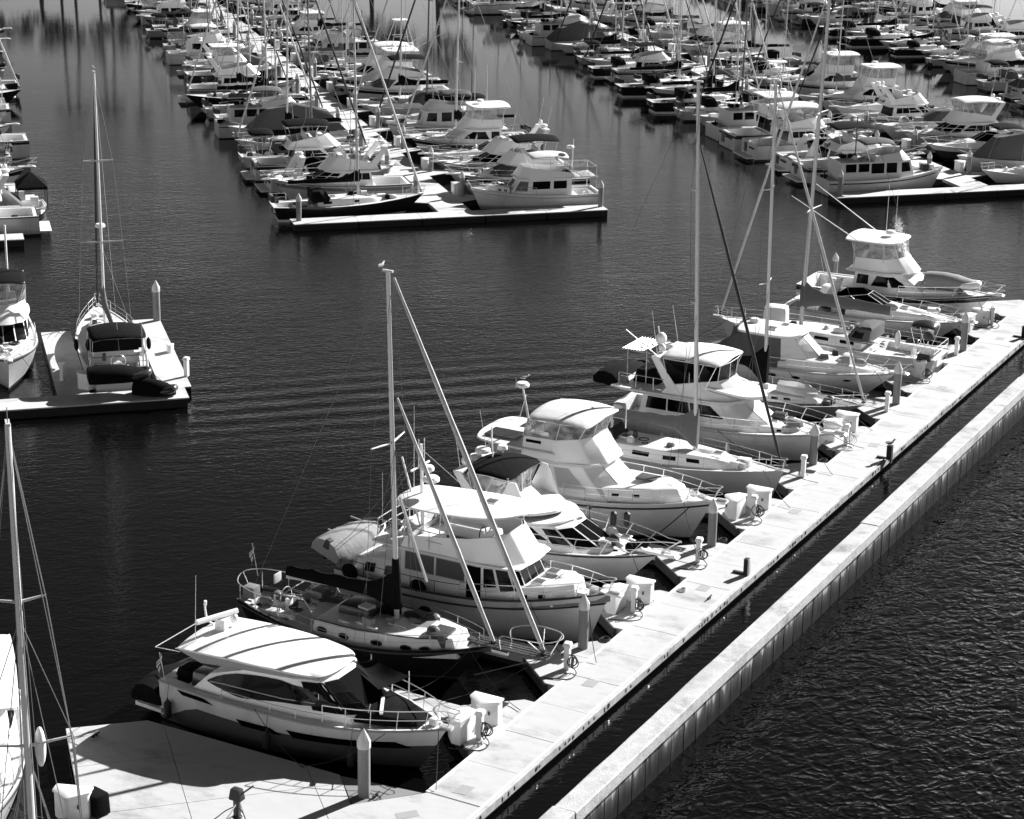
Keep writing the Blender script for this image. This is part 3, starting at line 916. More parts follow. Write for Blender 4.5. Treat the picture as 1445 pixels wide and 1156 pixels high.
for o_, s_, H_, lb in PILES:
    if pl0 is None:
        pl0 = pile_mesh('concrete_pile', D(o_, s_, 0), H_, 0.22, lb, 'concrete piles of the floating dock')
        h0 = H_
    else:
        c = copy_tree(pl0, D(o_, s_, 0), 0.3 * s_, 1.0)
        c.scale = (0.95, 0.95, H_ / h0)
        c['label'] = lb
def post(o_, s_, m, lb, h_=0.78):
    r = empty('guide_post', D(o_, s_, DZ), R(-28.2), lb, 'post', 'guide posts on the outer dock edge')
    MB().box((0, 0, h_ / 2), (0.26, 0.26, h_), 'float').build('post_shaft', r, bevel=0.02)
    MB().box((0.11, 0.0, h_ / 2 - 0.1), (0.07, 0.3, h_ + 0.2), m).build('backing_board', r, bevel=0.01)
    MB().box((-0.35, 0, 0.05), (0.6, 0.16, 0.08), 'float').build('bracket', r)
    return r
post(-31.15, 80.45, 'curb', 'dark guide post with pale backing board near the mid dock hatch')
post(-30.75, 98.7, 'float', 'black guide post with dark bracket and a bird on top')
post(-30.98, 125.2, 'float', 'black guide post at the far end of the dock')

# power pedestals with coiled hoses, and dock boxes
def pedestal(o_, s_, lb, hose='rope', first=[None]):
    r = empty('power_pedestal', D(o_, s_, DZ), R(-28.2 + 10), lb, 'pedestal', 'power pedestals at the finger roots')
    MB().box((0, 0, 0.5), (0.22, 0.3, 1.0), 'boxwhite').build('post_body', r, bevel=0.03)
    MB().box((0, 0, 1.07), (0.36, 0.42, 0.16), 'plastic', taper=0.75).build('lamp_cap', r, bevel=0.04)
    MB().box((-0.12, 0, 0.62), (0.02, 0.1, 0.16), 'shade').build('socket_cover', r)
    if hose:
        mb = MB()
        rn = random.Random(int(s_ * 10))
        for i in range(5): mb.torus((0.16 + 0.03 * i, -0.12 + rn.uniform(-0.05, 0.05), 0.42 + rn.uniform(-0.1, 0.06)), rn.uniform(0.18, 0.3), 0.022, hose, 'x' if i % 2 else 'y', 12)
        mb.tube(catmull([(0.2, -0.1, 0.2), (0.5, -0.4, 0.05), (0.3, -1.0, 0.03), (-0.8, -1.2, 0.03)], 4), 0.022, hose, 5)
        hc = mb.build('coiled_hose')
        hc.location, hc.rotation_euler = r.location, r.rotation_euler
        tag(hc, ('dark hose' if hose == 'rope' else 'pale hose') + ' coiled on the ' + lb.replace('short ', ''), 'hose', 'hoses coiled on the pedestals')
    return r

PED = [(-33.65, 60.7, 'rope', 'short white pedestal between the two boxes at the sport yacht'), (-33.6, 67.7, 'rope', 'white pedestal under the cutter bowsprit'), (-33.75, 74.2, 'rope', 'white pedestal beside the trawler yacht bow'),
       (-33.65, 80.8, 'rope', 'white pedestal below the black bimini yacht bow'), (-33.6, 87.2, 'rope', 'white pedestal beside the domed bimini yacht'), (-33.65, 93.9, None, 'slim pedestal ahead of the grey cover sloop'),
       (-33.5, 99.8, 'paleline', 'slim pedestal beside the striped bimini yacht'), (-33.5, 106.4, None, 'slim pedestal ahead of the low grey sloop'), (-33.7, 113.4, 'rope', 'pedestal beside the hardtop express cruiser'), (-33.5, 119.3, None, 'pedestal behind the centre cockpit sloop stern'), (-33.6, 127.3, 'rope', 'pedestal beside the sportfishing boat')]
for o_, s_, hs, lb in PED: pedestal(o_, s_, lb, hs)
def dock_box(p, rz, lb, sc=1.0, group='white fibreglass dock boxes', flip=1):
    r = empty('dock_box', p, rz, lb, 'dock box', group)
    r.scale = (sc * 0.8, sc * 0.8, sc)
    out = [(-0.75, 0.45), (0.75, 0.45), (0.75, -0.05), (0.1, -0.62 * 1), (-0.1, -0.62), (-0.75, -0.05)]
    MB().prism([(x * 0.95, y * 0.95) for x, y in out], 0, 0.88, 'boxwhite').build('box_body', r, bevel=0.03)
    mb = MB(); mb.loft([[(x, y, 0.885) for x, y in out], [(x * 1.04, y * 1.04, 0.9) for x, y in out], [(x * 1.04, y * 1.04, 0.98) for x, y in out], [(x * 0.6, y * 0.6, 1.04) for x, y in out]], 'plastic'); mb.build('box_lid', r, bevel=0.015)
    MB().box((0.42, -0.36, 0.55), (0.1, 0.04, 0.14), 'shade').build('latch', r)
    return r
BOX = [(-34.15, 61.95, 150, 'pale dock box with pointed front behind the sport yacht bow'), (-34.3, 60.35, 60, 'white dock box against the sport yacht bow, its lid slatted'),
       (-34.05, 75.3, 150, 'large white dock box behind the trawler yacht bow'), (-34.6, 74.0, 60, 'white dock box tucked under the trawler yacht anchor'),
       (-33.95, 88.6, 150, 'large white dock box at the grey cover sloop bow'), (-34.5, 87.0, 60, 'smaller white dock box beside the domed bimini yacht bow'),
       (-34.3, 102.0, 150, 'white dock box behind the striped bimini yacht pulpit'), (-34.5, 100.4, 60, 'rounded white dock box under the striped bimini yacht bow'),
       (-34.1, 114.0, 60, 'white dock box behind the hardtop express cruiser bow'), (-34.3, 126.9, 150, 'far white dock box behind the open express cruiser pulpit'), (-34.6, 125.2, 60, 'white dock box ahead of the open express cruiser')]
for o_, s_, a_, lb in BOX: dock_box(D(o_, s_, DZ), R(-28.2 + a_ - 150), lb, 1.0)
for i, (o_, s_) in enumerate([(-33.3, 63.0), (-33.55, 83.6), (-33.5, 96.9), (-33.4, 70.6)]): pass
# gear on the broad end float
dock_box(D(-42.75, 48.55, DZ), R(-28.2 + 20), 'white gabled dock box on the corner of the broad end float', 1.05)
o = MB().box((0, 0, 0.42), (0.85, 0.62, 0.8), 'blackcanvas', taper=0.92).build('black_bin', bevel=0.08); o.location = D(-42.25, 49.2, DZ); o.rotation_euler.z = R(-40)
tag(o, 'squat black covered bin beside the gabled dock box', 'bin')
r = empty('outboard_motor', D(-37.75, 51.15, DZ), R(-28.2), 'dark outboard motor on a stand in the middle of the broad end float', 'outboard motor')
mb = MB(); mb.box((0, 0, 1.05), (0.5, 0.36, 0.42), 'rubber', taper=0.75); mb.build('cowling', r, bevel=0.06)
MB().box((0, 0, 0.55), (0.22, 0.16, 0.7), 'charcoal').lathe((0, 0, 0.1), [(0.02, 0), (0.18, 0.05), (0.18, 0.1), (0.02, 0.14)], 'charcoal', 8).build('leg', r, bevel=0.02)
MB().tube([(0.2, 0, 1.1), (0.6, 0.15, 1.45)], 0.03, 'rubber', 6).build('tiller', r)
poles(r, [[(-0.35, -0.3, 0.0), (0.1, 0, 0.85)], [(-0.35, 0.3, 0.0), (0.1, 0, 0.85)], [(0.4, 0, 0), (0.1, 0, 0.85)]], 0.025, 'steel', 'stand_frame')
for q in ((-0.8, -0.6), (0.9, -0.9)):
    tag(o := MB().tube(catmull([(0, 0, 0.6), (q[0] * 0.5, q[1] * 0.2, 0.35), (q[0], q[1], 0.03), (q[0] * 2, q[1] * 1.4, 0.03)], 4), 0.02, 'rope', 5).build('fuel_line', r))
def cleat(o_, s_, lb):
    r = MB().tube([(0, -0.22, 0.1), (0, 0.22, 0.1)], 0.035, 'float', 6).box((0, 0.08, 0.04), (0.06, 0.05, 0.1), 'float').box((0, -0.08, 0.04), (0.06, 0.05, 0.1), 'float').build('mooring_cleat')
    r.location = D(o_, s_, DZ); r.rotation_euler.z = R(-28)
    tag(r, lb, 'cleat', 'mooring cleats')
cleat(-34.6, 55.0, 'small mooring cleat on the plank fillet by the thick pile')
cleat(-45.9, 53.6, 'dark mooring cleat at the outer corner of the broad end float')
cleat(-31.5, 77.1, 'dark mooring cleat on the outer dock edge by the pale backed guide post')
# ------------------------------------------------------------------ the boats along the walkway, modelled one by one (o = position across, as measured)
def berth(name, label, cat, os, s, head=HEAD_WALK, group='boats berthed bow to the walkway'):
    return empty(name, D(os, s, 0), heading(head), label, cat, group), (lambda o: o - os)

def sport_yacht():
    b, X = berth('sport_yacht', 'sport yacht with white hardtop, black side glass and dark lower hull by the end float', 'motor yacht', -45.3, 58.4)
    h = Hull(11.6, 4.1, 1.78, 1.95, sag_=0.02, tw=0.84, p=2.7, rake=1.1, tr=-0.1, flare=0.45, mid=0.10)
    h.mesh(bands=['hullwhite', 'hullwhite', 'slate', 'slate', 'slate'], fs=(0, 0.2, lambda t: 0.44 + 0.5 * max(0, 1 - t / 0.13) ** 0.6, lambda t: 0.6 + 0.37 * max(0, 1 - t / 0.13) ** 0.6, lambda t: 0.85 + 0.14 * max(0, 1 - t / 0.13), 1.0), boot='dark', parent=b)
    h.deck(b, drop=0.05, cap=0.10, tc=0.16, side=0.35, floor=1.0, m='white', mfloor='teak')
    h.rub(b, 0.03, 0.045, 'lightgrey')
    # swim platform
    mb = MB()
    mb.prism([(-1.4, 1.2), (-1.2, 1.7), (0.1, 1.8), (0.1, -1.8), (-1.2, -1.7), (-1.4, -1.2)], 0.42, 0.56, 'white')
    mb.prism([(-1.12, 1.15), (0.0, 1.55), (0.0, -1.55), (-1.12, -1.15)], 0.562, 0.575, 'teak')
    mb.build('swim_platform', b, bevel=0.02)
    # long hull glass strips
    for x0, x1, f0, f1 in ((3.7, 5.7, 0.36, 0.5), (5.9, 10.4, 0.32, 0.5), (0.9, 2.7, 0.10, 0.22)):
        for q in (1, -1):
            mb = MB()
            n = 8
            lo = [h.point(x0 + 0.25 + (x1 - x0 - 0.25) * i / n, f1 if x0 > 1 else 0.2, q, 0.02) for i in range(n + 1)]
            hi = [h.point(x0 + (x1 - x0 - 0.5) * i / n, f0 if x0 > 1 else 0.1, q, 0.02) for i in range(n + 1)]
            for i in range(n): mb.poly([lo[i], lo[i + 1], hi[i + 1], hi[i]], 'glass')
            mb.build('hull_window', b)
    # side coachwork and glass: long arched saloon
    bot = [(1.4, 1.62), (3.5, 1.70), (6.6, 1.62), (8.6, 1.30), (9.6, 0.7)]
    top = [(2.2, 1.46), (3.8, 1.54), (5.9, 1.48), (6.9, 1.20), (7.2, 0.6)]
    s = House(bot, top, 1.66, [2.45, 3.0, 3.14, 3.16, 3.16], 0.02)
    s.mesh('saloon', b, 'white', bevel=0.03)
    s.windows(b, front=[(-0.98, 0.98, 0.1, 0.95)], name='windscreen')
    lo = [(2.15, 2.17), (2.53, 2.08), (2.9, 2.03), (3.45, 1.93), (3.85, 1.92), (4.6, 2.02), (5.4, 2.14), (6.77, 2.26), (7.7, 2.36)]
    hi = [(2.15, 2.21), (2.53, 2.44), (2.9, 2.6), (3.45, 2.78), (3.85, 2.86), (4.6, 2.94), (5.4, 2.98), (6.77, 2.82), (7.75, 2.46)]
    for q in (1, -1):
        mb = MB()
        def at_(tab, x):
            for (xa, za), (xb, zb) in zip(tab[:-1], tab[1:]):
                if xa <= x <= xb: return za + (zb - za) * (x - xa) / (xb - xa)
            return tab[-1][1]
        cols = []
        for k in range(29):
            x_ = 2.15 + (7.7 - 2.15) * k / 28
            cols.append([s.on_side(x_, at_(lo, x_) + (at_(hi, x_) - at_(lo, x_)) * m_ / 4, q, 0.045) for m_ in range(5)])
        for ca, cb in zip(cols[:-1], cols[1:]):
            for m_ in range(4): mb.poly([ca[m_], cb[m_], cb[m_ + 1], ca[m_ + 1]], 'glass')
        mb.build('side_glass', b)
        mb = MB(); s.panel(mb, 2.25, 3.98, 0.30, 0.95, 'blackcanvas', q, 0.035, t0t=2.3); mb.build('windscreen_cover', b)
        MB().tube([s.on_side(x_, z_, q, 0.07) for x_, z_ in ((2.3, 2.2), (3.0, 2.27), (4.2, 2.3), (5.6, 2.32), (6.9, 2.38))], 0.025, 'lightgrey', 5).build('window_bar', b)
    # raised moulded coaming forward of the saloon with black sunpad cover
    fd = House([(8.3, 1.25), (9.6, 1.0), (10.7, 0.5)], [(8.5, 1.05), (9.6, 0.8), (10.4, 0.35)], [1.9, 1.94, 1.98], [2.28, 2.2, 2.12], 0.05)
    fd.mesh('sunpad', b, 'blackcanvas', bevel=0.04)
    MB().box((9.05, -0.35, 2.36), (0.12, 1.3, 0.08), 'white', rz=0.5).build('cover_trim', b)
    # hardtop: white shell deeper at the sides, panel gaps in grey
    zf = lambda t: 3.22 + 0.17 * math.sin(math.pi * min(max(0.08 + t * 0.84, 0), 1))
    half = [(0.72, 0.0), (0.76, 0.9), (0.84, 1.66), (0.95, 1.72), (2.5, 1.76), (4.5, 1.7), (6.0, 1.52), (6.8, 1.28), (7.12, 0.75), (7.2, 0.0)]
    ht = slab('hardtop', b, half, 0.0, 0.10, 0.11, 'white', zs=zf, n=3, under='white')
    mb = MB()
    for q in (1, -1):                                            # side fairings from hardtop down to the coaming
        pts_t = [(0.95, q * 1.70, 3.20), (3.0, q * 1.73, 3.40), (5.2, q * 1.6, 3.40), (6.9, q * 1.15, 3.2)]
        pts_b = [(1.9, q * 1.62, 2.86), (3.2, q * 1.58, 2.98), (5.2, q * 1.46, 3.06), (6.7, q * 1.2, 3.08)]
        for i in range(3): mb.poly([pts_b[i], pts_b[i + 1], pts_t[i + 1], pts_t[i]], 'lightgrey')
    mb.build('hardtop_fairing', ht)
    # radar arch, open array, aerials
    a = MB().box((1.55, 0.2, 3.62), (0.5, 0.28, 0.5), 'white', taper=0.8).build('radar_mast', b, bevel=0.05)
    MB().tube([(1.1, -0.75, 3.98), (1.75, 0.95, 3.98)], 0.11, 'plastic', 8).build('radar_array', a)
    MB().ell((1.75, 0.75, 3.72), (0.16, 0.16, 0.2), 'plastic').build('satellite_dome', a)
    MB().tube(catmull([(1.0, 0.45, 3.4), (0.75, 0.4, 3.6), (0.65, 0.4, 4.0), (0.68, 0.4, 4.35)], 4), [0.04] * 10 + [0.06] * 3, 'plastic', 6).build('light_mast', a)
    antenna(b, (1.25, -1.05, 3.35), 2.7, (0.12, 0))
    poles(b, [[(0.9, 1.5, 3.05), (-0.25, 1.5, 2.98), (-0.25, -1.55, 2.98), (0.9, -1.55, 3.05)]], 0.02, 'steel', 'awning_frame')
    # aft cockpit seat and dark covers
    MB().box((0.55, 0.2, 1.75), (0.7, 2.6, 0.5), 'blackcanvas', taper=0.85).build('cockpit_cover', b, bevel=0.08)
    MB().box((1.7, -0.9, 1.75), (1.2, 0.8, 0.9), 'charcoal', taper=0.8).build('cockpit_seat', b, bevel=0.08)
    h.rail(b, 7.4, 11.75, 0.72, 6, 0.12, 0.02, ext=0.25)
    h.rail(b, 3.0, 7.4, 0.35, 5, 0.12, 0.016, mid=False, bow=False, name='side_rail_frame')
    # black sunshade stretched over the fore deck
    mb = MB()
    A, B_, C_, D_ = Vector((7.0, 0.75, 3.02)), Vector((7.35, 1.62, 3.0)), Vector((9.2, 1.35, 2.85)), Vector((8.7, 0.0, 2.75))
    n = 6
    for i in range(n):
        for j in range(n):
            def g_(u, v): return A.lerp(B_, u).lerp(D_.lerp(C_, u), v) - Vector((0, 0, 0.22 * math.sin(math.pi * u) * math.sin(math.pi * v)))
            mb.poly([g_(i / n, j / n), g_((i + 1) / n, j / n), g_((i + 1) / n, (j + 1) / n), g_(i / n, (j + 1) / n)], 'blackcanvas')
    mb.build('sunshade', b)
    poles(b, [[(7.35, 1.62, 1.95), (7.35, 1.62, 3.2)], [(9.2, 1.3, 1.9), (9.15, 1.36, 3.05)], [(8.75, -0.95, 1.95), (8.9, -0.9, 2.6)], [(7.0, -1.4, 1.9), (7.0, -1.4, 2.75)]], 0.02, 'steel', 'shade_pole')
    MB().box((11.55, 0, 1.97), (0.5, 0.25, 0.14), 'steel').build('anchor_roller', b, bevel=0.02)
    MB().box((11.0, 0.1, 2.06), (0.3, 0.4, 0.26), 'seat').build('windlass', b, bevel=0.05)
    for x in (0.5, 5.2, 8.6):
        fender(b, x, -h.hy(x) - 0.12, 0.35, 0.75, 0.15, 'rubber')
        line(b, h.point(x, 0, -1), (x, -h.hy(x) - 0.12, 1.15), 0, 0.012)
    flag(b, 0.3, -1.7, 1.6, 1.3)
    line(b, (9.9, -1.5, 1.95), (7.2, -2.95, 0.6), 0.3)
    line(b, (4.6, -2.05, 1.85), (7.4, -3.0, 0.6), 0.25)
    line(b, (11.4, -0.3, 1.95), (12.3, -2.0, 0.6), 0.1)
    dinghy(D(-46.0, 56.95, 0.62), heading(HEAD_WALK - 90), 'dark covered tender on the swim platform of the sport yacht', 3.1, 1.45, 'charcoal', cover='blackcanvas')
sport_yacht()

def sloop(b, L=12.5, B=3.9, zs=1.25, zb=1.7, hull='hullwhite', boot='boot', sheer='white', xm=None, zm=16.0, rake=0.3, xboom=1.2, zboom=2.9, cover='greycanvas', hm=0.9, ha=0.42, dodger='greycanvas', jib='sail', xj=None, zj=None, cab=(3.6, 9.2), cabh=0.48, lod=0, spr=((0.42, 1.25), (0.72, 0.95)), mastm='alu', wheel=True, stern=0.72, bands=None, ports=4, bowrake=1.5, deck='deck', covered_to=None, bim=None, mr=0.10, droop=0.0, rig=True, tr=0.35):
    h = Hull(L, B, zs, zb, sag_=0.10, tw=stern, p=2.05, rake=bowrake, tr=tr, flare=0.35, mid=0.12, kn=0.45, wl=0.2)
    h.mesh(hull, boot=boot, bands=bands, parent=b)
    h.deck(b, 0.05, 0.06, 0.26, 0.42, zs - 0.5, deck, sheer)
    xm = xm or L * 0.58
    c0, c1 = cab
    zd = lambda x: h.hz(x) - 0.06
    W = B * 0.31
    t = House([(c0, W * 1.02), (c0 + (c1 - c0) * 0.5, W * 1.05), (c1 - 1.0, W * 0.7), (c1, W * 0.28)], [(c0 + 0.08, W * 0.85), (c0 + (c1 - c0) * 0.5, W * 0.86), (c1 - 1.3, W * 0.55), (c1 - 0.5, W * 0.2)],
              [zd(c0), zd((c0 + c1) / 2), zd(c1 - 1), zd(c1)], [zd(c0) + cabh, zd((c0 + c1) / 2) + cabh * 0.98, zd(c1 - 1) + cabh * 0.7, zd(c1) + cabh * 0.35], 0.08)
    t.mesh('coachroof', b, 'white', bevel=0.04)
    if lod < 2:
        n = ports
        t.windows(b, side=[(0.12 + i * 1.75 / n, 0.12 + i * 1.75 / n + 0.24, 0.36, 0.70) for i in range(n)], name='port_light')
        for x in (c0 + 1.3, c1 - 1.4): hatch(b, x, 0, zd(x) + cabh * (0.98 if x < c1 - 2 else 0.78) + 0.06, 0.46, 'shade')
    m_ = mast(b, xm, zd(xm) + cabh * 0.5, zm, rake, mr, spr, mastm)
    bo = MB().tube([(xm - 0.1, 0, zboom), (xboom, 0, zboom - 0.12)], 0.075, mastm, 8).build('boom', b)
    if cover: sail_cover(bo, xm - rake * 0.1, xboom + 0.15, zboom, hm, ha, 0.2, cover, droop=droop)
    xj = xj or L - 0.25
    if jib: furled(b, (xj, 0, zd(L * 0.97) + 0.35), (xm - rake * (zj or zm) / zm + 0.12, 0, zj or zm - 0.4), 0.072 if lod == 0 else 0.085, jib)
    if rig:
        ch = [((rake, zm - 0.1), [(xm - rake * f - 0.2, w, zd(xm) + (zm - zd(xm)) * f) for f, w in reversed(spr)] + [(xm - 0.25, h.hy(xm) - 0.12, zd(xm) + 0.05)])]
        ch.append(((rake * spr[0][0], zd(xm) + (zm - zd(xm)) * spr[0][0] - 0.1), [(xm - 0.75, h.hy(xm) - 0.14, zd(xm) + 0.05)]))
        stays(b, xm, zm, rake, ch, spr, back=(0.15, 0, zs + 0.1), r=0.011 if lod == 0 else 0.02, fore=None if jib else (L - 0.2, 0, zb + 0.1))
    if dodger:
        d = House([(c0 - 0.5, W * 1.15), (c0 + 0.5, W * 1.15), (c0 + 1.15, W * 0.75)], [(c0 - 0.55, W * 1.0), (c0 + 0.1, W * 0.98), (c0 + 0.55, W * 0.6)], zd(c0) + cabh - 0.1, zd(c0) + cabh + 0.72, 0.14)
        d.mesh('dodger', b, dodger, bevel=0.05)
        if lod < 2: d.windows(b, front=[(-0.9, 0.9, 0.25, 0.8)], side=[(0.5, 1.5, 0.3, 0.75)], m='glass', name='dodger_window')
    if bim: bimini(b, 0.7, 2.9, B * 0.36, zs + 1.95, bim, legs=zs)
    sd_ = int(L * 100 + zm * 10)
    gear(b, [(0.5, c0 - 0.6, -W, W, zs - 0.45), (0.3, c0, -W * 1.4, W * 1.4, zs + 0.02), (c1 - 0.5, L - 1.8, -0.5, 0.5, zd(c1)), (c0 + 1, c1 - 1.5, -W * 0.6, W * 0.6, zd(c0) + cabh)], sd_, 13 if lod else 16, lod)
    if lod: MB().box((0.0, 0.0, zs + 0.55), (0.3, B * 0.5, 0.5), 'greycanvas', taper=0.8).box((0.25, -B * 0.25, zs + 0.5), (0.35, 0.3, 0.4), 'rubber').build('stern_gear', b, bevel=0.05)
    if lod < 2:
        h.rail(b, L - 1.6, L - 0.1, 0.62, 3, 0.08, 0.018, ext=0.15, name='bow_pulpit_frame')
        h.rail(b, 0.15, 1.4, 0.62, 2, 0.08, 0.018, bow=False, aft=True, name='stern_pulpit_frame')
    if lod == 0:
        h.rail(b, 1.4, L - 1.6, 0.6, 6, 0.08, 0.010, bow=False, name='lifeline_frame')
        if wheel:
            w = MB().box((1.7, 0, zs - 0.15), (0.22, 0.26, 0.75), 'white', taper=0.8)
            w.build('steering_pedestal', b, bevel=0.03)
            MB().torus((1.5, 0, zs + 0.25), 0.42, 0.018, 'steel', 'x').build('steering_wheel', b)
        for q in (1, -1):
            MB().lathe((c0 - 0.7, q * (W + 0.25), zs + 0.02), [(0.09, 0), (0.07, 0.08), (0.09, 0.16), (0.02, 0.17)], 'steel', 10).build('winch', b)
        MB().box((c0 + 0.55, 0, zd(c0) + cabh + 0.09), (1.0, 0.75, 0.07), 'lightgrey').build('companion_hatch', b, bevel=0.02)
        MB().box((L - 0.1, 0, zb + 0.02), (0.7, 0.22, 0.10), 'steel').build('anchor_roller', b, bevel=0.02)
        line(b, (L - 0.9, -0.5, zb), (L + 1.2, -2.1, 0.6), 0.12); line(b, (L - 0.9, 0.5, zb), (L + 1.1, 2.0, 0.6), 0.12)
    return h

def cutter():
    b, X = berth('cutter_sailboat', 'dark hulled cutter with cream topside band, round portholes, bowsprit and two furled headsails', 'sailboat', -47.6, 65.7)
    L = 11.6
    h = Hull(L, 3.9, 1.55, 1.75, sag_=0.28, tw=0.45, p=2.1, rake=1.4, tr=1.0, flare=0.35, mid=0.12, kn=0.5)
    h.mesh('dark', boot='charcoal', parent=b)
    h.deck(b, 0.22, 0.09, 0.22, 0.5, 0.9, 'cream', 'brightwork', 'teak')
    h.rub(b, 0.12, 0.04, 'brightwork')
    # low wide deckhouse with oval portholes
    zd = lambda x: h.hz(x) - 0.25
    t = House([(4.1, 1.42), (6.0, 1.56), (8.8, 1.28), (10.5, 0.66)], [(4.2, 1.34), (6.0, 1.48), (8.7, 1.20), (10.2, 0.60)], [1.15, 1.1, 1.12, 1.2], [1.78, 1.82, 1.9, 1.98], 0.07)
    t.mesh('deckhouse', b, 'cream', 'white', bevel=0.05)
    for tp in (0.25, 0.84, 1.43, 1.9, 2.3):
        for q in (1, -1):
            c = t.at(tp, 0.42, q)
            mb = MB()
            tg = (t.at(tp + 0.02, 0.42, q) - t.at(tp - 0.02, 0.42, q)).normalized()
            up = Vector((0, 0, 1))
            mb.poly([c + Vector((0, q * 0.012, 0)) + tg * 0.27 * math.cos(a) + up * 0.145 * math.sin(a) for a in [2 * math.pi * k / 14 for k in range(14)]], 'brightwork')
            mb.poly([c + Vector((0, q * 0.018, 0)) + tg * 0.20 * math.cos(a) + up * 0.09 * math.sin(a) for a in [2 * math.pi * k / 14 for k in range(14)]], 'glass')
            mb.build('porthole', b)
    MB().tube([t.at(k / 8 * 2.9, 1, -1) + Vector((0, -0.01, 0)) for k in range(9)], 0.035, 'brightwork', 5).tube([t.at(k / 8 * 2.9, 1, 1) for k in range(9)], 0.035, 'brightwork', 5).build('cabin_trim', b)
    # raised dog house, skylight, hatches
    MB().box((5.5, 0.2, 2.0), (1.5, 1.3, 0.3), 'brightwork', taper=0.97).box((5.5, 0.2, 2.16), (1.4, 1.2, 0.05), 'glass').build('skylight', b, bevel=0.03)
    hatch(b, 8.55, 0.1, 2.0, 0.75, 'teak', tilt=0)
    MB().box((9.6, -0.35, 1.86), (0.75, 0.95, 0.55), 'brightwork').build('deck_locker', b, bevel=0.03)
    MB().box((9.4, 0.55, 1.75), (0.5, 0.5, 0.3), 'teak').build('deck_hatch', b, bevel=0.03)
    for x, y in ((6.3, -1.1), (6.9, -1.25), (5.6, -1.3), (7.6, 0.5), (7.3, -0.4)):
        MB().ell((x, y, 1.96), (0.28, 0.10, 0.06), 'whitecanvas', 8, 5).build('folded_sheet', b)
    # mast, two furled headsails, black mast boot and boom cover
    m_ = mast(b, 7.3, 1.5, 16.3, 0.42, 0.115, ((0.535, 1.25),), 'alu')
    MB().tube([(7.28, 0, 2.45), (7.22, 0, 4.55)], [0.24, 0.15], 'blackcanvas', 10).build('mast_cover', m_)
    bo = MB().tube([(7.1, 0, 2.95), (1.9, 0.1, 2.6)], 0.08, 'alu', 8).build('boom', b)
    sail_cover(bo, 7.15, 2.0, 2.86, 1.15, 0.5, 0.34, 'blackcanvas', droop=0.35)
    furled(b, (13.95, 0, 2.1), (7.15, 0, 16.1), 0.10)
    furled(b, (11.75, 0, 1.95), (7.3, 0, 11.3), 0.09)
    stays(b, 7.3, 16.2, 0.42, [((0.42, 16.2), [(6.9, 1.25, 9.45), (6.9, 1.85, 1.45)]), ((0.2, 9.2), [(7.5, 1.85, 1.45)]), ((0.2, 9.2), [(6.4, 1.85, 1.45)])], None, back=(0.1, 0.3, 1.75))
    MB().tube([(7.35, 0.1, 7.2), (8.35, 0.55, 3.6)], [0.06, 0.06], 'alu', 7).build('whisker_pole', b)
    # bowsprit platform with pulpit, bobstay
    mb = MB()
    for y in (-0.28, -0.1, 0.1, 0.28): mb.box((12.6, y * (1.0), 1.92), (3.3, 0.13, 0.06), 'brightwork')
    mb.box((12.4, 0, 1.86), (3.6, 0.2, 0.12), 'brightwork')
    sp = mb.build('bowsprit', b)
    loop = catmull([(12.3, -0.45, 1.95), (12.3, -0.48, 2.5), (13.2, -0.75, 2.72), (14.3, -0.62, 2.75), (14.75, 0, 2.78), (14.3, 0.62, 2.75), (13.2, 0.75, 2.72), (12.3, 0.48, 2.5), (12.3, 0.45, 1.95)], 5)
    poles(sp, [loop, [(13.9, 0, 1.95), (13.6, -0.72, 2.73)], [(13.9, 0, 1.95), (13.6, 0.72, 2.73)], [(14.2, 0.1, 1.95), (14.55, 0.4, 2.76)]], 0.024, 'steel', 'pulpit_frame')
    MB().tube([(14.1, 0, 1.85), (10.9, 0, 0.35)], 0.02, 'wire', 5).build('bobstay', sp)
    MB().box((12.2, -0.3, 1.75), (0.7, 0.18, 0.16), 'steel').build('anchor', sp, bevel=0.03)
    # stern rail, boomkin, boxes, cockpit clutter
    poles(b, [catmull([(2.4, -1.35, 2.15), (1.2, -1.25, 2.2), (0.1, -0.85, 2.3), (-0.25, 0, 2.4), (0.1, 0.85, 2.3), (1.2, 1.25, 2.2), (2.4, 1.35, 2.15)], 4)] + [[(x, q * y, 1.45), (x, q * y, 2.2)] for q in (1, -1) for x, y in ((2.4, 1.35), (1.2, 1.22), (0.15, 0.8))] + [[(-0.25, 0, 2.4), (0.2, 0, 1.5)]], 0.022, 'steel', 'stern_rail_frame')
    h.rail(b, 2.6, 11.2, 0.62, 6, 0.1, 0.012, bow=False, name='lifeline_frame')
    MB().box((0.55, -0.55, 1.9), (0.55, 0.5, 0.5), 'teak').build('stern_locker', b, bevel=0.04)
    MB().box((1.0, 0.7, 2.15), (0.08, 0.5, 0.42), 'cream').build('life_sling', b, bevel=0.04)
    MB().torus((1.9, 0.0, 1.75), 0.42, 0.02, 'steel', 'x').build('steering_wheel', b)
    MB().box((2.05, 0, 1.3), (0.25, 0.25, 0.8), 'white').build('steering_pedestal', b, bevel=0.04)
    for x, y, m in ((1.7, -0.75, 'seat'), (2.2, 0.7, 'seat'), (2.5, -0.75, 'whitecanvas'), (1.3, 0.8, 'lightcanvas')):
        MB().box((x, y, 1.35), (0.8, 0.42, 0.16), m, rz=0.15).build('cockpit_cushion', b, bevel=0.05)
    poles(b, [[(2.3, q * 1.2, 1.4), (2.5, q * 1.15, 2.4), (3.4, q * 1.1, 2.55), (3.9, q * 1.1, 1.9)] for q in (1, -1)] + [[(2.5, -1.15, 2.4), (2.5, 1.15, 2.4)], [(3.4, -1.1, 2.55), (3.4, 1.1, 2.55)]], 0.025, 'steel', 'dodger_frame')
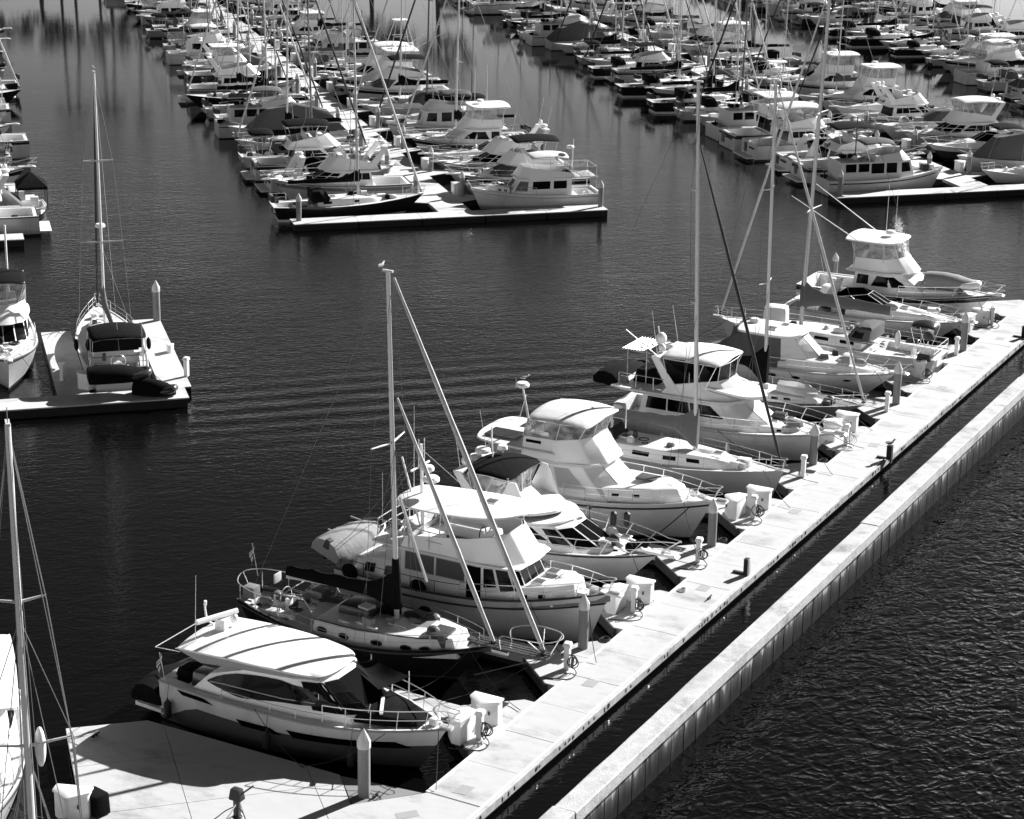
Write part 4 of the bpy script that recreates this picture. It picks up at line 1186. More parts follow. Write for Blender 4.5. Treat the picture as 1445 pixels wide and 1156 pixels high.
    MB().box((3.1, 0.55, 2.0), (0.9, 0.7, 0.35), 'brightwork', taper=0.9).build('companion_hatch', b, bevel=0.03)
    gear(b, [(0.6, 2.5, -0.9, 0.9, 1.25), (1.0, 2.6, -1.2, 1.2, 1.45), (5.7, 9.8, -1.1, 1.1, 1.9)], 12, 26, 0)
    rnd = random.Random(3)
    for i in range(7): MB().torus((3.3 + rnd.uniform(0, 1.6), rnd.uniform(-1.3, 1.2), 1.95), 0.14, 0.03, rnd.choice(['paleline', 'rope', 'paleline']), 'z', 10).build('rope_coil', b)
    flag(b, 0.1, 0.55, 2.1, 1.4)
    line(b, (11.0, -0.6, 1.7), (14.2, -2.3, 0.6), 0.3); line(b, (11.0, -0.6, 1.7), (9.5, -3.4, 0.6), 0.4); line(b, (14.0, -0.1, 1.9), (11.2, -3.2, 0.6), 0.25)
cutter()

def trawler():
    b, X = berth('trawler_yacht', 'white trawler yacht with flying bridge hardtop, black wheelhouse door and round radar mast', 'trawler yacht', -45.8, 71.3)
    L = 12.3
    h = Hull(L, 4.2, 1.72, 2.55, sag_=0.16, tw=0.88, p=2.5, rake=0.95, tr=0.1, flare=0.40, mid=0.05)
    h.mesh(parent=b)
    h.deck(b, 0.42, 0.09, 0, m='deck', mcap='teak')
    h.rub(b, 0.22, 0.045, 'boot'); h.rub(b, 0.02, 0.03, 'brightwork', name='cap_rail')
    MB().tube([h.point(0.5 + i * 1.1, 0.0, -1) for i in range(11)], 0.02, 'boot', 4).build('sheer_stripe', b)
    # aft cabin
    a = House([(0.7, 1.45), (3.3, 1.55)], [(0.85, 1.2), (3.3, 1.3)], 1.35, [2.25, 2.42], 0.12)
    a.mesh('aft_cabin', b, 'white', bevel=0.08)
    a.windows(b, side=[(0.2, 0.4, 0.35, 0.75), (0.6, 0.8, 0.35, 0.75)], name='aft_window')
    hatch(b, 1.9, 0.1, 2.45, 0.8, 'white')
    # saloon and wheelhouse
    s = House([(3.2, 1.62), (6.9, 1.66), (8.75, 1.45), (9.05, 0.95)], [(3.2, 1.52), (6.9, 1.55), (8.2, 1.30), (8.42, 0.85)], [1.35, 1.4, 1.9, 1.95], 3.22, 0.04)
    s.mesh('saloon', b, 'white', bevel=0.04)
    for q in (1, -1):
        for t0, t1, v0, v1, m in ((0.06, 0.44, 0.5, 0.93, 'shade'), (0.47, 0.84, 0.5, 0.93, 'shade')):
            mb = MB(); s.panel(mb, t0, t1, v0, v1, m, q); w = mb.build('window', b)
            P = [s.at(t0, v0, q), s.at(t1, v0, q), s.at(t1, v1, q), s.at(t0, v1, q)]
            poles(w, [[p + Vector((0, q * 0.02, 0)) for p in P + P[:1]]], 0.022, 'lightgrey', 'window_frame')
        mb = MB(); s.panel(mb, 0.87, 1.12, 0.06, 0.92, 'glass', q); mb.build('wheelhouse_door', b)
        mb = MB(); s.panel(mb, 1.2, 1.55, 0.42, 0.9, 'glass', q, t0t=1.2, t1t=1.5); mb.build('window', b)
        mb = MB(); s.panel(mb, 1.64, 2.0, 0.30, 0.9, 'glass', q, t0t=1.58, t1t=1.96); mb.build('window', b)
    s.windows(b, front=[(-0.95, -0.36, 0.28, 0.88), (-0.3, 0.3, 0.28, 0.88), (0.36, 0.95, 0.28, 0.88)])
    for q in (1, -1):
        mb = MB(); s.panel(mb, 2.06, 2.94, 0.28, 0.88, 'glass', q); mb.build('windscreen', b)
    # trunk cabin forward with three hatches
    f = House([(8.6, 1.42), (10.2, 1.15), (11.0, 0.55)], [(8.6, 1.3), (10.15, 1.02), (10.85, 0.45)], [1.6, 1.85, 1.95], [2.42, 2.68, 2.75], 0.08)
    f.mesh('trunk_cabin', b, 'white', bevel=0.05)
    f.windows(b, side=[(0.15, 0.33, 0.42, 0.62), (0.62, 0.8, 0.42, 0.62)], name='port_light')
    for x, y in ((9.35, -0.65), (9.35, 0.65), (10.2, 0.0)): hatch(b, x, y, 2.60 + 0.13 * (x - 9.35) / 0.85, 0.5, 'shade')
    MB().box((10.95, 0, 2.25), (0.7, 0.6, 0.22), 'white').build('deck_step', b, bevel=0.04)
    # flying bridge: deck, coaming leaning back, seats
    slab('boat_deck', b, [(1.7, 1.3), (2.2, 1.7), (6.0, 1.78), (8.5, 1.62), (8.85, 0.9), (8.95, 0.0)], 3.28, 0.12, 0.05, 'white', n=3)
    co = House([(3.2, 1.62), (6.8, 1.66), (8.3, 1.42), (8.8, 0.7)], [(3.4, 1.52), (6.4, 1.52), (7.55, 1.25), (7.95, 0.62)], 3.26, [3.75, 4.2, 4.42, 4.48], 0.0)
    co.mesh('bridge_coaming', b, 'white', bevel=0.05, roof=False)
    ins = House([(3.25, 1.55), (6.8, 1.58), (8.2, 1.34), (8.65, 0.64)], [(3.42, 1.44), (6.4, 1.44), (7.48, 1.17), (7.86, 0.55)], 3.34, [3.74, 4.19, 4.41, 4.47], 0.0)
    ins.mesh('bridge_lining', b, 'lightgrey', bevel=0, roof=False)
    MB().box((6.9, -0.35, 3.85), (0.5, 1.5, 0.75), 'white', taper=0.8).build('helm_console', b, bevel=0.06)
    MB().torus((6.55, -0.5, 4.15), 0.27, 0.025, 'rubber', 'x', 14).build('helm_wheel', b)
    MB().box((5.2, 0.6, 3.65), (1.9, 0.6, 0.5), 'seat').box((5.2, 0.93, 3.95), (1.9, 0.14, 0.5), 'seat').build('bridge_seat', b, bevel=0.06)
    MB().tube([(5.2, -1.1, 3.85), (6.6, -0.9, 3.85)], [0.16, 0.12], 'charcoal', 8).build('rolled_cover', b)
    ht = slab('bridge_hardtop', b, [(2.5, 0.0), (2.52, 0.7), (2.9, 1.35), (4.5, 1.62), (6.6, 1.58), (7.9, 1.2), (8.5, 0.6), (8.62, 0.0)], 4.98, 0.10, 0.14, 'white', zs=lambda t: 0.30 * t, n=4)
    hatch(ht, 6.6, 0.2, 5.33, 0.5, 'shade')
    poles(ht, [[(x, q * y, 3.3), (x + 0.1, q * y, 5.0)] for q in (1, -1) for x, y in ((3.2, 1.35), (5.0, 1.5), (7.5, 1.2))], 0.03, 'steel', 'hardtop_post')
    poles(b, [[(x, y, 3.3), (x, y, 4.15)] for x, y in ((1.9, 1.3), (1.9, -1.3), (2.7, -1.55), (3.6, -1.6), (4.6, -1.6), (1.85, 0), (2.7, 1.55), (3.6, 1.6))] + [[(5.2, q * 1.6, zz), (1.9, q * 1.3, zz)] for q in (1, -1) for zz in (4.15, 3.75)] + [[(1.9, 1.3, zz), (1.85, 0, zz), (1.9, -1.3, zz)] for zz in (4.15, 3.75)], 0.022, 'steel', 'bridge_rail_frame')
    # mast with radar, spotlight arms
    m_ = MB().tube([(3.35, 0, 3.2), (3.25, 0, 7.35)], [0.09, 0.06], 'plastic', 8).build('radar_mast', b)
    MB().tube([(3.2, -0.75, 6.35), (3.2, 0.75, 6.35)], 0.05, 'plastic', 6).tube([(3.25, -0.2, 6.3), (3.25, -0.2, 7.6)], 0.025, 'plastic', 5).tube([(3.2, 0.35, 6.35), (3.2, 0.35, 7.5)], 0.02, 'plastic', 5).build('cross_arm', m_)
    radome(m_, 3.75, 0, 5.75, 0.36); radome(m_, 3.6, 0, 6.2, 0.26)
    antenna(b, (2.6, 0.5, 3.4), 5.4, (0, 0), 0.016); antenna(b, (2.2, -1.4, 4.1), 2.2)
    MB().tube([(3.3, 0, 3.4), (2.3, 0, 6.6)], 0.05, 'alu', 6).build('derrick_boom', b)
    poles(b, [[(3.3, 0, 7.1), (0.3, 1.2, 2.9)], [(3.3, 0, 7.1), (0.3, -1.2, 2.9)], [(3.3, 0, 7.1), (6.2, 0, 5.3)]], 0.012, 'wire', 'mast_wire')
    h.rail(b, 6.3, 12.2, 0.62, 6, 0.12, 0.02, ext=0.25)
    h.rail(b, 0.3, 6.3, 0.5, 6, 0.12, 0.018, bow=False, mid=False, m='brightwork', name='side_rail_frame')
    MB().box((12.35, 0, 2.5), (1.0, 0.34, 0.10), 'white').box((12.5, 0, 2.6), (0.5, 0.12, 0.1), 'steel').build('anchor_pulpit', b, bevel=0.02)
    MB().box((11.55, 0, 2.45), (0.3, 0.35, 0.35), 'steel').build('windlass', b, bevel=0.05)
    MB().box((0.25, 0, 1.55), (0.12, 1.3, 0.5), 'white').build('transom_gate', b, bevel=0.03)
    for x in (4.3, 0.9): MB().ell((x, -1.98, 1.75), (0.42, 0.12, 0.36), 'blackcanvas').build('wrapped_buoy', b)
    rnd = random.Random(5)
    for i in range(6): MB().ell((2.0 + rnd.uniform(-0.2, 1.2), rnd.uniform(-0.9, 0.3), 3.45 + rnd.uniform(0, 0.3)), (0.3, 0.25, 0.2), rnd.choice(['seat', 'lightgrey', 'white', 'charcoal'])).build('deck_gear', b)
    poles(b, [[(0.3, q * 0.9, 2.0), (-0.1, q * 0.9, 2.85), (-0.9, q * 0.9, 2.95)] for q in (1, -1)], 0.045, 'steel', 'davit')
    line(b, (11.7, -0.9, 2.5), (13.0, -2.6, 0.6), 0.25); line(b, (9.5, -1.75, 2.1), (11.8, -2.9, 0.6), 0.25)
    dinghy(D(-45.95, 69.2, 2.35), heading(HEAD_WALK - 84), 'grey canvas covered dinghy hanging on davits behind the trawler yacht', 3.7, 1.6, 'charcoal', cover='lightcanvas', motor='rubber', roll=0.3)
trawler()

def flybridge(b, L=12.2, B=4.2, zs=1.6, zb=2.05, hull='hullwhite', house=(3.2, 7.6), housez=2.75, glass='glass', fb=(2.6, 6.3), fbz=3.75, top='blackcanvas', topz=4.75, arch=True, rail=True, lod=0, stripe='boot', enclosed=True, windcover=None, boot='boot', bands=None, aftroof=0.6, brow=0.5, pulpit=0.8, rake=1.5):
    """flybridge motor yacht"""
    h = Hull(L, B, zs, zb, sag_=0.03, tw=0.90, p=2.7, rake=rake, tr=-0.1, flare=0.46, mid=0.07, wl=0.2)
    h.mesh(hull, boot=boot, bands=bands, parent=b)
    h.deck(b, 0.06, 0.10, max(0.08, (house[0] - 0.2) / L), 0.3, 0.75, 'deck', 'white')
    h.rub(b, 0.06, 0.04, stripe)
    MB().box((-0.45, 0, 0.35), (1.0, B * 0.84, 0.12), 'white').build('swim_platform', b, bevel=0.03)
    a, f = house
    W = B * 0.42
    dz = lambda x: h.hz(x) - 0.12
    s = House([(a, W), (f - 1.6, W), (f + 0.4, W * 0.82), (f + 1.3, W * 0.42)], [(a + 0.25, W * 0.9), (f - 2.2, W * 0.9), (f - 1.2, W * 0.72), (f - 0.7, W * 0.36)], [dz(a), dz(f - 1.6), dz(f), dz(f + 1)], housez, 0.04)
    s.mesh('saloon', b, 'white', bevel=0.05)
    s.windows(b, side=[(0.08, 0.36, 0.45, 0.9), (0.38, 0.68, 0.45, 0.9), (0.70, 1.35, 0.45, 0.9, 0.70, 1.02)], m=glass)
    if windcover:
        for q in (1, -1):
            mb = MB(); s.panel(mb, 1.42, 2.97, 0.2, 0.95, windcover, q, 0.03); mb.build('windscreen_cover', b)
        mb = MB(); s.fpanel(mb, -0.98, 0.98, 0.2, 0.95, windcover, out=0.03); mb.build('windscreen_cover', b)
    else:
        s.windows(b, front=[(-0.96, -0.05, 0.25, 0.9), (0.05, 0.96, 0.25, 0.9)], m=glass)
        s.windows(b, side=[(1.42, 1.94, 0.3, 0.9), (2.04, 2.92, 0.25, 0.9)], m=glass, name='windscreen')
    s.windows(b, aft=[(-0.75, 0.75, 0.12, 0.9)], m='glass', name='saloon_door')
    MB().box((-0.06, B * 0.18, zs * 0.62), (0.06, 0.6, zs * 0.55), 'shade').box((-0.06, -B * 0.16, zs * 0.7), (0.06, 1.1, 0.16), 'dark').build('transom_gate', b)
    # low coachroof on the fore deck
    c = House([(f, W * 0.8), (L - 2.6, W * 0.55), (L - 1.5, W * 0.18)], [(f, W * 0.7), (L - 2.7, W * 0.44), (L - 1.9, W * 0.12)], [dz(f), dz(L - 2.6), dz(L - 1.5)], [dz(f) + 0.36, dz(L - 2.6) + 0.26, dz(L - 1.5) + 0.12], 0.06)
    c.mesh('coachroof', b, 'white', bevel=0.05)
    if lod < 2: hatch(b, L - 3.3, 0, dz(L - 3.3) + 0.36, 0.5, 'shade')
    if lod == 0:
        hatch(b, f + 1.5, 0.55, dz(f + 1.5) + 0.40, 0.4, 'shade')
        for x0 in (f, f + 1.4):
            mb = MB(); c.panel(mb, (x0 - f) / (L - 2.6 - f) * 0.9 + 0.08, (x0 - f) / (L - 2.6 - f) * 0.9 + 0.26, 0.35, 0.7, 'glass', -1); mb.build('port_light', b)
    slab('flybridge_deck', b, [(a - aftroof, W * 0.8), (a - aftroof + 0.3, W * 1.02), (f - 2.4, W * 1.0), (f - 1.3 + brow, W * 0.7), (f - 0.8 + brow, 0.0)], housez + 0.14, 0.16, 0.03, 'white', n=3)
    x0, x1 = fb
    co = House([(x0, W * 0.92), (x1 - 0.6, W * 0.92), (x1 + 0.7, W * 0.66), (x1 + 1.25, W * 0.25)], [(x0 + 0.5, W * 0.88), (x1 - 1.2, W * 0.86), (x1 - 0.2, W * 0.6), (x1 + 0.15, W * 0.22)], housez + 0.1, [fbz - 0.35, fbz, fbz + 0.1, fbz + 0.12], 0)
    co.mesh('bridge_coaming', b, 'white', bevel=0.05, roof=False)
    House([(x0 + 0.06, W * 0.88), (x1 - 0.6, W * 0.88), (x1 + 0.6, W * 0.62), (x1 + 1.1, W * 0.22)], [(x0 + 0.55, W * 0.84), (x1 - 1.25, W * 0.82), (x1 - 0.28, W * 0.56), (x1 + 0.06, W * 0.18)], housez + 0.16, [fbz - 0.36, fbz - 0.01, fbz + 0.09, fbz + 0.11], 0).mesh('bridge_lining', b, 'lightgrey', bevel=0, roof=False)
    if lod < 2:
        MB().box((x1 - 0.6, -0.3, fbz - 0.2), (0.5, 1.3, 0.7), 'white', taper=0.8).build('helm_console', b, bevel=0.05)
        MB().box((x1 - 1.6, 0.0, fbz - 0.3), (0.6, 1.9, 0.5), 'seat').box((x1 - 1.95, 0.0, fbz + 0.05), (0.14, 1.9, 0.6), 'seat').build('helm_seat', b, bevel=0.05)
    if arch:
        mb = MB()
        for q in (1, -1):
            mb.loft([[(x0 + 0.5, q * W * 0.93, housez + 0.2), (x0 + 1.2, q * W * 0.93, housez + 0.2), (x0 + 1.2, q * W * 0.84, housez + 0.2), (x0 + 0.5, q * W * 0.84, housez + 0.2)], [(x0 - 0.6, q * W * 0.86, topz - 0.15), (x0 - 0.15, q * W * 0.86, topz - 0.15), (x0 - 0.15, q * W * 0.76, topz - 0.15), (x0 - 0.6, q * W * 0.76, topz - 0.15)]], 'white')
        mb.box((x0 - 0.38, 0, topz - 0.1), (0.46, W * 1.72, 0.12), 'white')
        ar = mb.build('radar_arch', b, bevel=0.03)
        radome(ar, x0 - 0.4, 0.2, topz - 0.03, 0.32)
        if lod < 2:
            antenna(ar, (x0 - 0.4, -W * 0.7, topz), 2.3, (-0.4, 0)); antenna(ar, (x0 - 0.4, W * 0.7, topz), 2.0, (-0.4, 0))
            MB().ell((x0 - 0.4, -0.75, topz + 0.2), (0.2, 0.2, 0.24), 'plastic').build('satellite_dome', ar)
    if top:
        t = bimini(b, x0 - 0.1, x1 + 0.2, W * 0.92, topz, top, legs=None)
        poles(t, [[(x, W * 0.86, fbz - 0.3), (x + d_, W * 0.88, topz - 0.08), (x + d_, -W * 0.88, topz - 0.08), (x, -W * 0.86, fbz - 0.3)] for x, d_ in ((x0 + 0.5, -0.3), ((x0 + x1) / 2, 0.0), (x1 - 0.7, 0.6))] + [[(x0 + 0.2, q * W * 0.88, topz - 0.08), (x1 - 0.1, q * W * 0.88, topz - 0.08)] for q in (1, -1)], 0.02, 'steel', 'bimini_frame')
        if enclosed: curtain(t, [(x0 + 0.5, W * 0.87), (x1 - 1.2, W * 0.85), (x1 - 0.2, W * 0.59), (x1 + 0.12, W * 0.2)], [(x0 + 0.2, W * 0.9), (x1 - 0.7, W * 0.9), (x1 - 0.02, W * 0.84), (x1 + 0.12, W * 0.25)], [fbz - 0.33, fbz, fbz + 0.09, fbz + 0.1], topz + 0.02)
    gear(b, [(0.5, a - 0.3, -W * 0.8, W * 0.8, 0.78), (x0 + 0.5, x1 - 1.0, -W * 0.7, W * 0.7, housez + 0.2), (f + 0.3, L - 1.6, -W * 0.4, W * 0.4, dz(L - 3) + 0.3), (a - aftroof + 0.3, x0 + 0.3, -W * 0.8, W * 0.8, housez + 0.15)], int(L * 100 + topz * 10), 14, lod)
    if rail and lod < 2: h.rail(b, L * 0.42, L + 0.02, 0.72, 7 if lod == 0 else 5, 0.1, 0.02, ext=pulpit)
    if pulpit: MB().box((L + 0.05, 0, zb + 0.02), (pulpit * 2, 0.5, 0.09), 'white', taper=0.8).box((L + 0.35, 0, zb + 0.1), (0.5, 0.12, 0.1), 'steel').build('bow_pulpit', b, bevel=0.03)
    if lod == 0:
        MB().box((L - 1.0, 0, zb + 0.08), (0.35, 0.3, 0.2), 'steel').build('windlass', b, bevel=0.04)
        line(b, (L - 1.0, -0.7, zb), (L + 0.9, -2.4, 0.6), 0.2); line(b, (L - 1.0, 0.7, zb), (L + 0.9, 2.4, 0.6), 0.2); line(b, (L * 0.55, -B * 0.5, zs + 0.1), (L * 0.9, -B * 0.65, 0.6), 0.3)
        for x in (L * 0.3, L * 0.6): fender(b, x, -h.hy(x) - 0.12, 0.5, 0.65, 0.13, 'plastic')
    return h, s

def black_top_yacht():
    b, X = berth('motor_yacht', 'white motor yacht with black bimini and clear curtains round its flybridge', 'motor yacht', -46.3, 77.9)
    h, s = flybridge(b, L=12.0, B=4.2, zs=1.55, zb=1.8, house=(2.6, 8.6), housez=2.55, fb=(3.0, 5.2), fbz=3.45, top='blackcanvas', topz=4.42, brow=0.1, pulpit=0.9, glass='glass')
    # the long white brow over the windscreen
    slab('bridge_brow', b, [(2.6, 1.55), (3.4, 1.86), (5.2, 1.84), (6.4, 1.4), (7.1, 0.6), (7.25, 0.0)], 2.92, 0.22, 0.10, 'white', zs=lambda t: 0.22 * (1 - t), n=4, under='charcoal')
    for q in (1, -1): MB().loft([[(4.6, q * 1.78, 3.0), (6.3, q * 1.45, 2.92), (6.2, q * 1.38, 2.92), (4.6, q * 1.68, 3.0)], [(5.3, q * 1.6, 4.35), (5.6, q * 1.55, 4.35), (5.6, q * 1.48, 4.35), (5.3, q * 1.5, 4.35)]], 'white').build('windshield_wing', b, bevel=0.02)
    MB().tube([(3.6, 0.0, 4.5), (3.5, 0.0, 6.2)], 0.035, 'plastic', 6).build('signal_mast', b)
    radome(b, 2.9, 0.3, 4.75, 0.36); radome(b, 3.7, 0.7, 4.9, 0.24)
    MB().tube([(10.9, -0.3, 1.8), (11.5, 0.25, 1.8)], 0.05, 'steel', 6).build('anchor', b)
    for dx, dy in ((0, 0), (0.55, 0.25)): MB().lathe((9.0 + dx, 1.55 + dy, 1.95), [(0.02, 0), (0.15, 0.1), (0.15, 0.65), (0.02, 0.75)], 'rubber', 10).build('fender', b)
    for i in range(5): MB().ell((10.75 + 0.1 * i, -0.45 + 0.2 * i, 2.0), (0.2, 0.2, 0.22), 'blackcanvas').build('coiled_line', b)
    MB().box((11.9, -0.15, 1.86), (2.2, 0.32, 0.12), 'white', taper=0.85).build('gangplank', b, bevel=0.03)
    MB().lathe((8.1, 0.9, 2.05), [(0.02, 0), (0.02, 0.75), (0.09, 0.78), (0.12, 0.95), (0.02, 0.98)], 'charcoal', 8).build('horn_pole', b)
black_top_yacht()

def bridge_trawler():
    b, X = berth('pilothouse_yacht', 'white motor yacht with domed white bimini and two solar panels on its aft roof', 'motor yacht', -46.9, 84.4)
    L = 12.4
    h = Hull(L, 4.5, 1.62, 2.2, sag_=0.08, tw=0.88, p=2.5, rake=1.1, tr=0.0, flare=0.42, mid=0.05)
    h.mesh(parent=b)
    h.deck(b, 0.10, 0.10, 0.06, 0.4, 0.8, 'deck', 'white')
    h.rub(b, 0.14, 0.045, 'boot'); h.rub(b, 0.0, 0.03, 'white', name='cap_rail')
    s = House([(0.9, 2.0), (4.5, 2.05), (7.6, 1.75), (8.5, 0.9)], [(0.9, 1.9), (4.4, 1.92), (6.2, 1.55), (6.8, 0.8)], [1.5, 1.5, 1.7, 1.8], [3.2, 3.2, 3.2, 3.2], 0.02)
    s.mesh('saloon', b, 'white', bevel=0.05)
    s.windows(b, side=[(0.10, 0.38, 0.48, 0.93), (0.78, 1.16, 0.40, 0.9)], m='glass')
    s.windows(b, side=[(1.28, 1.80, 0.30, 0.88, 1.26, 1.62)], m='lightgrey', name='covered_window')
    for q in (1, -1):
        mb = MB(); s.panel(mb, 2.02, 2.97, 0.14, 0.90, 'whitecanvas', q, 0.03); mb.build('windscreen_cover', b)
    mb = MB(); s.fpanel(mb, -0.98, 0.98, 0.14, 0.9, 'whitecanvas', out=0.03); mb.build('windscreen_cover', b)
    s.windows(b, aft=[(-0.5, 0.5, 0.08, 0.85)], name='saloon_door')
    f = House([(7.3, 1.72), (9.8, 1.25), (11.0, 0.5)], [(7.3, 1.5), (9.7, 1.08), (10.7, 0.4)], [1.7, 1.9, 2.0], [2.3, 2.5, 2.52], 0.1)
    f.mesh('trunk_cabin', b, 'white', bevel=0.06)
    f.windows(b, side=[(0.22, 0.36, 0.35, 0.6), (0.62, 0.76, 0.35, 0.6)], name='port_light')
    MB().box((8.9, 0.25, 2.56), (1.0, 0.8, 0.10), 'shade').build('deck_hatch', b, bevel=0.02)
    hatch(b, 10.1, 0, 2.54, 0.5, 'white')
    # upper deck and aft roof with solar panels
    slab('aft_roof', b, [(0.45, 0.0), (0.5, 1.2), (1.0, 1.95), (3.2, 2.15), (5.0, 2.1)], 3.72, 0.14, 0.14, 'white', n=4)
    for x, y in ((1.55, -0.95), (2.5, 0.85)): MB().box((x + 0.3, y, 3.93 - 0.06 * abs(y)), (1.75, 1.15, 0.04), 'solar').build('solar_panel', b)
    slab('boat_deck', b, [(2.4, 1.9), (4.6, 2.06), (6.6, 1.66), (7.15, 0.8), (7.25, 0.0)], 3.30, 0.14, 0.02, 'white', n=3)
    co = House([(3.2, 1.95), (5.2, 1.95), (6.7, 1.5), (7.3, 0.8)], [(3.3, 1.9), (5.0, 1.86), (6.0, 1.42), (6.4, 0.75)], 3.28, [4.3, 4.32, 4.4, 4.42], 0)
    co.mesh('bridge_coaming', b, 'white', bevel=0.05, roof=False)
    mb = MB(); co.panel(mb, 0.1, 0.55, 0.72, 0.86, 'glass', -1); mb.build('vent_slot', b)
    t = bimini(b, 3.3, 6.7, 1.85, 5.15, 'whitecanvas', name='bridge_bimini', slope=0.0)
    curtain(t, [(3.2, 0.5), (3.25, 1.86), (5.0, 1.83), (6.0, 1.4), (6.4, 0.72)], [(3.4, 0.5), (3.45, 1.75), (5.2, 1.82), (6.5, 1.72), (6.62, 0.75)], [4.28, 4.29, 4.31, 4.4, 4.42], 5.15, m='vinyl')
    MB().box((5.6, -0.4, 4.3), (0.5, 1.2, 0.7), 'charcoal', taper=0.8).build('helm_console', b, bevel=0.05)
    MB().box((4.5, 0.2, 4.2), (0.7, 2.4, 0.8), 'shade').build('helm_seat', b, bevel=0.1)
    m_ = MB().tube([(2.7, 0.0, 3.8), (2.2, 0.0, 6.05)], [0.06, 0.045], 'plastic', 7).tube([(1.7, 0.5, 3.85), (2.35, 0.1, 5.6)], 0.02, 'plastic', 5).build('radar_mast', b)
    radome(m_, 2.2, 0, 6.0, 0.33); antenna(m_, (2.0, -0.3, 6.0), 0.5)
    antenna(b, (7.0, 1.6, 4.3), 1.1, r=0.03)
    h.rail(b, 5.6, 12.35, 0.68, 7, 0.12, 0.02, ext=0.35)
    MB().box((12.5, 0, 2.18), (1.1, 0.4, 0.10), 'white').box((12.8, 0, 2.28), (0.5, 0.12, 0.1), 'steel').build('anchor_pulpit', b, bevel=0.02)
    MB().box((11.4, 0, 2.3), (0.35, 0.3, 0.25), 'steel').build('windlass', b, bevel=0.05)
    MB().ell((0.2, 1.0, 3.25), (0.25, 0.3, 0.3), 'plastic').build('life_ring_case', b)
    poles(b, [[(0.3, 1.2, 2.0), (-0.5, 1.1, 2.9), (-0.7, 1.1, 2.6)], [(0.3, -1.2, 2.0), (-0.5, -1.1, 2.9), (-0.7, -1.1, 2.6)]], 0.04, 'steel', 'davit')
    line(b, (11.3, -1.0, 2.15), (12.9, -2.9, 0.6), 0.2); line(b, (11.6, -0.9, 2.0), (9.9, -2.6, 0.25), 0.1, 0.03)
bridge_trawler()

b, X = berth('sailboat', 'white sloop with grey canvas sail cover and a black furled headsail', 'sailboat', -47.2, 91.3)
sloop(b, L=13.5, B=4.0, zs=1.35, zb=1.65, xm=8.75, zm=20.3, rake=0.75, xboom=2.6, zboom=2.95, cover='greycanvas', hm=1.15, ha=0.55, dodger='greycanvas', jib='rope', zj=17.3, cab=(3.6, 11.4), cabh=0.62, bowrake=0.55, droop=0.9, mr=0.125, xj=13.35, spr=((0.42, 0.35), (0.72, 0.3)), tr=0.2, hull='lightgrey', boot='charcoal')

def bridge_yacht():
    b, X = berth('flybridge_yacht', 'white flybridge yacht with striped white bimini and three black saloon panes', 'motor yacht', -45.6, 97.2)
    h, s = flybridge(b, L=12.3, B=4.5, zs=1.7, zb=2.0, house=(2.0, 8.2), housez=2.98, fb=(3.2, 6.4), fbz=3.95, top='whitecanvas', topz=5.05, brow=0.35, windcover='whitecanvas', enclosed=False, pulpit=0.7, aftroof=1.5, stripe='lightgrey')
    co = House([(3.6, 1.7), (5.2, 1.7), (6.0, 1.3), (6.3, 0.6)], [(3.4, 1.7), (4.7, 1.72), (5.7, 1.4), (6.2, 0.6)], [3.6, 3.95, 4.05, 4.07], 4.95)
    curtain(b, [(3.7, 1.66), (5.2, 1.62), (6.2, 1.13), (6.55, 0.42)], [(3.3, 1.7), (5.6, 1.7), (6.45, 1.5), (6.6, 0.5)], [3.6, 3.95, 4.05, 4.07], 5.0, m='glass')
    slab('bridge_fairing', b, [(5.3, 1.6), (6.6, 1.45), (7.9, 1.0), (8.6, 0.0)], 3.5, 0.2, 0.12, 'white', zs=lambda t: 0.35 - 0.62 * t, n=4, under='lightgrey')
    MB().ell((2.35, 0.1, 5.5), (0.3, 0.3, 0.34), 'plastic').build('satellite_dome', b)
    MB().tube([(2.9, -1.5, 5.0), (1.2, -1.9, 6.3)], 0.03, 'plastic', 5).tube([(1.95, 0.9, 5.0), (1.8, 0.9, 5.9)], 0.04, 'plastic', 5).build('light_staff', b)
    mb = MB()
    for i in range(9): mb.tube([(0.6 + i * 0.16, -1.0, 4.95), (0.6 + i * 0.16, 1.6, 4.95)], 0.03, 'charcoal', 4)
    mb.tube([(0.6, -1.0, 4.95), (2.2, -1.0, 4.95)], 0.04, 'steel', 5).tube([(0.6, 1.6, 4.95), (2.2, 1.6, 4.95)], 0.04, 'steel', 5)
    for q in (-0.9, 1.5): mb.tube([(0.9, q, 3.2), (0.9, q, 4.95)], 0.03, 'steel', 5).tube([(2.0, q, 3.2), (2.0, q, 4.95)], 0.03, 'steel', 5)
    mb.build('rod_rack_grating', b)
    MB().box((1.9, 0.2, 3.5), (1.5, 2.0, 0.7), 'blackcanvas', taper=0.8).build('covered_locker', b, bevel=0.1)
    poles(b, [[(x, -1.72, 3.1), (x, -1.72, 3.85)] for x in (0.8, 1.8, 2.8)] + [[(0.8, -1.72, 3.85), (3.4, -1.72, 3.85)]], 0.022, 'steel', 'bridge_rail_frame')
    MB().box((0.8, -1.5, 1.6), (0.8, 0.6, 0.9), 'white', taper=0.7).build('cockpit_steps', b, bevel=0.05)
    MB().ell((11.9, 0.9, 2.1), (0.55, 0.3, 0.22), 'plastic').build('bow_light_pod', b)
    dinghy(D(-46.35, 97.4, 2.45), heading(HEAD_WALK - 80), 'black covered tender slung across the stern of the striped bimini yacht', 3.6, 1.8, 'charcoal', cover='blackcanvas')
bridge_yacht()

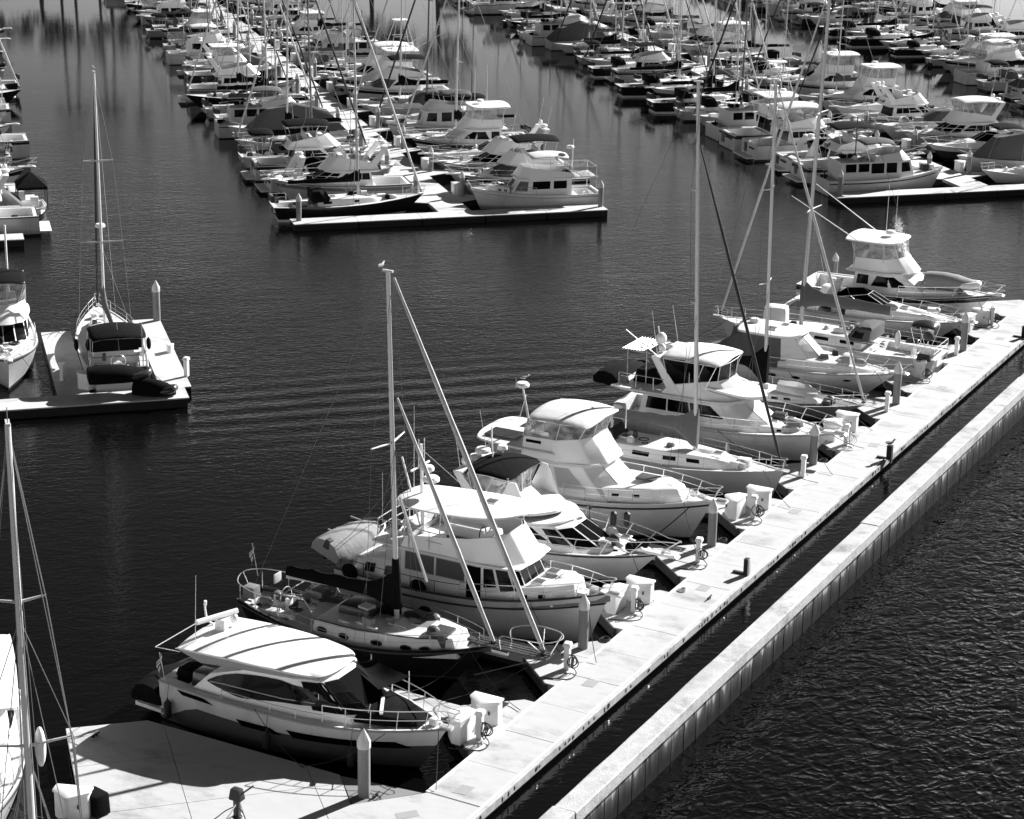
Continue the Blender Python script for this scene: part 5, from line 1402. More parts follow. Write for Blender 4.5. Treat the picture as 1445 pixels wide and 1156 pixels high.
b, X = berth('sailboat', 'low grey sloop with black sail cover and mast boot, upturned dinghy on its fore deck', 'sailboat', -44.6, 104.7)
sloop(b, L=10.4, B=3.3, zs=0.95, zb=1.25, hull='grey', xm=4.5, zm=18.5, rake=0.35, xboom=0.8, zboom=2.6, cover='blackcanvas', hm=1.25, ha=0.35, dodger=None, jib='sail', zj=18.2, cab=(2.6, 8.0), cabh=0.42, droop=1.1, deck='teak', spr=((0.36, 0.9), (0.66, 0.75)), bowrake=2.0, stern=0.55, mr=0.115, xj=10.3)
u_ = dinghy(D(-39.2, 104.6, 1.66), heading(HEAD_WALK), 'upturned white rowing dinghy lashed on the fore deck of the low grey sloop', 2.9, 1.3, 'cream', rigid=True, roll=math.pi)
u_.scale = (1, 1, 0.42)

def express(b, L=11.5, B=3.9, zs=1.35, zb=1.75, hull='hullwhite', canvas='greycanvas', hardtop=None, arch=True, lod=0, ports=True, screen='glass', cov=None, rail=True, stripe='lightgrey', cab=(4.6, 9.8), bands=None, top=None, pulpit=0.7, boot='boot'):
    """express cruiser: long fore deck, raked windscreen, cockpit under canvas"""
    h = Hull(L, B, zs, zb, sag_=0.02, tw=0.90, p=2.8, rake=1.7, tr=-0.15, flare=0.48, mid=0.08, wl=0.2)
    h.mesh(hull, bands=bands, boot=boot, parent=b)
    h.deck(b, 0.05, 0.10, 0.36, 0.3, 0.7, 'white', 'white')
    h.rub(b, 0.05, 0.04, stripe)
    MB().box((-0.45, 0, 0.3), (1.0, B * 0.84, 0.12), 'white').build('swim_platform', b, bevel=0.03)
    MB().box((-0.1, B * 0.2, zs * 0.62), (0.07, 0.6, zs * 0.55), 'shade').box((-0.1, -B * 0.15, zs * 0.72), (0.07, 1.2, 0.18), 'dark').build('transom_gate', b)
    c0, c1 = cab
    W = B * 0.40
    dz = lambda x: h.hz(x) - 0.08
    c = House([(c0 - 0.8, W), (c0 + 1.4, W * 0.96), (c1 - 1.2, W * 0.55), (c1 + 0.4, W * 0.12)], [(c0 - 0.8, W * 0.86), (c0 + 1.2, W * 0.78), (c1 - 1.4, W * 0.4), (c1 - 0.2, W * 0.08)], [dz(c0), dz(c0 + 1.4), dz(c1 - 1.2), dz(c1)], [dz(c0) + 0.62, dz(c0 + 1.4) + 0.56, dz(c1 - 1.2) + 0.34, dz(c1) + 0.12], 0.08)
    c.mesh('coachroof', b, 'white', bevel=0.06)
    z0 = dz(c0) + 0.58
    w = House([(c0 - 1.6, W * 0.98), (c0 + 0.5, W * 0.88), (c0 + 1.7, W * 0.4)], [(c0 - 1.8, W * 0.94), (c0 - 0.6, W * 0.8), (c0 + 0.3, W * 0.34)], [z0 - 0.25, z0 - 0.06, z0], [z0 + 0.42, z0 + 0.62, z0 + 0.68], 0)
    if screen:
        w.mesh('windscreen', b, screen, bevel=0, roof=False)
        windscreen_frame(b, w, (0.02, 1.0, 1.98), 0, 1, 'steel', 0.025, (0.0,))
    if hardtop:
        zt = z0 + 1.28
        slab('hardtop', b, [(c0 - 3.6, 0.0), (c0 - 3.5, W * 0.75), (c0 - 3.0, W * 0.95), (c0 - 0.6, W * 0.95), (c0 + 0.25, W * 0.6), (c0 + 0.4, 0.0)], zt, 0.16, 0.12, hardtop, n=4)
        if lod < 2:
            hatch(b, c0 - 1.6, -0.5, zt + 0.12, 0.55, 'shade'); hatch(b, c0 - 1.2, 0.6, zt + 0.12, 0.45, 'shade'); radome(b, c0 - 3.0, 0.2, zt + 0.12, 0.3)
        e = House([(c0 - 3.4, W * 0.98), (c0 - 0.8, W * 0.96), (c0 + 0.9, W * 0.66), (c0 + 1.5, W * 0.3)], [(c0 - 3.2, W * 0.9), (c0 - 0.8, W * 0.9), (c0 - 0.1, W * 0.6), (c0 + 0.2, W * 0.28)], [z0 - 0.4, z0 - 0.2, z0, z0], zt - 0.1, 0)
        e.mesh('side_canvas', b, canvas, bevel=0, roof=False)
        for q in (1, -1):
            mb = MB(); e.panel(mb, 1.1, 2.95, 0.05, 0.96, 'whitecanvas', q, 0.03); mb.build('windscreen_cover', b)
        mb = MB(); e.fpanel(mb, -0.98, 0.98, 0.05, 0.96, 'whitecanvas', out=0.03); mb.build('windscreen_cover', b)
        House([(-0.2, W * 0.9), (c0 - 3.3, W * 1.0)], [(0.6, W * 0.5), (c0 - 3.25, W * 0.9)], [zs, z0 - 0.4], [zs + 0.35, zt - 0.12], 0.02).mesh('cockpit_cover', b, canvas, bevel=0.03)
    if arch:
        mb = MB()
        for q in (1, -1):
            mb.loft([[(1.6, q * W * 1.02, zs), (2.4, q * W * 1.02, zs), (2.4, q * W * 0.92, zs), (1.6, q * W * 0.92, zs)], [(2.5, q * W * 0.88, z0 + 0.95), (2.95, q * W * 0.88, z0 + 0.95), (2.95, q * W * 0.78, z0 + 0.95), (2.5, q * W * 0.78, z0 + 0.95)]], 'white')
        mb.box((2.72, 0, z0 + 1.0), (0.46, W * 1.78, 0.14), 'white')
        ar = mb.build('radar_arch', b, bevel=0.03)
        radome(ar, 2.7, 0, z0 + 1.07, 0.3)
        if lod < 2: antenna(ar, (2.7, -W * 0.75, z0 + 1.0), 2.0, (-0.5, 0))
    if top: bimini(b, 1.4, c0 - 0.3, W * 0.95, z0 + 1.15, top, legs=zs)
    if cov:
        House([(-0.1, W * 0.98), (c0 - 1.5, W * 1.05), (c0 + 0.9, W * 0.8), (c0 + 1.6, W * 0.35)], [(0.8, W * 0.5), (c0 - 1.6, W * 0.85), (c0 - 0.5, W * 0.62), (c0 - 0.1, W * 0.25)], [zs, zs + 0.05, z0 - 0.05, z0], [zs + 0.75, z0 + 1.05, z0 + 1.0, z0 + 0.95], 0.16).mesh('boat_cover', b, cov, bevel=0.08)
    elif not hardtop:
        MB().box((c0 - 1.6, -0.7, 1.2), (0.7, 0.8, 0.9), 'seat', taper=0.9).build('helm_seat', b, bevel=0.08)
        MB().box((0.8, 0, 1.0), (0.7, W * 1.5, 0.55), 'seat').build('stern_seat', b, bevel=0.08)
        MB().box((c0 - 0.7, -0.6, 1.45), (0.5, 1.2, 0.9), 'charcoal', taper=0.8).build('helm_console', b, bevel=0.05)
    if ports and lod < 2:
        for x in (L * 0.42, L * 0.54, L * 0.78):
            for q in (1, -1):
                p = h.point(x, 0.35, q, 0.02)
                tg = (h.point(x + 0.1, 0.35, q, 0.02) - p).normalized()
                up = (h.point(x, 0.25, q, 0.02) - p).normalized()
                MB().poly([p + tg * 0.26 * math.cos(a) + up * 0.10 * math.sin(a) for a in [2 * math.pi * k / 12 for k in range(12)]], 'glass').build('porthole', b)
    if lod < 2:
        hatch(b, c0 + 2.6, 0, dz(c0 + 2.6) + 0.56, 0.5, 'shade')
    if lod == 0: hatch(b, c0 + 1.5, -0.6, dz(c0 + 1.4) + 0.58, 0.35, 'shade')
    gear(b, [(0.4, c0 - 1.8, -W * 0.8, W * 0.8, 0.9), (c0 + 1.5, c1, -W * 0.5, W * 0.5, dz(c0 + 3) + 0.5), (0.3, c0, -W * 1.05, W * 1.05, zs)], int(L * 90 + zs * 10), 11, lod)
    if rail and lod < 2: h.rail(b, L * 0.38, L, 0.62, 7 if lod == 0 else 5, 0.1, 0.018, ext=pulpit, mid=lod == 0)
    MB().box((L + 0.1, 0, zb + 0.03), (pulpit * 1.7, 0.46, 0.08), 'white', taper=0.85).box((L + 0.3, 0, zb + 0.1), (0.4, 0.12, 0.1), 'steel').build('bow_pulpit', b, bevel=0.02)
    if lod == 0:
        line(b, (L - 1.0, -0.7, zb), (L + 1.0, -2.2, 0.6), 0.15); line(b, (L - 1.0, 0.7, zb), (L + 1.0, 2.2, 0.6), 0.15); line(b, (L * 0.5, -B * 0.48, zs + 0.05), (L * 0.62, -B * 0.6, 0.5), 0.1)
        MB().box((L - 0.8, 0, zb + 0.08), (0.3, 0.3, 0.18), 'steel').build('windlass', b, bevel=0.04)
    return h

b, X = berth('express_cruiser', 'white express cruiser with white hardtop, grey cockpit canvas and oval hull portholes', 'motor cruiser', -46.0, 110.1)
express(b, L=11.8, B=3.9, zs=1.35, zb=1.7, hardtop='white', canvas='greycanvas', screen=None, arch=False, cab=(5.9, 10.6))

b, X = berth('sailboat', 'white centre cockpit sloop berthed stern to the walkway under a long grey sail cover', 'sailboat', -33.2, 115.4, head=HEAD_WALK + 180)
h = sloop(b, L=14.4, B=4.1, zs=1.6, zb=1.85, xm=8.9, zm=22.5, rake=0.55, xboom=3.2, zboom=3.6, cover='greycanvas', hm=1.3, ha=0.75, dodger='greycanvas', jib='sail', cab=(4.6, 12.0), cabh=0.55, spr=((0.36, 1.2), (0.64, 0.9)), bowrake=1.1, mr=0.13, droop=0.3, tr=0.5)
for q in (1, -1):
    MB().ell((1.8 + q * 0.5, q * 1.75 * 0.9, 2.55), (0.18, 0.16, 0.55), 'plastic').build('fender', b)
MB().ell((0.6, 1.1, 2.9), (0.3, 0.28, 0.3), 'greycanvas').build('life_ring_case', b)
MB().box((10.6, -0.2, 2.45), (1.5, 1.2, 1.2), 'whitecanvas', 0.2, 0.96).build('deck_tent', b, bevel=0.3)
bimini(b, 0.4, 1.9, 0.8, 3.2, 'charcoal', legs=1.6)

b, X = berth('express_cruiser', 'open express cruiser with white radar arch and long bow rail beyond the grey sail cover', 'motor cruiser', -45.8, 123.5)
express(b, L=11.6, B=3.9, zs=1.3, zb=1.55, canvas='greycanvas', arch=True, cab=(5.0, 10.2), screen='glass')

def sportfish(b, L=12.6, B=4.6, zs=1.6, zb=2.2, lod=0, tower=False, outriggers=True, hull='hullwhite', encl='vinyl'):
    h = Hull(L, B, zs, zb, sag_=0.05, tw=0.88, p=2.5, rake=1.5, tr=0, flare=0.50, mid=0.06)
    h.mesh(hull, bands=[hull, 'dark', hull, hull, hull], fs=(0, 0.10, 0.24, 0.5, 0.8, 1.0), parent=b)
    h.deck(b, 0.05, 0.12, 0.28, 0.35, 0.7, 'deck', 'white')
    h.rub(b, 0.05, 0.05, 'boot')
    W = B * 0.41
    dz = lambda x: h.hz(x) - 0.1
    s = House([(3.7, W), (6.4, W), (8.6, W * 0.72), (9.2, W * 0.3)], [(3.9, W * 0.92), (6.1, W * 0.9), (6.9, W * 0.68), (7.2, W * 0.28)], [dz(4), dz(6.4), dz(8.6), dz(9)], 2.98, 0.05)
    s.mesh('saloon', b, 'white', bevel=0.05)
    s.windows(b, side=[(0.10, 0.42, 0.45, 0.88), (0.5, 1.8, 0.40, 0.88, 0.66, 1.35)])
    for q in (1, -1):
        mb = MB(); s.panel(mb, 1.62, 2.97, 0.1, 0.95, 'white', q, 0.03); mb.build('front_panel', b)
    c = House([(8.2, W * 0.75), (10.4, W * 0.42), (11.2, 0.2)], [(8.2, W * 0.6), (10.2, W * 0.32), (10.8, 0.15)], [dz(8.2), dz(10.4), dz(11.2)], [dz(8.2) + 0.45, dz(10.4) + 0.3, dz(11.2) + 0.1], 0.06)
    s.windows(b, aft=[(-0.8, 0.8, 0.1, 0.9)], m='glass', name='saloon_door')
    MB().box((-0.03, B * 0.2, zs * 0.6), (0.06, 0.7, zs * 0.6), 'shade').box((-0.03, -B * 0.12, zs * 0.72), (0.06, 1.6, 0.2), 'dark').build('transom_gate', b)
    c.mesh('coachroof', b, 'white', bevel=0.05)
    slab('flybridge_deck', b, [(3.3, W * 0.9), (3.5, W * 1.0), (6.2, W * 0.98), (7.3, W * 0.6), (7.5, 0.0)], 3.08, 0.14, 0.02, 'white', n=3)
    co = House([(3.7, W * 0.9), (6.0, W * 0.9), (7.2, W * 0.62), (7.6, W * 0.3)], [(3.8, W * 0.88), (5.8, W * 0.86), (6.5, W * 0.6), (6.75, W * 0.28)], 3.06, [3.85, 3.9, 3.98, 4.0], 0)
    co.mesh('bridge_coaming', b, 'white', bevel=0.05, roof=False)
    if encl: curtain(b, [(3.8, W * 0.86), (5.8, W * 0.84), (6.5, W * 0.58), (6.75, W * 0.26)], [(3.5, W * 0.88), (5.6, W * 0.88), (6.3, W * 0.75), (6.45, W * 0.3)], [3.85, 3.9, 3.98, 4.0], 4.9, m=encl)
    ht = slab('hardtop', b, [(2.9, 0.0), (3.0, W * 0.75), (3.4, W * 0.95), (5.7, W * 0.95), (6.5, W * 0.7), (6.7, 0.0)], 5.0, 0.12, 0.10, 'white', n=4)
    poles(ht, [[(x, q * W * 0.86, 3.2), (x, q * W * 0.86, 4.95)] for q in (1, -1) for x in (3.7, 5.7)], 0.03, 'alu', 'hardtop_post')
    radome(ht, 5.5, 0.1, 5.25, 0.32)
    if lod < 2:
        antenna(ht, (5.0, 0.7, 5.05), 3.6, (0, 0), 0.02); antenna(ht, (5.9, -0.2, 5.05), 3.3, (0, 0), 0.02)
        MB().box((5.6, -0.3, 3.7), (0.5, 1.2, 0.8), 'white').build('helm_console', b, bevel=0.05)
    if outriggers:
        for q in (1, -1):
            MB().tube([(3.9, q * W * 0.95, 4.3 + 0.7), (-0.6, q * (W + 0.35), 7.5)], [0.035, 0.022], 'plastic', 6).build('outrigger', b)
    if tower:
        poles(b, [[(x, q * W * 0.8, 5.0), (4.6 + (x - 4.6) * 0.4, q * 0.5, 8.0)] for q in (1, -1) for x in (3.4, 6.0)] + [[(4.0, q * 0.85, 6.4), (5.4, q * 0.85, 6.4)] for q in (1, -1)], 0.035, 'alu', 'tuna_tower_frame')
        slab('tower_platform', b, [(3.9, 0.7), (4.6, 0.8), (5.4, 0.7), (5.6, 0.0)], 8.1, 0.06, 0.05, 'white', n=3)
    gear(b, [(0.4, 3.4, -W * 0.8, W * 0.8, 0.72), (3.9, 5.8, -W * 0.6, W * 0.6, 3.15), (8.5, 11, -0.6, 0.6, dz(9) + 0.4)], int(L * 70), 12, lod)
    if lod < 2: h.rail(b, 7.0, L - 0.05, 0.7, 6, 0.1, 0.02, ext=0.7)
    MB().box((L + 0.15, 0, zb + 0.03), (1.2, 0.5, 0.08), 'white', taper=0.85).box((L + 0.4, 0, zb + 0.1), (0.5, 0.14, 0.1), 'steel').build('bow_pulpit', b, bevel=0.02)
    return h
b, X = berth('sportfishing_boat', 'white sportfishing boat with enclosed flybridge, hardtop and two long outriggers', 'fishing boat', -46.6, 128.4)
sportfish(b)
line(b, (11.8, -0.8, 2.1), (13.4, -2.2, 0.6), 0.15); line(b, (7.0, -2.1, 1.7), (8.0, -2.5, 0.5), 0.05)
MB().ell((7.2, -2.45, 1.2), (0.25, 0.25, 0.7), 'blackcanvas').build('fender', b)
dinghy(D(-38.2, 128.4, 2.35), heading(HEAD_WALK), 'pale inflatable dinghy lashed on the fore deck of the sportfishing boat', 3.4, 1.6, 'plastic', cover='lightcanvas')
# ------------------------------------------------------------------ boats near the left edge, on the short side float
def side_float():
    r = empty('side_float', Q(4, 112, 0), 0, 'pale side float with two fingers round the dark hooded sloop', 'dock')
    def pq(mb, pts, z0, z1, m): mb.loft([[Q(b, a, z0) for b, a in pts], [Q(b, a, z1) for b, a in pts]], m)
    for nm, pts in (('deck_slab', [(-24, 110.4), (14.0, 110.4), (14.0, 112.4), (-24, 112.4)]), ('finger_pier', [(12.7, 112.42), (14.4, 112.42), (14.4, 127), (12.7, 127)]), ('finger_pier', [(7.0, 112.42), (8.75, 112.42), (8.75, 125.4), (7.0, 125.4)]), ('finger_pier', [(-8, 112.42), (-6.5, 112.42), (-6.5, 125.4), (-8, 125.4)])):
        mb = MB(); pq(mb, pts, DZ - 0.07, DZ, 'pierdeck')
        c = [sum(p[0] for p in pts) / 4, sum(p[1] for p in pts) / 4]
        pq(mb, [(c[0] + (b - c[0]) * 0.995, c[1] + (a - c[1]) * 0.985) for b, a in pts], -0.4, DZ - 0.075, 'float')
        world_child(mb.build(nm, smooth=False), r)
side_float()
c = copy_tree(pl0, Q(14.2, 126.6, 0), 1.0); c.scale = (1.05, 1.05, 1.0); c['label'] = 'pale concrete pile at the tip of the side float finger'
o = dock_box(Q(8.75, 113.4, DZ), R(16.5), 'square pale dock box at the dark hooded sloop quarter', 0.95)
o = dock_box(Q(14.1, 119.5, DZ), R(106.5), 'low slatted dock box on the outer finger of the side float', 0.5)
pedestal_root = pedestal(0, 0, 'white pedestal on the inner finger of the side float', None); pedestal_root.location = Q(7.5, 115.2, DZ)
pedestal_root = pedestal(0, 0, 'slim pedestal on the outer finger of the side float', None); pedestal_root.location = Q(14.4, 114.4, DZ)

b = empty('sailboat', Q(10.6, 113.2, 0), heading(HEAD_IN), 'tall sloop with black hood and dark davits seen from astern at the side float', 'sailboat')
h = sloop(b, L=13.8, B=3.9, zs=1.35, zb=1.75, hull='cream', xm=9.0, zm=16.9, rake=0.2, xboom=3.5, zboom=3.0, cover='greycanvas', hm=1.3, ha=0.5, dodger='blackcanvas', jib='rope', cab=(3.8, 11.4), cabh=0.55, spr=((0.34, 1.25), (0.66, 0.85)), mr=0.12, droop=0.3, tr=-0.3, stern=0.8, zj=16.6)
bimini(b, 0.4, 3.6, 1.55, 3.2, 'blackcanvas', legs=1.4)
d2 = House([(3.0, 1.6), (4.3, 1.6), (5.2, 1.1)], [(2.9, 1.45), (3.9, 1.4), (4.4, 0.9)], 1.9, 2.85, 0.15); d2.mesh('hood', b, 'blackcanvas', bevel=0.05)
radome(b, 9.35, 0, 7.6, 0.3)
antenna(b, (0.6, -1.3, 1.4), 2.6, r=0.04)
for q in (1, -1): MB().ell((4.6 + q * 0.3, q * 2.05, 1.75), (0.4, 0.14, 0.36), 'blackcanvas').build('wrapped_buoy', b)
line(b, (0.3, -1.6, 1.4), (-0.5, -2.6, 0.6), 0.1)
poles(b, [[(0.3, q * 0.9, 1.3), (-0.3, q * 0.9, 2.0), (-0.8, q * 0.9, 2.0)] for q in (1, -1)], 0.04, 'steel', 'davit')
dinghy(Q(8.9, 112.1, 1.35), heading(73.5), 'dark inflatable hanging on the davits of the black hooded sloop', 3.3, 1.6, 'charcoal', cover='blackcanvas')
o = dinghy(Q(11.4, 111.7, 0.62), heading(73.5 + 25), 'half covered dark dinghy lying on the end of the side float', 2.2, 1.1, 'charcoal', cover='blackcanvas')

b = empty('motor_yacht', Q(4.5, 126.2, 0), heading(HEAD_OUT), 'white trawler with black framed flybridge, bow in to the side float', 'motor yacht')
flybridge(b, L=12.2, B=4.0, zs=1.6, zb=2.3, house=(3.2, 7.2), housez=2.9, fb=(3.0, 6.2), fbz=3.8, top='blackcanvas', topz=5.1, enclosed=True, arch=False, pulpit=0.3)
MB().tube([(3.6, 0.6, 3.0), (3.6, 0.6, 8.0)], 0.06, 'plastic', 6).build('signal_mast', b)
MB().torus((9.6, 0.5, 2.5), 0.28, 0.07, 'rubber', 'z', 12).build('fender_ring', b)

# boats lying along the outer edge of the broad end float
b = empty('cabin_cruiser', Q(0.75, 75.4, 0), heading(HEAD_OUT), 'white cabin cruiser with long flat cabin roof lying beyond the broad end float corner', 'motor cruiser')
h = Hull(13.2, 3.7, 1.55, 2.0, sag_=0.12, tw=0.88, p=2.5, rake=1.2, tr=0, flare=0.42)
h.mesh(parent=b); h.deck(b, 0.12, 0.09, 0.12, 0.3, 0.8, 'deck', 'white'); h.rub(b, 0.1, 0.04, 'boot')
s = House([(0.9, 1.5), (5.2, 1.55), (7.0, 1.3), (7.5, 0.6)], [(0.9, 1.42), (5.0, 1.42), (6.2, 1.15), (6.5, 0.5)], 1.4, 2.85, 0.05)
s.mesh('saloon', b, 'white', bevel=0.04)
s.windows(b, side=[(0.05, 0.3, 0.45, 0.9), (0.34, 0.62, 0.45, 0.9), (0.66, 0.95, 0.45, 0.9), (1.1, 1.9, 0.4, 0.9)], front=[(-0.9, 0.9, 0.3, 0.9)])
slab('cabin_roof', b, [(0.4, 0.0), (0.4, 1.2), (0.45, 1.6), (0.6, 1.68), (3.0, 1.72), (6.5, 1.62), (6.85, 1.55), (6.95, 1.3), (7.0, 0.0)], 2.98, 0.12, 0.06, 'white', n=4)
f = House([(7.2, 1.3), (9.6, 0.95), (10.6, 0.4)], [(7.2, 1.15), (9.5, 0.8), (10.4, 0.3)], [1.5, 1.65, 1.75], [2.1, 2.15, 2.1], 0.08); f.mesh('trunk_cabin', b, 'white', bevel=0.05)
hatch(b, 8.3, 0, 2.2, 0.6, 'glass'); MB().tube([(7.0, -1.0, 2.4), (9.5, -0.4, 2.35)], 0.05, 'alu', 6).build('boat_pole', b)
h.rail(b, 5.0, 13.1, 0.65, 7, 0.1, 0.02)
for i in range(5): MB().ell((3.2 + 0.3 * i, 1.72, 2.0 - 0.1 * (i % 2)), (0.16, 0.14, 0.2), random.Random(i).choice(['seat', 'charcoal', 'lightgrey'])).build('deck_gear', b)
line(b, (12.2, 0.9, 1.95), (11.0, 3.3, 0.6), 0.2)
b = empty('sailboat', Q(2.0, 60.2, 0), heading(HEAD_OUT), 'sloop showing only its tall bright mast by the outer corner of the broad end float', 'sailboat')
sloop(b, L=12.4, B=3.5, zs=1.2, zb=1.6, xm=6.6, zm=18.4, rake=0.0, xboom=1.5, zboom=2.9, cover='greycanvas', dodger=None, jib=None, spr=((0.445, 1.25), (0.70, 0.75)), mr=0.15, lod=1, ports=2)
stays(b, 6.6, 18.2, 0, [((0, 18.2), [(6.9, 1.25, 8.9), (7.2, 1.65, 1.4)]), ((0, 12.8), [(6.2, 1.3, 8.9), (6.0, 1.65, 1.4)]), ((0, 12.9), [(7.4, 1.65, 1.4)]), ((0, 8.8), [(7.6, 1.6, 1.4)]), ((0, 8.8), [(5.4, 1.6, 1.4)])], None, back=(0.3, 0.6, 1.3), fore=(12.2, 0, 1.7), r=0.013)
MB().ell((6.4, 0.36, 8.8), (0.2, 0.16, 0.62), 'plastic').build('radar_reflector', b)

# ------------------------------------------------------------------ distant piers with their boats
def pier(label, bc, bl, br, a0, a1, w=1.3, fingers=True):
    r = empty('floating_pier', Q(bc, a0, 0), 0, label, 'pier')
    def pq(mb, pts, z0, z1, m): mb.loft([[Q(b_, a_, z0) for b_, a_ in pts], [Q(b_, a_, z1) for b_, a_ in pts]], m)
    def piece(nm, pts, m='pierdeck'):
        mb = MB(); pq(mb, pts, DZ - 0.07, DZ, m)
        c = [sum(p[0] for p in pts) / len(pts), sum(p[1] for p in pts) / len(pts)]
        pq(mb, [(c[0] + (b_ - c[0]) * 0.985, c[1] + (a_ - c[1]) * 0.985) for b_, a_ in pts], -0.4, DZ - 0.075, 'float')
        return world_child(mb.build(nm, smooth=False), r)
    n = max(1, int((br - bl) / 4.2))
    for i in range(n): piece('end_float', [(bl + (br - bl) * i / n + 0.02, a0), (bl + (br - bl) * (i + 1) / n - 0.02, a0), (bl + (br - bl) * (i + 1) / n - 0.02, a0 + 1.9), (bl + (br - bl) * i / n + 0.02, a0 + 1.9)])
    mb = MB()
    a = a0 + 1.95
    while a < a1:
        pq(mb, [(bc - w, a), (bc + w, a), (bc + w, min(a + 5.8, a1) - 0.03), (bc - w, min(a + 5.8, a1) - 0.03)], 0.30, DZ, 'pierdeck'); a += 5.85
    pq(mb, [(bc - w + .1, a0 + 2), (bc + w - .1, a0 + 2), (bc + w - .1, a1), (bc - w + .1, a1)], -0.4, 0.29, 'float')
    world_child(mb.build('walkway', smooth=False), r)
    a = a0 + 6.9 - 0.2
    while a < a1:
        for q in (1, -1):
            if (q > 0 and br - bc < 3) or (q < 0 and bc - bl < 3): continue
            piece('finger_pier', [(bc + q * (w + 2.2), a - 0.45), (bc + q * 10.5, a - 0.4), (bc + q * 10.5, a + 0.4), (bc + q * (w + 2.2), a + 0.45)][::q], 'pierdeck')
            piece('corner_fillet', [(bc + q * (w + 0.02), a - 1.5), (bc + q * (w + 2.18), a - 0.45), (bc + q * (w + 2.18), a + 0.45), (bc + q * (w + 0.02), a + 1.5)][::q], 'pierdeck')
        a += 10.2
    return r
pier('middle pier ending in a cross float with a white trawler tied alongside', 40.4, 27.4, 52.3, 151.0, 298)
pier('outer pier ending in a cross float with a small house cabin boat', 85.4, 72.0, 101, 151.3, 298)
pier('farthest pier, its end hidden beyond the picture edge', 124.5, 110.5, 138, 160.0, 298)
pier('side pier cut by the picture edge, near the tent skiff', -6.0, -20, 7.6, 150.4, 298)
PIERN = {'A': 'middle pier', 'B': 'outer pier', 'C': 'farthest pier', 'D': 'side pier'}
SIDE = {('A', -1): 'wide-channel', ('A', 1): 'narrow-channel', ('B', -1): 'narrow-channel', ('B', 1): 'far-channel', ('C', -1): 'far-channel', ('C', 1): 'outside', ('D', 1): 'wide-channel'}
ORD = ('first second third fourth fifth sixth seventh eighth ninth tenth eleventh twelfth thirteenth fourteenth fifteenth sixteenth seventeenth eighteenth nineteenth twentieth'.split()
       + [t + '-' + u for t in ('twenty', 'thirty') for u in 'first second third fourth fifth sixth seventh eighth ninth'.split() + ['tenth']])
PROTO = {}
def proto(key, name, cat, desc, fn, L):
    def make(lod):
        k = (key, lod)
        if k not in PROTO:
            b = empty(name, Vector((0, 0, 0)), 0, desc, cat)
            fn(b, lod)
            PROTO[k] = (b, [False])
        return PROTO[k]
    PROTO[key] = (make, desc, L)
proto('sloop_black', 'sailboat', 'sailboat', 'white sloop with black sail cover', lambda b, l: sloop(b, L=11.2, B=3.5, zs=1.15, zb=1.5, zm=16.0, xm=6.4, cover='blackcanvas', hm=1.1, dodger='blackcanvas', jib='sail', cab=(3.2, 8.8), lod=l, ports=2), 11.2)
proto('sloop_grey', 'sailboat', 'sailboat', 'white sloop with grey sail cover and hood', lambda b, l: sloop(b, L=10.8, B=3.4, zs=1.1, zb=1.45, zm=14.8, xm=6.1, cover='greycanvas', dodger='greycanvas', jib='rope', cab=(3.2, 8.4), lod=l, ports=2, mr=0.09), 10.8)
proto('sloop_dark', 'sailboat', 'sailboat', 'black hulled sloop with black hood', lambda b, l: sloop(b, L=12.4, B=3.6, zs=1.2, zb=1.6, hull='dark', boot='white', zm=17.5, xm=7.0, cover='blackcanvas' if l else 'blackcanvas', ha=0.3, dodger='blackcanvas', jib='sail', cab=(3.6, 9.4), lod=l, ports=2), 12.4)
proto('sloop_pale', 'sailboat', 'sailboat', 'pale sloop with white sail cover', lambda b, l: sloop(b, L=10.2, B=3.3, zs=1.05, zb=1.4, hull='cream', zm=14.2, xm=5.8, cover='whitecanvas', dodger=None, jib=None, cab=(3.0, 8.0), lod=l, ports=2, mr=0.09, bim='blackcanvas'), 10.2)
proto('sloop_bare', 'sailboat', 'sailboat', 'grey sloop with dark mast and dark cover', lambda b, l: sloop(b, L=11.6, B=3.6, zs=1.15, zb=1.5, hull='lightgrey', zm=16.8, xm=6.5, cover='blackcanvas', hm=0.7, ha=0.5, dodger='greycanvas', jib='rope', cab=(3.4, 9.0), lod=l, ports=2, mastm='mastdark', bim='blackcanvas'), 11.6)
proto('fly_glass', 'motor_yacht', 'motor yacht', 'white flybridge cruiser with wraparound black glass', lambda b, l: flybridge(b, L=11.4, B=4.0, lod=max(l, 1), top=None, arch=True, enclosed=False, housez=2.7, bands=['hullwhite', 'grey', 'hullwhite', 'hullwhite', 'hullwhite']), 11.4)
proto('fly_white', 'motor_yacht', 'motor yacht', 'white flybridge yacht with white bimini', lambda b, l: flybridge(b, L=11.6, B=4.0, lod=max(l, 1), top='whitecanvas', arch=True, enclosed=True), 11.6)
proto('fly_black', 'motor_yacht', 'motor yacht', 'white flybridge yacht with black bimini', lambda b, l: flybridge(b, L=11.2, B=3.9, lod=max(l, 1), top='blackcanvas', arch=False, enclosed=False, hull='cream', windcover='greycanvas', bands=['cream', 'dark', 'cream', 'cream', 'cream']), 11.2)
proto('express_black', 'express_cruiser', 'motor cruiser', 'white express cruiser with black cockpit top', lambda b, l: express(b, L=10.6, B=3.6, lod=max(l, 1), top='blackcanvas', arch=False, cab=(4.6, 9.2), ports=False, bands=['hullwhite', 'hullwhite', 'charcoal', 'charcoal', 'dark']), 10.6)
proto('express_arch', 'express_cruiser', 'motor cruiser', 'open express cruiser with white arch', lambda b, l: express(b, L=10.8, B=3.7, lod=max(l, 1), arch=True, cab=(4.7, 9.4), ports=False), 10.8)
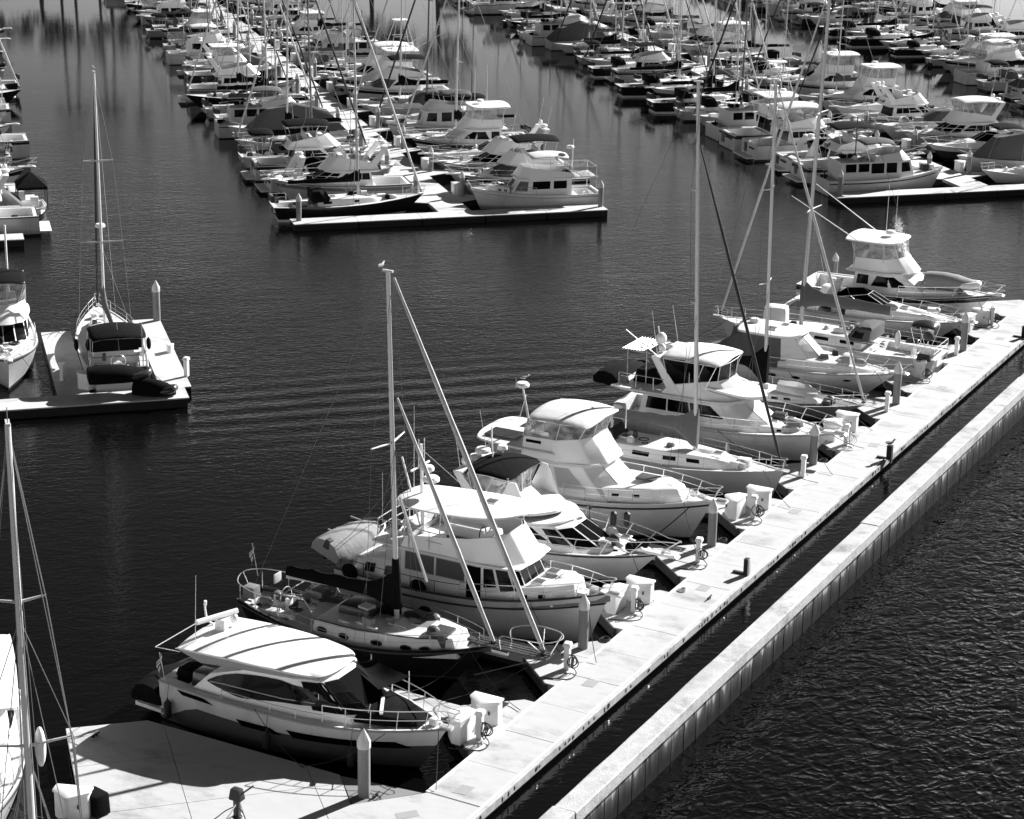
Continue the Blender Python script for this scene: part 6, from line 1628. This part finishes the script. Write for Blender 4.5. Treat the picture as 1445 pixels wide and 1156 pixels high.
proto('express_cover', 'express_cruiser', 'motor cruiser', 'express cruiser under a grey boat cover', lambda b, l: express(b, L=10.4, B=3.6, lod=max(l, 1), cov='greycanvas', arch=False, screen=None, cab=(4.8, 9.0), ports=False), 10.4)
proto('sportfish', 'sportfishing_boat', 'fishing boat', 'white sportfishing boat with enclosed bridge', lambda b, l: sportfish(b, L=11.8, lod=max(l, 1), outriggers=False), 11.8)
proto('sport_tower', 'sportfishing_boat', 'fishing boat', 'white sportfishing boat with lookout tower', lambda b, l: sportfish(b, L=11.8, lod=max(l, 1), outriggers=True, tower=True), 11.8)
def tent_boat(b, l):
    h = Hull(11.0, 3.9, 1.3, 1.8, tw=0.9, p=2.5, rake=1.3)
    h.mesh('hullwhite', parent=b); h.deck(b)
    House([(0.1, 1.7), (4.5, 1.8), (8.6, 1.3), (9.6, 0.6)], [(1.6, 0.75), (4.5, 0.9), (7.0, 0.7), (7.4, 0.3)], 1.35, [3.0, 3.7, 3.4, 3.3], 0.15).mesh('boat_tent', b, 'greycanvas', bevel=0.1)
    MB().tube([(9.4, 0, 1.8), (10.9, 0, 2.3)], 0.04, 'steel', 6).build('bow_pulpit', b)
proto('tent', 'covered_boat', 'boat', 'cruiser hidden under a ridged grey tent', tent_boat, 11.0)
def console(b, l):
    h = Hull(8.2, 2.7, 0.95, 1.35, tw=0.9, p=2.4, rake=1.2, flare=0.5)
    h.mesh(parent=b); h.deck(b, 0.05, 0.08, 0.7, 0.15, 0.45, 'deck', 'white')
    MB().box((3.6, 0, 1.1), (1.2, 0.9, 1.3), 'white', taper=0.85).build('centre_console', b, bevel=0.06)
    t = slab('tee_top', b, [(2.2, 0.95), (3.0, 1.0), (4.6, 0.9), (4.9, 0.0)], 2.5, 0.06, 0.08, 'blackcanvas', n=3)
    poles(t, [[(x, q * 0.5, 0.6), (x, q * 0.8, 2.48)] for q in (1, -1) for x in (3.0, 4.2)], 0.03, 'alu', 'top_frame')
    gear(b, [(0.4, 3.0, -0.8, 0.8, 0.48), (4.4, 6.5, -0.6, 0.6, 0.9)], 35, 9)
    outboard(b, -0.3, 0.35, 0.6, 'rubber', 1.4); outboard(b, -0.3, -0.35, 0.6, 'rubber', 1.4)
proto('console', 'fishing_skiff', 'fishing boat', 'small centre console boat with black top', console, 8.2)
def house_boat(b, l):
    h = Hull(11.4, 3.8, 1.4, 1.9, sag_=0.1, tw=0.9, p=2.5, rake=0.9)
    h.mesh('cream', parent=b); h.deck(b, 0.2, 0.08); h.rub(b, 0.2, 0.05, 'boot')
    s = House([(1.2, 1.5), (6.6, 1.55), (8.2, 1.2), (8.4, 0.6)], [(1.2, 1.42), (6.6, 1.45), (7.7, 1.1), (7.9, 0.5)], 1.2, 2.85, 0.1)
    s.mesh('saloon', b, 'cream', 'deck', bevel=0.04)
    s.windows(b, side=[(0.06, 0.24, 0.5, 0.92), (0.28, 0.46, 0.5, 0.92), (0.5, 0.72, 0.4, 0.92), (0.76, 0.94, 0.4, 0.92), (1.1, 1.8, 0.42, 0.9)], front=[(-0.9, 0.9, 0.4, 0.9)])
    co = House([(4.2, 1.4), (6.8, 1.4), (7.8, 0.8)], [(4.4, 1.3), (6.5, 1.3), (7.0, 0.7)], 2.86, [3.3, 3.6, 3.7], 0); co.mesh('bridge_coaming', b, 'cream', roof=False)
    bimini(b, 3.2, 6.2, 1.3, 4.3, 'greycanvas', legs=2.9)
    MB().tube([(3.0, 0, 2.9), (3.0, 0, 6.5)], 0.05, 'mastdark', 6).build('signal_mast', b)
    gear(b, [(0.3, 1.2, -1.2, 1.2, 1.2), (1.5, 6.0, -1.1, 1.1, 2.95), (8.8, 10.6, -0.6, 0.6, 1.7)], 31, 14)
    for x in (2.0, 2.6): MB().box((x, 0.4, 3.1), (0.5, 0.6, 0.3), 'blackcanvas').build('deck_gear', b, bevel=0.05)
proto('houseboat', 'trawler_yacht', 'trawler yacht', 'old trawler with row of square black windows', house_boat, 11.4)
def far_trawler(b, l):
    h = Hull(11.6, 4.0, 1.5, 2.1, sag_=0.1, tw=0.9, p=2.5, rake=0.9)
    h.mesh(parent=b); h.deck(b, 0.2, 0.08, 0.16, 0.3, 0.7); h.rub(b, 0.18, 0.045, 'lightgrey')
    s = House([(2.6, 1.5), (6.8, 1.55), (8.4, 1.2), (8.6, 0.6)], [(2.6, 1.42), (6.6, 1.42), (7.3, 1.05), (7.5, 0.5)], 1.3, 2.85, 0.02)
    s.mesh('saloon', b, 'white', bevel=0.04)
    s.windows(b, side=[(0.12, 0.42, 0.45, 0.9), (0.5, 0.9, 0.45, 0.9)], front=[(-0.9, 0.9, 0.35, 0.9)]); s.windows(b, side=[(1.02, 1.9, 0.35, 0.9)], m='shade')
    co = House([(2.2, 1.5), (6.4, 1.5), (7.6, 0.9)], [(2.6, 1.42), (6.1, 1.4), (6.9, 0.8)], 2.86, [3.4, 3.85, 3.95], 0); co.mesh('bridge_coaming', b, 'white', roof=False, bevel=0.04)
    t = bimini(b, 2.8, 6.4, 1.35, 4.75, 'whitecanvas', legs=3.3)
    curtain(b, [(0.3, 1.4), (2.5, 1.45)], [(0.3, 1.4), (2.5, 1.45)], 3.0, 3.9, m='vinyl')
    poles(b, [[(0.3, q * 1.4, 1.5), (0.3, q * 1.4, 3.9), (2.5, q * 1.45, 3.9)] for q in (1, -1)] + [[(0.3, 1.4, 3.9), (0.3, -1.4, 3.9)]], 0.03, 'steel', 'aft_frame')
    slab('boat_deck', b, [(0.2, 1.3), (0.4, 1.5), (3.0, 1.55), (7.2, 1.3), (7.7, 0.0)], 2.98, 0.1, 0.03, 'white', n=3)
    MB().tube([(2.3, 0.3, 3.0), (2.2, 0.3, 6.2)], 0.05, 'plastic', 6).build('radar_mast', b); radome(b, 2.5, 0.3, 5.4, 0.35)
    gear(b, [(0.3, 2.0, -1.2, 1.2, 0.75), (0.5, 6.0, -1.0, 1.0, 3.02), (8.8, 10.6, -0.6, 0.6, 2.1)], 33, 14)
    h.rail(b, 6.0, 11.5, 0.65, 5, 0.1, 0.02, ext=0.4)
    c = House([(8.3, 1.25), (9.6, 0.9), (10.2, 0.4)], [(8.3, 1.1), (9.5, 0.75), (10.0, 0.3)], [1.5, 1.7, 1.8], [2.2, 2.3, 2.3], 0.08); c.mesh('trunk_cabin', b, 'white', bevel=0.05); c.windows(b, side=[(0.2, 0.4, 0.4, 0.65), (0.6, 0.8, 0.4, 0.65)], name='port_light')
proto('trawler', 'trawler_yacht', 'trawler yacht', 'white trawler with white bimini', far_trawler, 11.6)
COVERS = {'black': M['blackcanvas'], 'grey': M['greycanvas'], 'white': M['whitecanvas'], 'pale grey': M['lightcanvas']}
GROUPN = {'A': 'boats along the middle pier', 'B': 'boats along the outer pier', 'C': 'boats along the farthest pier', 'D': 'boats along the side pier'}
def park(key, pier_, side, idx, bc, a, bow_out=False, sc=1.0, hullm=None):
    make, desc, L = PROTO[key]
    lod = 1 if idx < 7 else 2
    p, used = make(lod)
    Ls = L * sc
    gap = 1.9
    inner = bc + side * gap
    # bow towards the pier: stern out
    if not bow_out: base, hd = bc + side * (gap + Ls), (HEAD_LEFT if side > 0 else HEAD_RIGHT)
    else: base, hd = inner, (HEAD_RIGHT if side > 0 else HEAD_LEFT)
    loc, rz = Q(base, a, 0), heading(hd) + R(random.uniform(-1.2, 1.2))
    swap = None
    if hullm is not None: swap = {'hull_white': hullm}
    if not used[0] and swap is None:
        used[0] = True
        b = p; b.location, b.rotation_euler, b.scale = loc, (0, 0, rz), (sc,) * 3
    else: b = copy_tree(p, loc, rz, sc, swap)
    if idx > 5: b.scale = (sc, sc * 0.9, sc)
    d = desc
    if hullm is M['dark'] and desc.startswith('white'): d = 'dark hulled' + desc[5:]
    elif hullm is M['lightgrey'] and desc.startswith('white'): d = 'grey' + desc[5:]
    tag(b, '%s, %s slip, %s side of %s' % (d, ORD[idx], SIDE[(pier_, side)], PIERN[pier_]), None, GROUPN[pier_])
    return b
rnd = random.Random(21)
SAIL = ['sloop_black', 'sloop_grey', 'sloop_dark', 'sloop_pale', 'sloop_bare']
MOT = ['fly_glass', 'fly_white', 'fly_black', 'express_black', 'express_arch', 'express_cover', 'sportfish', 'sport_tower', 'tent', 'houseboat', 'trawler', 'console']
def fill(pier_, side, bc0, a0, first, n, psail, outp=0.35, step=4.1, skew=0.0):
    last = None
    nf = len(first)
    n = int(n * 1.1)
    for i in range(n):
        a = a0 + (nf * 5.0 - max(0, nf - 6) * 0.2 + (i - nf) * step if i >= nf else i * 5.0 - max(0, i - 5) * 0.2) + rnd.uniform(-0.3, 0.3)
        bc = bc0 + skew * (a - a0)
        if i < len(first): key, out = first[i][:2]
        else:
            key = rnd.choice(SAIL) if rnd.random() < psail else rnd.choice(MOT)
            if key == last: key = rnd.choice(SAIL + MOT)
            out = rnd.random() < outp
        last = key
        if key is None: continue
        hm = None
        if i >= len(first) and key in ('sloop_black', 'sloop_grey', 'fly_white', 'express_black', 'sportfish', 'trawler', 'fly_glass') and rnd.random() < 0.35: hm = rnd.choice([M['lightgrey'], M['dark'], M['lightgrey']])
        park(key, pier_, side, i, bc, a, out, rnd.uniform(0.72, 0.95) if i >= len(first) else (first[i][2] if len(first[i]) > 2 else 0.97), hm)
fill('A', -1, 40.4, 155.6, [('sloop_dark', False), ('fly_glass', True), ('express_arch', False), ('fly_black', False), ('sloop_bare', False), ('sloop_black', True), ('tent', True), ('houseboat', False), ('sloop_grey', False), ('sloop_black', False), ('sloop_dark', True), ('fly_glass', False)], 31, 0.6)
fill('A', 1, 40.4, 155.2, [('trawler', False, 0.88), ('fly_black', False), ('fly_glass', False), ('express_arch', False), ('sportfish', False), ('sloop_dark', False), ('houseboat', False), ('sloop_bare', False), ('express_cover', False), ('sloop_black', False), ('fly_black', False), ('sport_tower', False), ('fly_white', False)], 31, 0.55, 0.2)
fill('B', -1, 85.4, 155.4, [('houseboat', False), ('fly_black', False), ('express_arch', False), ('fly_white', False), ('sport_tower', False), ('houseboat', False), ('sloop_bare', True), ('sloop_black', False), ('sloop_dark', False), ('express_black', True), ('sloop_dark', False)], 31, 0.65)
fill('B', 1, 85.4, 155.4, [('sloop_pale', False), ('tent', False), ('express_black', False), ('fly_white', False), ('express_cover', False), ('fly_glass', True), ('express_arch', False), ('sportfish', False)], 31, 0.45, 0.3)
fill('C', -1, 124.5, 166, [('sloop_black', False), ('sloop_dark', False), ('console', True), ('sloop_black', False), ('express_black', True), ('fly_black', False), ('express_cover', False), ('sloop_bare', False)], 29, 0.5, 0.4)
fill('C', 1, 124.5, 196, [], 21, 0.4, 0.3)
fill('D', 1, -4.3, 155.0, [('fly_white', False), ('express_cover', False), ('express_arch', False), ('fly_black', True), ('console', False), ('sloop_pale', False), ('sportfish', False)], 22, 0.35, 0.3, skew=0.035)
for k in list(PROTO):                                           # a kind that never found a slip is removed again
    if isinstance(k, tuple) and not PROTO[k][1][0]:
        root = PROTO[k][0]
        for c in list(root.children_recursive) + [root]: bpy.data.objects.remove(c, do_unlink=True)
# piles and boxes on the piers
pc = 0
for pn, bc, br, bl, n in (('A', 40.4, 52.3, 27.4, 12), ('B', 85.4, 101, 72.0, 12), ('C', 124.5, 138, 110.5, 10)):
    spots = [(br - 0.25, 152.2, 'at the outer end'), (bl + 0.6, 152.2, 'at the wide end')] if pn != 'C' else []
    for i in range(n):
        spots.append((bc + 1.9, 158.0 + i * 10.2, 'narrow')); spots.append((bc - 1.9, 158.0 + i * 10.2, 'wide'))
    for j, (b_, a_, t_) in enumerate(spots):
        c = copy_tree(pl0, Q(b_, a_, 0), 0.7 * j)
        c.scale = (0.9, 0.9, 0.85)
        c['group'] = 'piles of the ' + PIERN[pn]
        if t_.startswith('at'): c['label'] = 'concrete pile %s of the %s cross float' % ('on the channel tip' if 'outer' in t_ else 'on the opposite tip', PIERN[pn])
        else: c['label'] = 'white capped pile, %s finger out, %s side of %s' % (ORD[(j - 2 if pn != 'C' else j) // 2], SIDE[(pn, 1 if t_ == 'narrow' else -1)], PIERN[pn])
box0 = None
for pn, bc in (('A', 40.4), ('B', 85.4), ('C', 124.5)):
    for i in range(9):
        for q in (1, -1):
            p_, rz_ = Q(bc + q * 1.75, 159.2 + i * 10.2, DZ), R(16.5 + (90 if q > 0 else -90))
            lb = 'white dock box, %s finger out, %s side of %s' % (ORD[i], SIDE[(pn, q)], PIERN[pn])
            if box0 is None: box0 = dock_box(p_, rz_, lb, 0.9, 'dock boxes along the piers')
            else:
                c = copy_tree(box0, p_, rz_, 0.9); c['label'] = lb; c.scale = (0.72, 0.72, 0.9)
# black tent skiff off the side pier
b = empty('tent_skiff', Q(8.9, 163.4, 0), heading(HEAD_OUT), 'small skiff with black peaked canopy lying off the side pier', 'boat')
h = Hull(4.6, 2.1, 0.6, 0.85, tw=0.85, rake=0.7); h.mesh('hullwhite', parent=b); h.deck(b, 0.03, 0.06, 0.8, 0.1, 0.25, 'deck', 'white')
MB().loft([[(0.2, 1.15, 2.0), (3.0, 1.15, 2.0), (3.0, -1.15, 2.0), (0.2, -1.15, 2.0)], [(0.2, 1.15, 2.2), (3.0, 1.15, 2.2), (3.0, -1.15, 2.2), (0.2, -1.15, 2.2)], [(1.5, 0.08, 3.1), (1.7, 0.08, 3.1), (1.7, -0.08, 3.1), (1.5, -0.08, 3.1)]], 'blackcanvas').build('peaked_canopy', b)
poles(b, [[(x, q * 1.1, 0.4), (x, q * 1.1, 2.05)] for x in (0.3, 2.95) for q in (1, -1)] + [[(0.3, 1.1, 2.03), (2.95, 1.1, 2.03), (2.95, -1.1, 2.03), (0.3, -1.1, 2.03), (0.3, 1.1, 2.03)]], 0.05, 'rubber', 'canopy_frame')
MB().box((1.4, 0.2, 0.75), (0.6, 0.6, 0.8), 'seat').build('cool_box', b, bevel=0.06)

# ------------------------------------------------------------------ far shore beyond the frame: its palms and trees are what the water mirrors
def palm(p, Hp, lb, seed):
    r = empty('palm_tree', p, 0, lb, 'palm', 'palms on the far shore')
    rn = random.Random(seed)
    MB().tube([(0, 0, 0), (0.15, 0.1, Hp * 0.5), (rn.uniform(-0.6, 0.6), rn.uniform(-.4, .4), Hp)], [0.27, 0.2, 0.17], 'trunk', 8).build('trunk', r)
    mb = MB()
    for i in range(46):
        az, el = rn.uniform(0, 6.28), rn.uniform(-0.7, 1.1)
        d = Vector((math.cos(az), math.sin(az), 0)); L_ = rn.uniform(1.8, 2.7)
        prev = None
        for k in range(6):
            t = k / 5
            c = Vector((0, 0, Hp)) + d * L_ * t * math.cos(el) + Vector((0, 0, L_ * (t * math.sin(el) - 0.55 * t * t)))
            w = Vector((-d.y, d.x, 0)) * 0.5 * math.sin(math.pi * min(t + 0.12, 0.98))
            cur = (c - w, c + w)
            if prev: mb.poly([prev[0], prev[1], cur[1], cur[0]], 'leaf')
            prev = cur
    mb.build('crown', r, smooth=False)
def leafy(p, Hp, W, lb, seed):
    r = empty('broadleaf_tree', p, 0, lb, 'tree', 'trees on the far shore')
    rn = random.Random(seed)
    mb = MB().tube([(0, 0, 0), (0.1, 0, Hp * 0.45), (0.2, 0.1, Hp * 0.7)], [0.4, 0.28, 0.1], 'trunk', 8)
    for i in range(5):
        a = rn.uniform(0, 6.28); mb.tube([(0.1, 0, Hp * 0.4), (math.cos(a) * W * 0.4, math.sin(a) * W * 0.4, Hp * 0.75)], [0.16, 0.05], 'trunk', 5)
    mb.build('trunk', r)
    mb = MB()
    cl = [(rn.uniform(-W, W) * 0.5, rn.uniform(-W, W) * 0.5, Hp * rn.uniform(0.45, 0.95), rn.uniform(0.8, 1.7)) for _ in range(22)]
    for i in range(1100):
        x, y, z, q = rn.choice(cl)
        v = Vector((rn.gauss(0, 1), rn.gauss(0, 1), rn.gauss(0, 1))).normalized() * q * rn.random() ** 0.4
        c = Vector((x, y, z)) + v
        u = Vector((rn.gauss(0, 1), rn.gauss(0, 1), rn.gauss(0, 1))).normalized() * 0.3
        w = u.cross(Vector((rn.gauss(0, 1), rn.gauss(0, 1), rn.gauss(0, 1)))).normalized() * 0.22
        mb.poly([c - u, c + w, c + u, c - w], 'leaf')
    mb.build('crown', r, smooth=False)
for i, (x, Hp) in enumerate(((-69.3, 20.5), (-67.6, 21.0), (-64.3, 20.5), (-61.8, 19.8), (-58.0, 21.5))):
    palm(Vector((x, 318 + (i % 3) * 2, 1.6)), Hp, 'tall fan palm on the far shore, %s in the row from the open end' % ORD[i], i)
for i, (x, y, Hp, W) in enumerate(((-80, 316, 9, 8), (-71, 312, 8, 9), (-61, 314, 10, 9), (-90, 318, 7, 10), (-12, 310, 13, 10), (-22, 313, 9, 9), (22, 305, 14, 11), (34, 304, 12, 10), (46, 300, 15, 9))):
    leafy(Vector((x, y, 1.6)), Hp, W, 'bushy %s tree on the far shore, %s from the palms' % (('round', 'low', 'broad')[i % 3], ORD[i]), 40 + i)

# ------------------------------------------------------------------ gulls
def gull(p, rz, lb, sc=1.0, first=[None]):
    if first[0] is None:
        r = empty('gull', p, rz, lb, 'bird', 'gulls')
        mb = MB(); n = 8
        prof = [(-0.30, 0.02, 0.12), (-0.16, 0.06, 0.13), (0.0, 0.095, 0.14), (0.12, 0.075, 0.18), (0.19, 0.05, 0.24), (0.25, 0.055, 0.28), (0.30, 0.035, 0.28), (0.33, 0.012, 0.27), (0.38, 0.006, 0.26)]
        mb.loft([[(x, rr * math.cos(2 * math.pi * j / n), z + rr * math.sin(2 * math.pi * j / n)) for j in range(n)] for x, rr, z in prof], 'bird')
        mb.tube([(0.02, 0.03, 0.08), (0.02, 0.03, 0)], 0.012, 'birdgrey', 4).tube([(0.02, -0.03, 0.08), (0.02, -0.03, 0)], 0.012, 'birdgrey', 4)
        mb.build('bird_body', r)
        MB().ell((-0.08, 0.075, 0.16), (0.22, 0.03, 0.06), 'birdgrey').ell((-0.08, -0.075, 0.16), (0.22, 0.03, 0.06), 'birdgrey').build('folded_wing_cover', r)
        first[0] = r
        return r
    c = copy_tree(first[0], p, rz, sc); c['label'] = lb
    return c
def on_water(x, y, z): return Vector((x, y, z))
gull(D(-30.72, 98.7, DZ + 0.79), 0.5, 'gull perched on the black guide post of the dock')
gull(D(-41.0, 65.7, 16.42), 1.2, 'gull on the masthead of the dark cutter', 0.75)
gull(Q(10.6, 113.2 + 8.8, 17.02), 2.0, 'gull on the masthead of the black hooded sloop', 0.75)
gull(D(-44.6, 84.4, 6.4), 0.2, 'gull on the radar mast of the domed bimini yacht', 0.75)

def steps(o_, s_, az, lb):
    r = empty('boarding_steps', D(o_, s_, DZ), R(az), lb, 'steps', 'boarding steps on the fingers')
    mb = MB()
    for i in range(3): mb.box((0.25 * i, 0, 0.12 + 0.2 * i), (0.26, 0.6, 0.06), 'plastic')
    mb.build('tread', r)
    MB().prism([(-0.13, -0.3), (0.65, -0.3), (0.65, -0.26), (-0.13, -0.26)], 0, 0.1, 'plastic').loft([[(-0.13, 0.27, 0), (0.63, 0.27, 0), (0.63, 0.31, 0), (-0.13, 0.31, 0)], [(0.4, 0.27, 0.5), (0.63, 0.27, 0.5), (0.63, 0.31, 0.5), (0.4, 0.31, 0.5)]], 'plastic').build('side_panel', r)
steps(-39.5, 62.1, 62, 'white boarding steps on the finger between the sport yacht and the cutter')
steps(-38.8, 87.9, 62, 'white boarding steps on the finger beside the domed bimini yacht')
for k, (o_, s_, r_, lb) in enumerate(((-33.5, 70.9, 0.22, 'loose rope coil by the pile ahead of the trawler yacht'), (-33.7, 83.7, 0.2, 'loose rope coil by the pile at the domed bimini yacht'), (-33.6, 96.7, 0.2, 'loose rope coil by the pile at the striped bimini yacht'), (-32.9, 77.3, 0.18, 'pale rope coil lying on the inner edge of the dock'))):
    mb = MB()
    for q in range(3): mb.torus((0.03 * q, 0.02 * q, 0.03 + 0.03 * q), r_ - 0.03 * q, 0.022, 'rope' if k < 3 else 'paleline', 'z', 14)
    o = mb.build('rope_coil'); o.location = D(o_, s_, DZ)
    tag(o, lb, 'rope', 'rope coils on the dock')
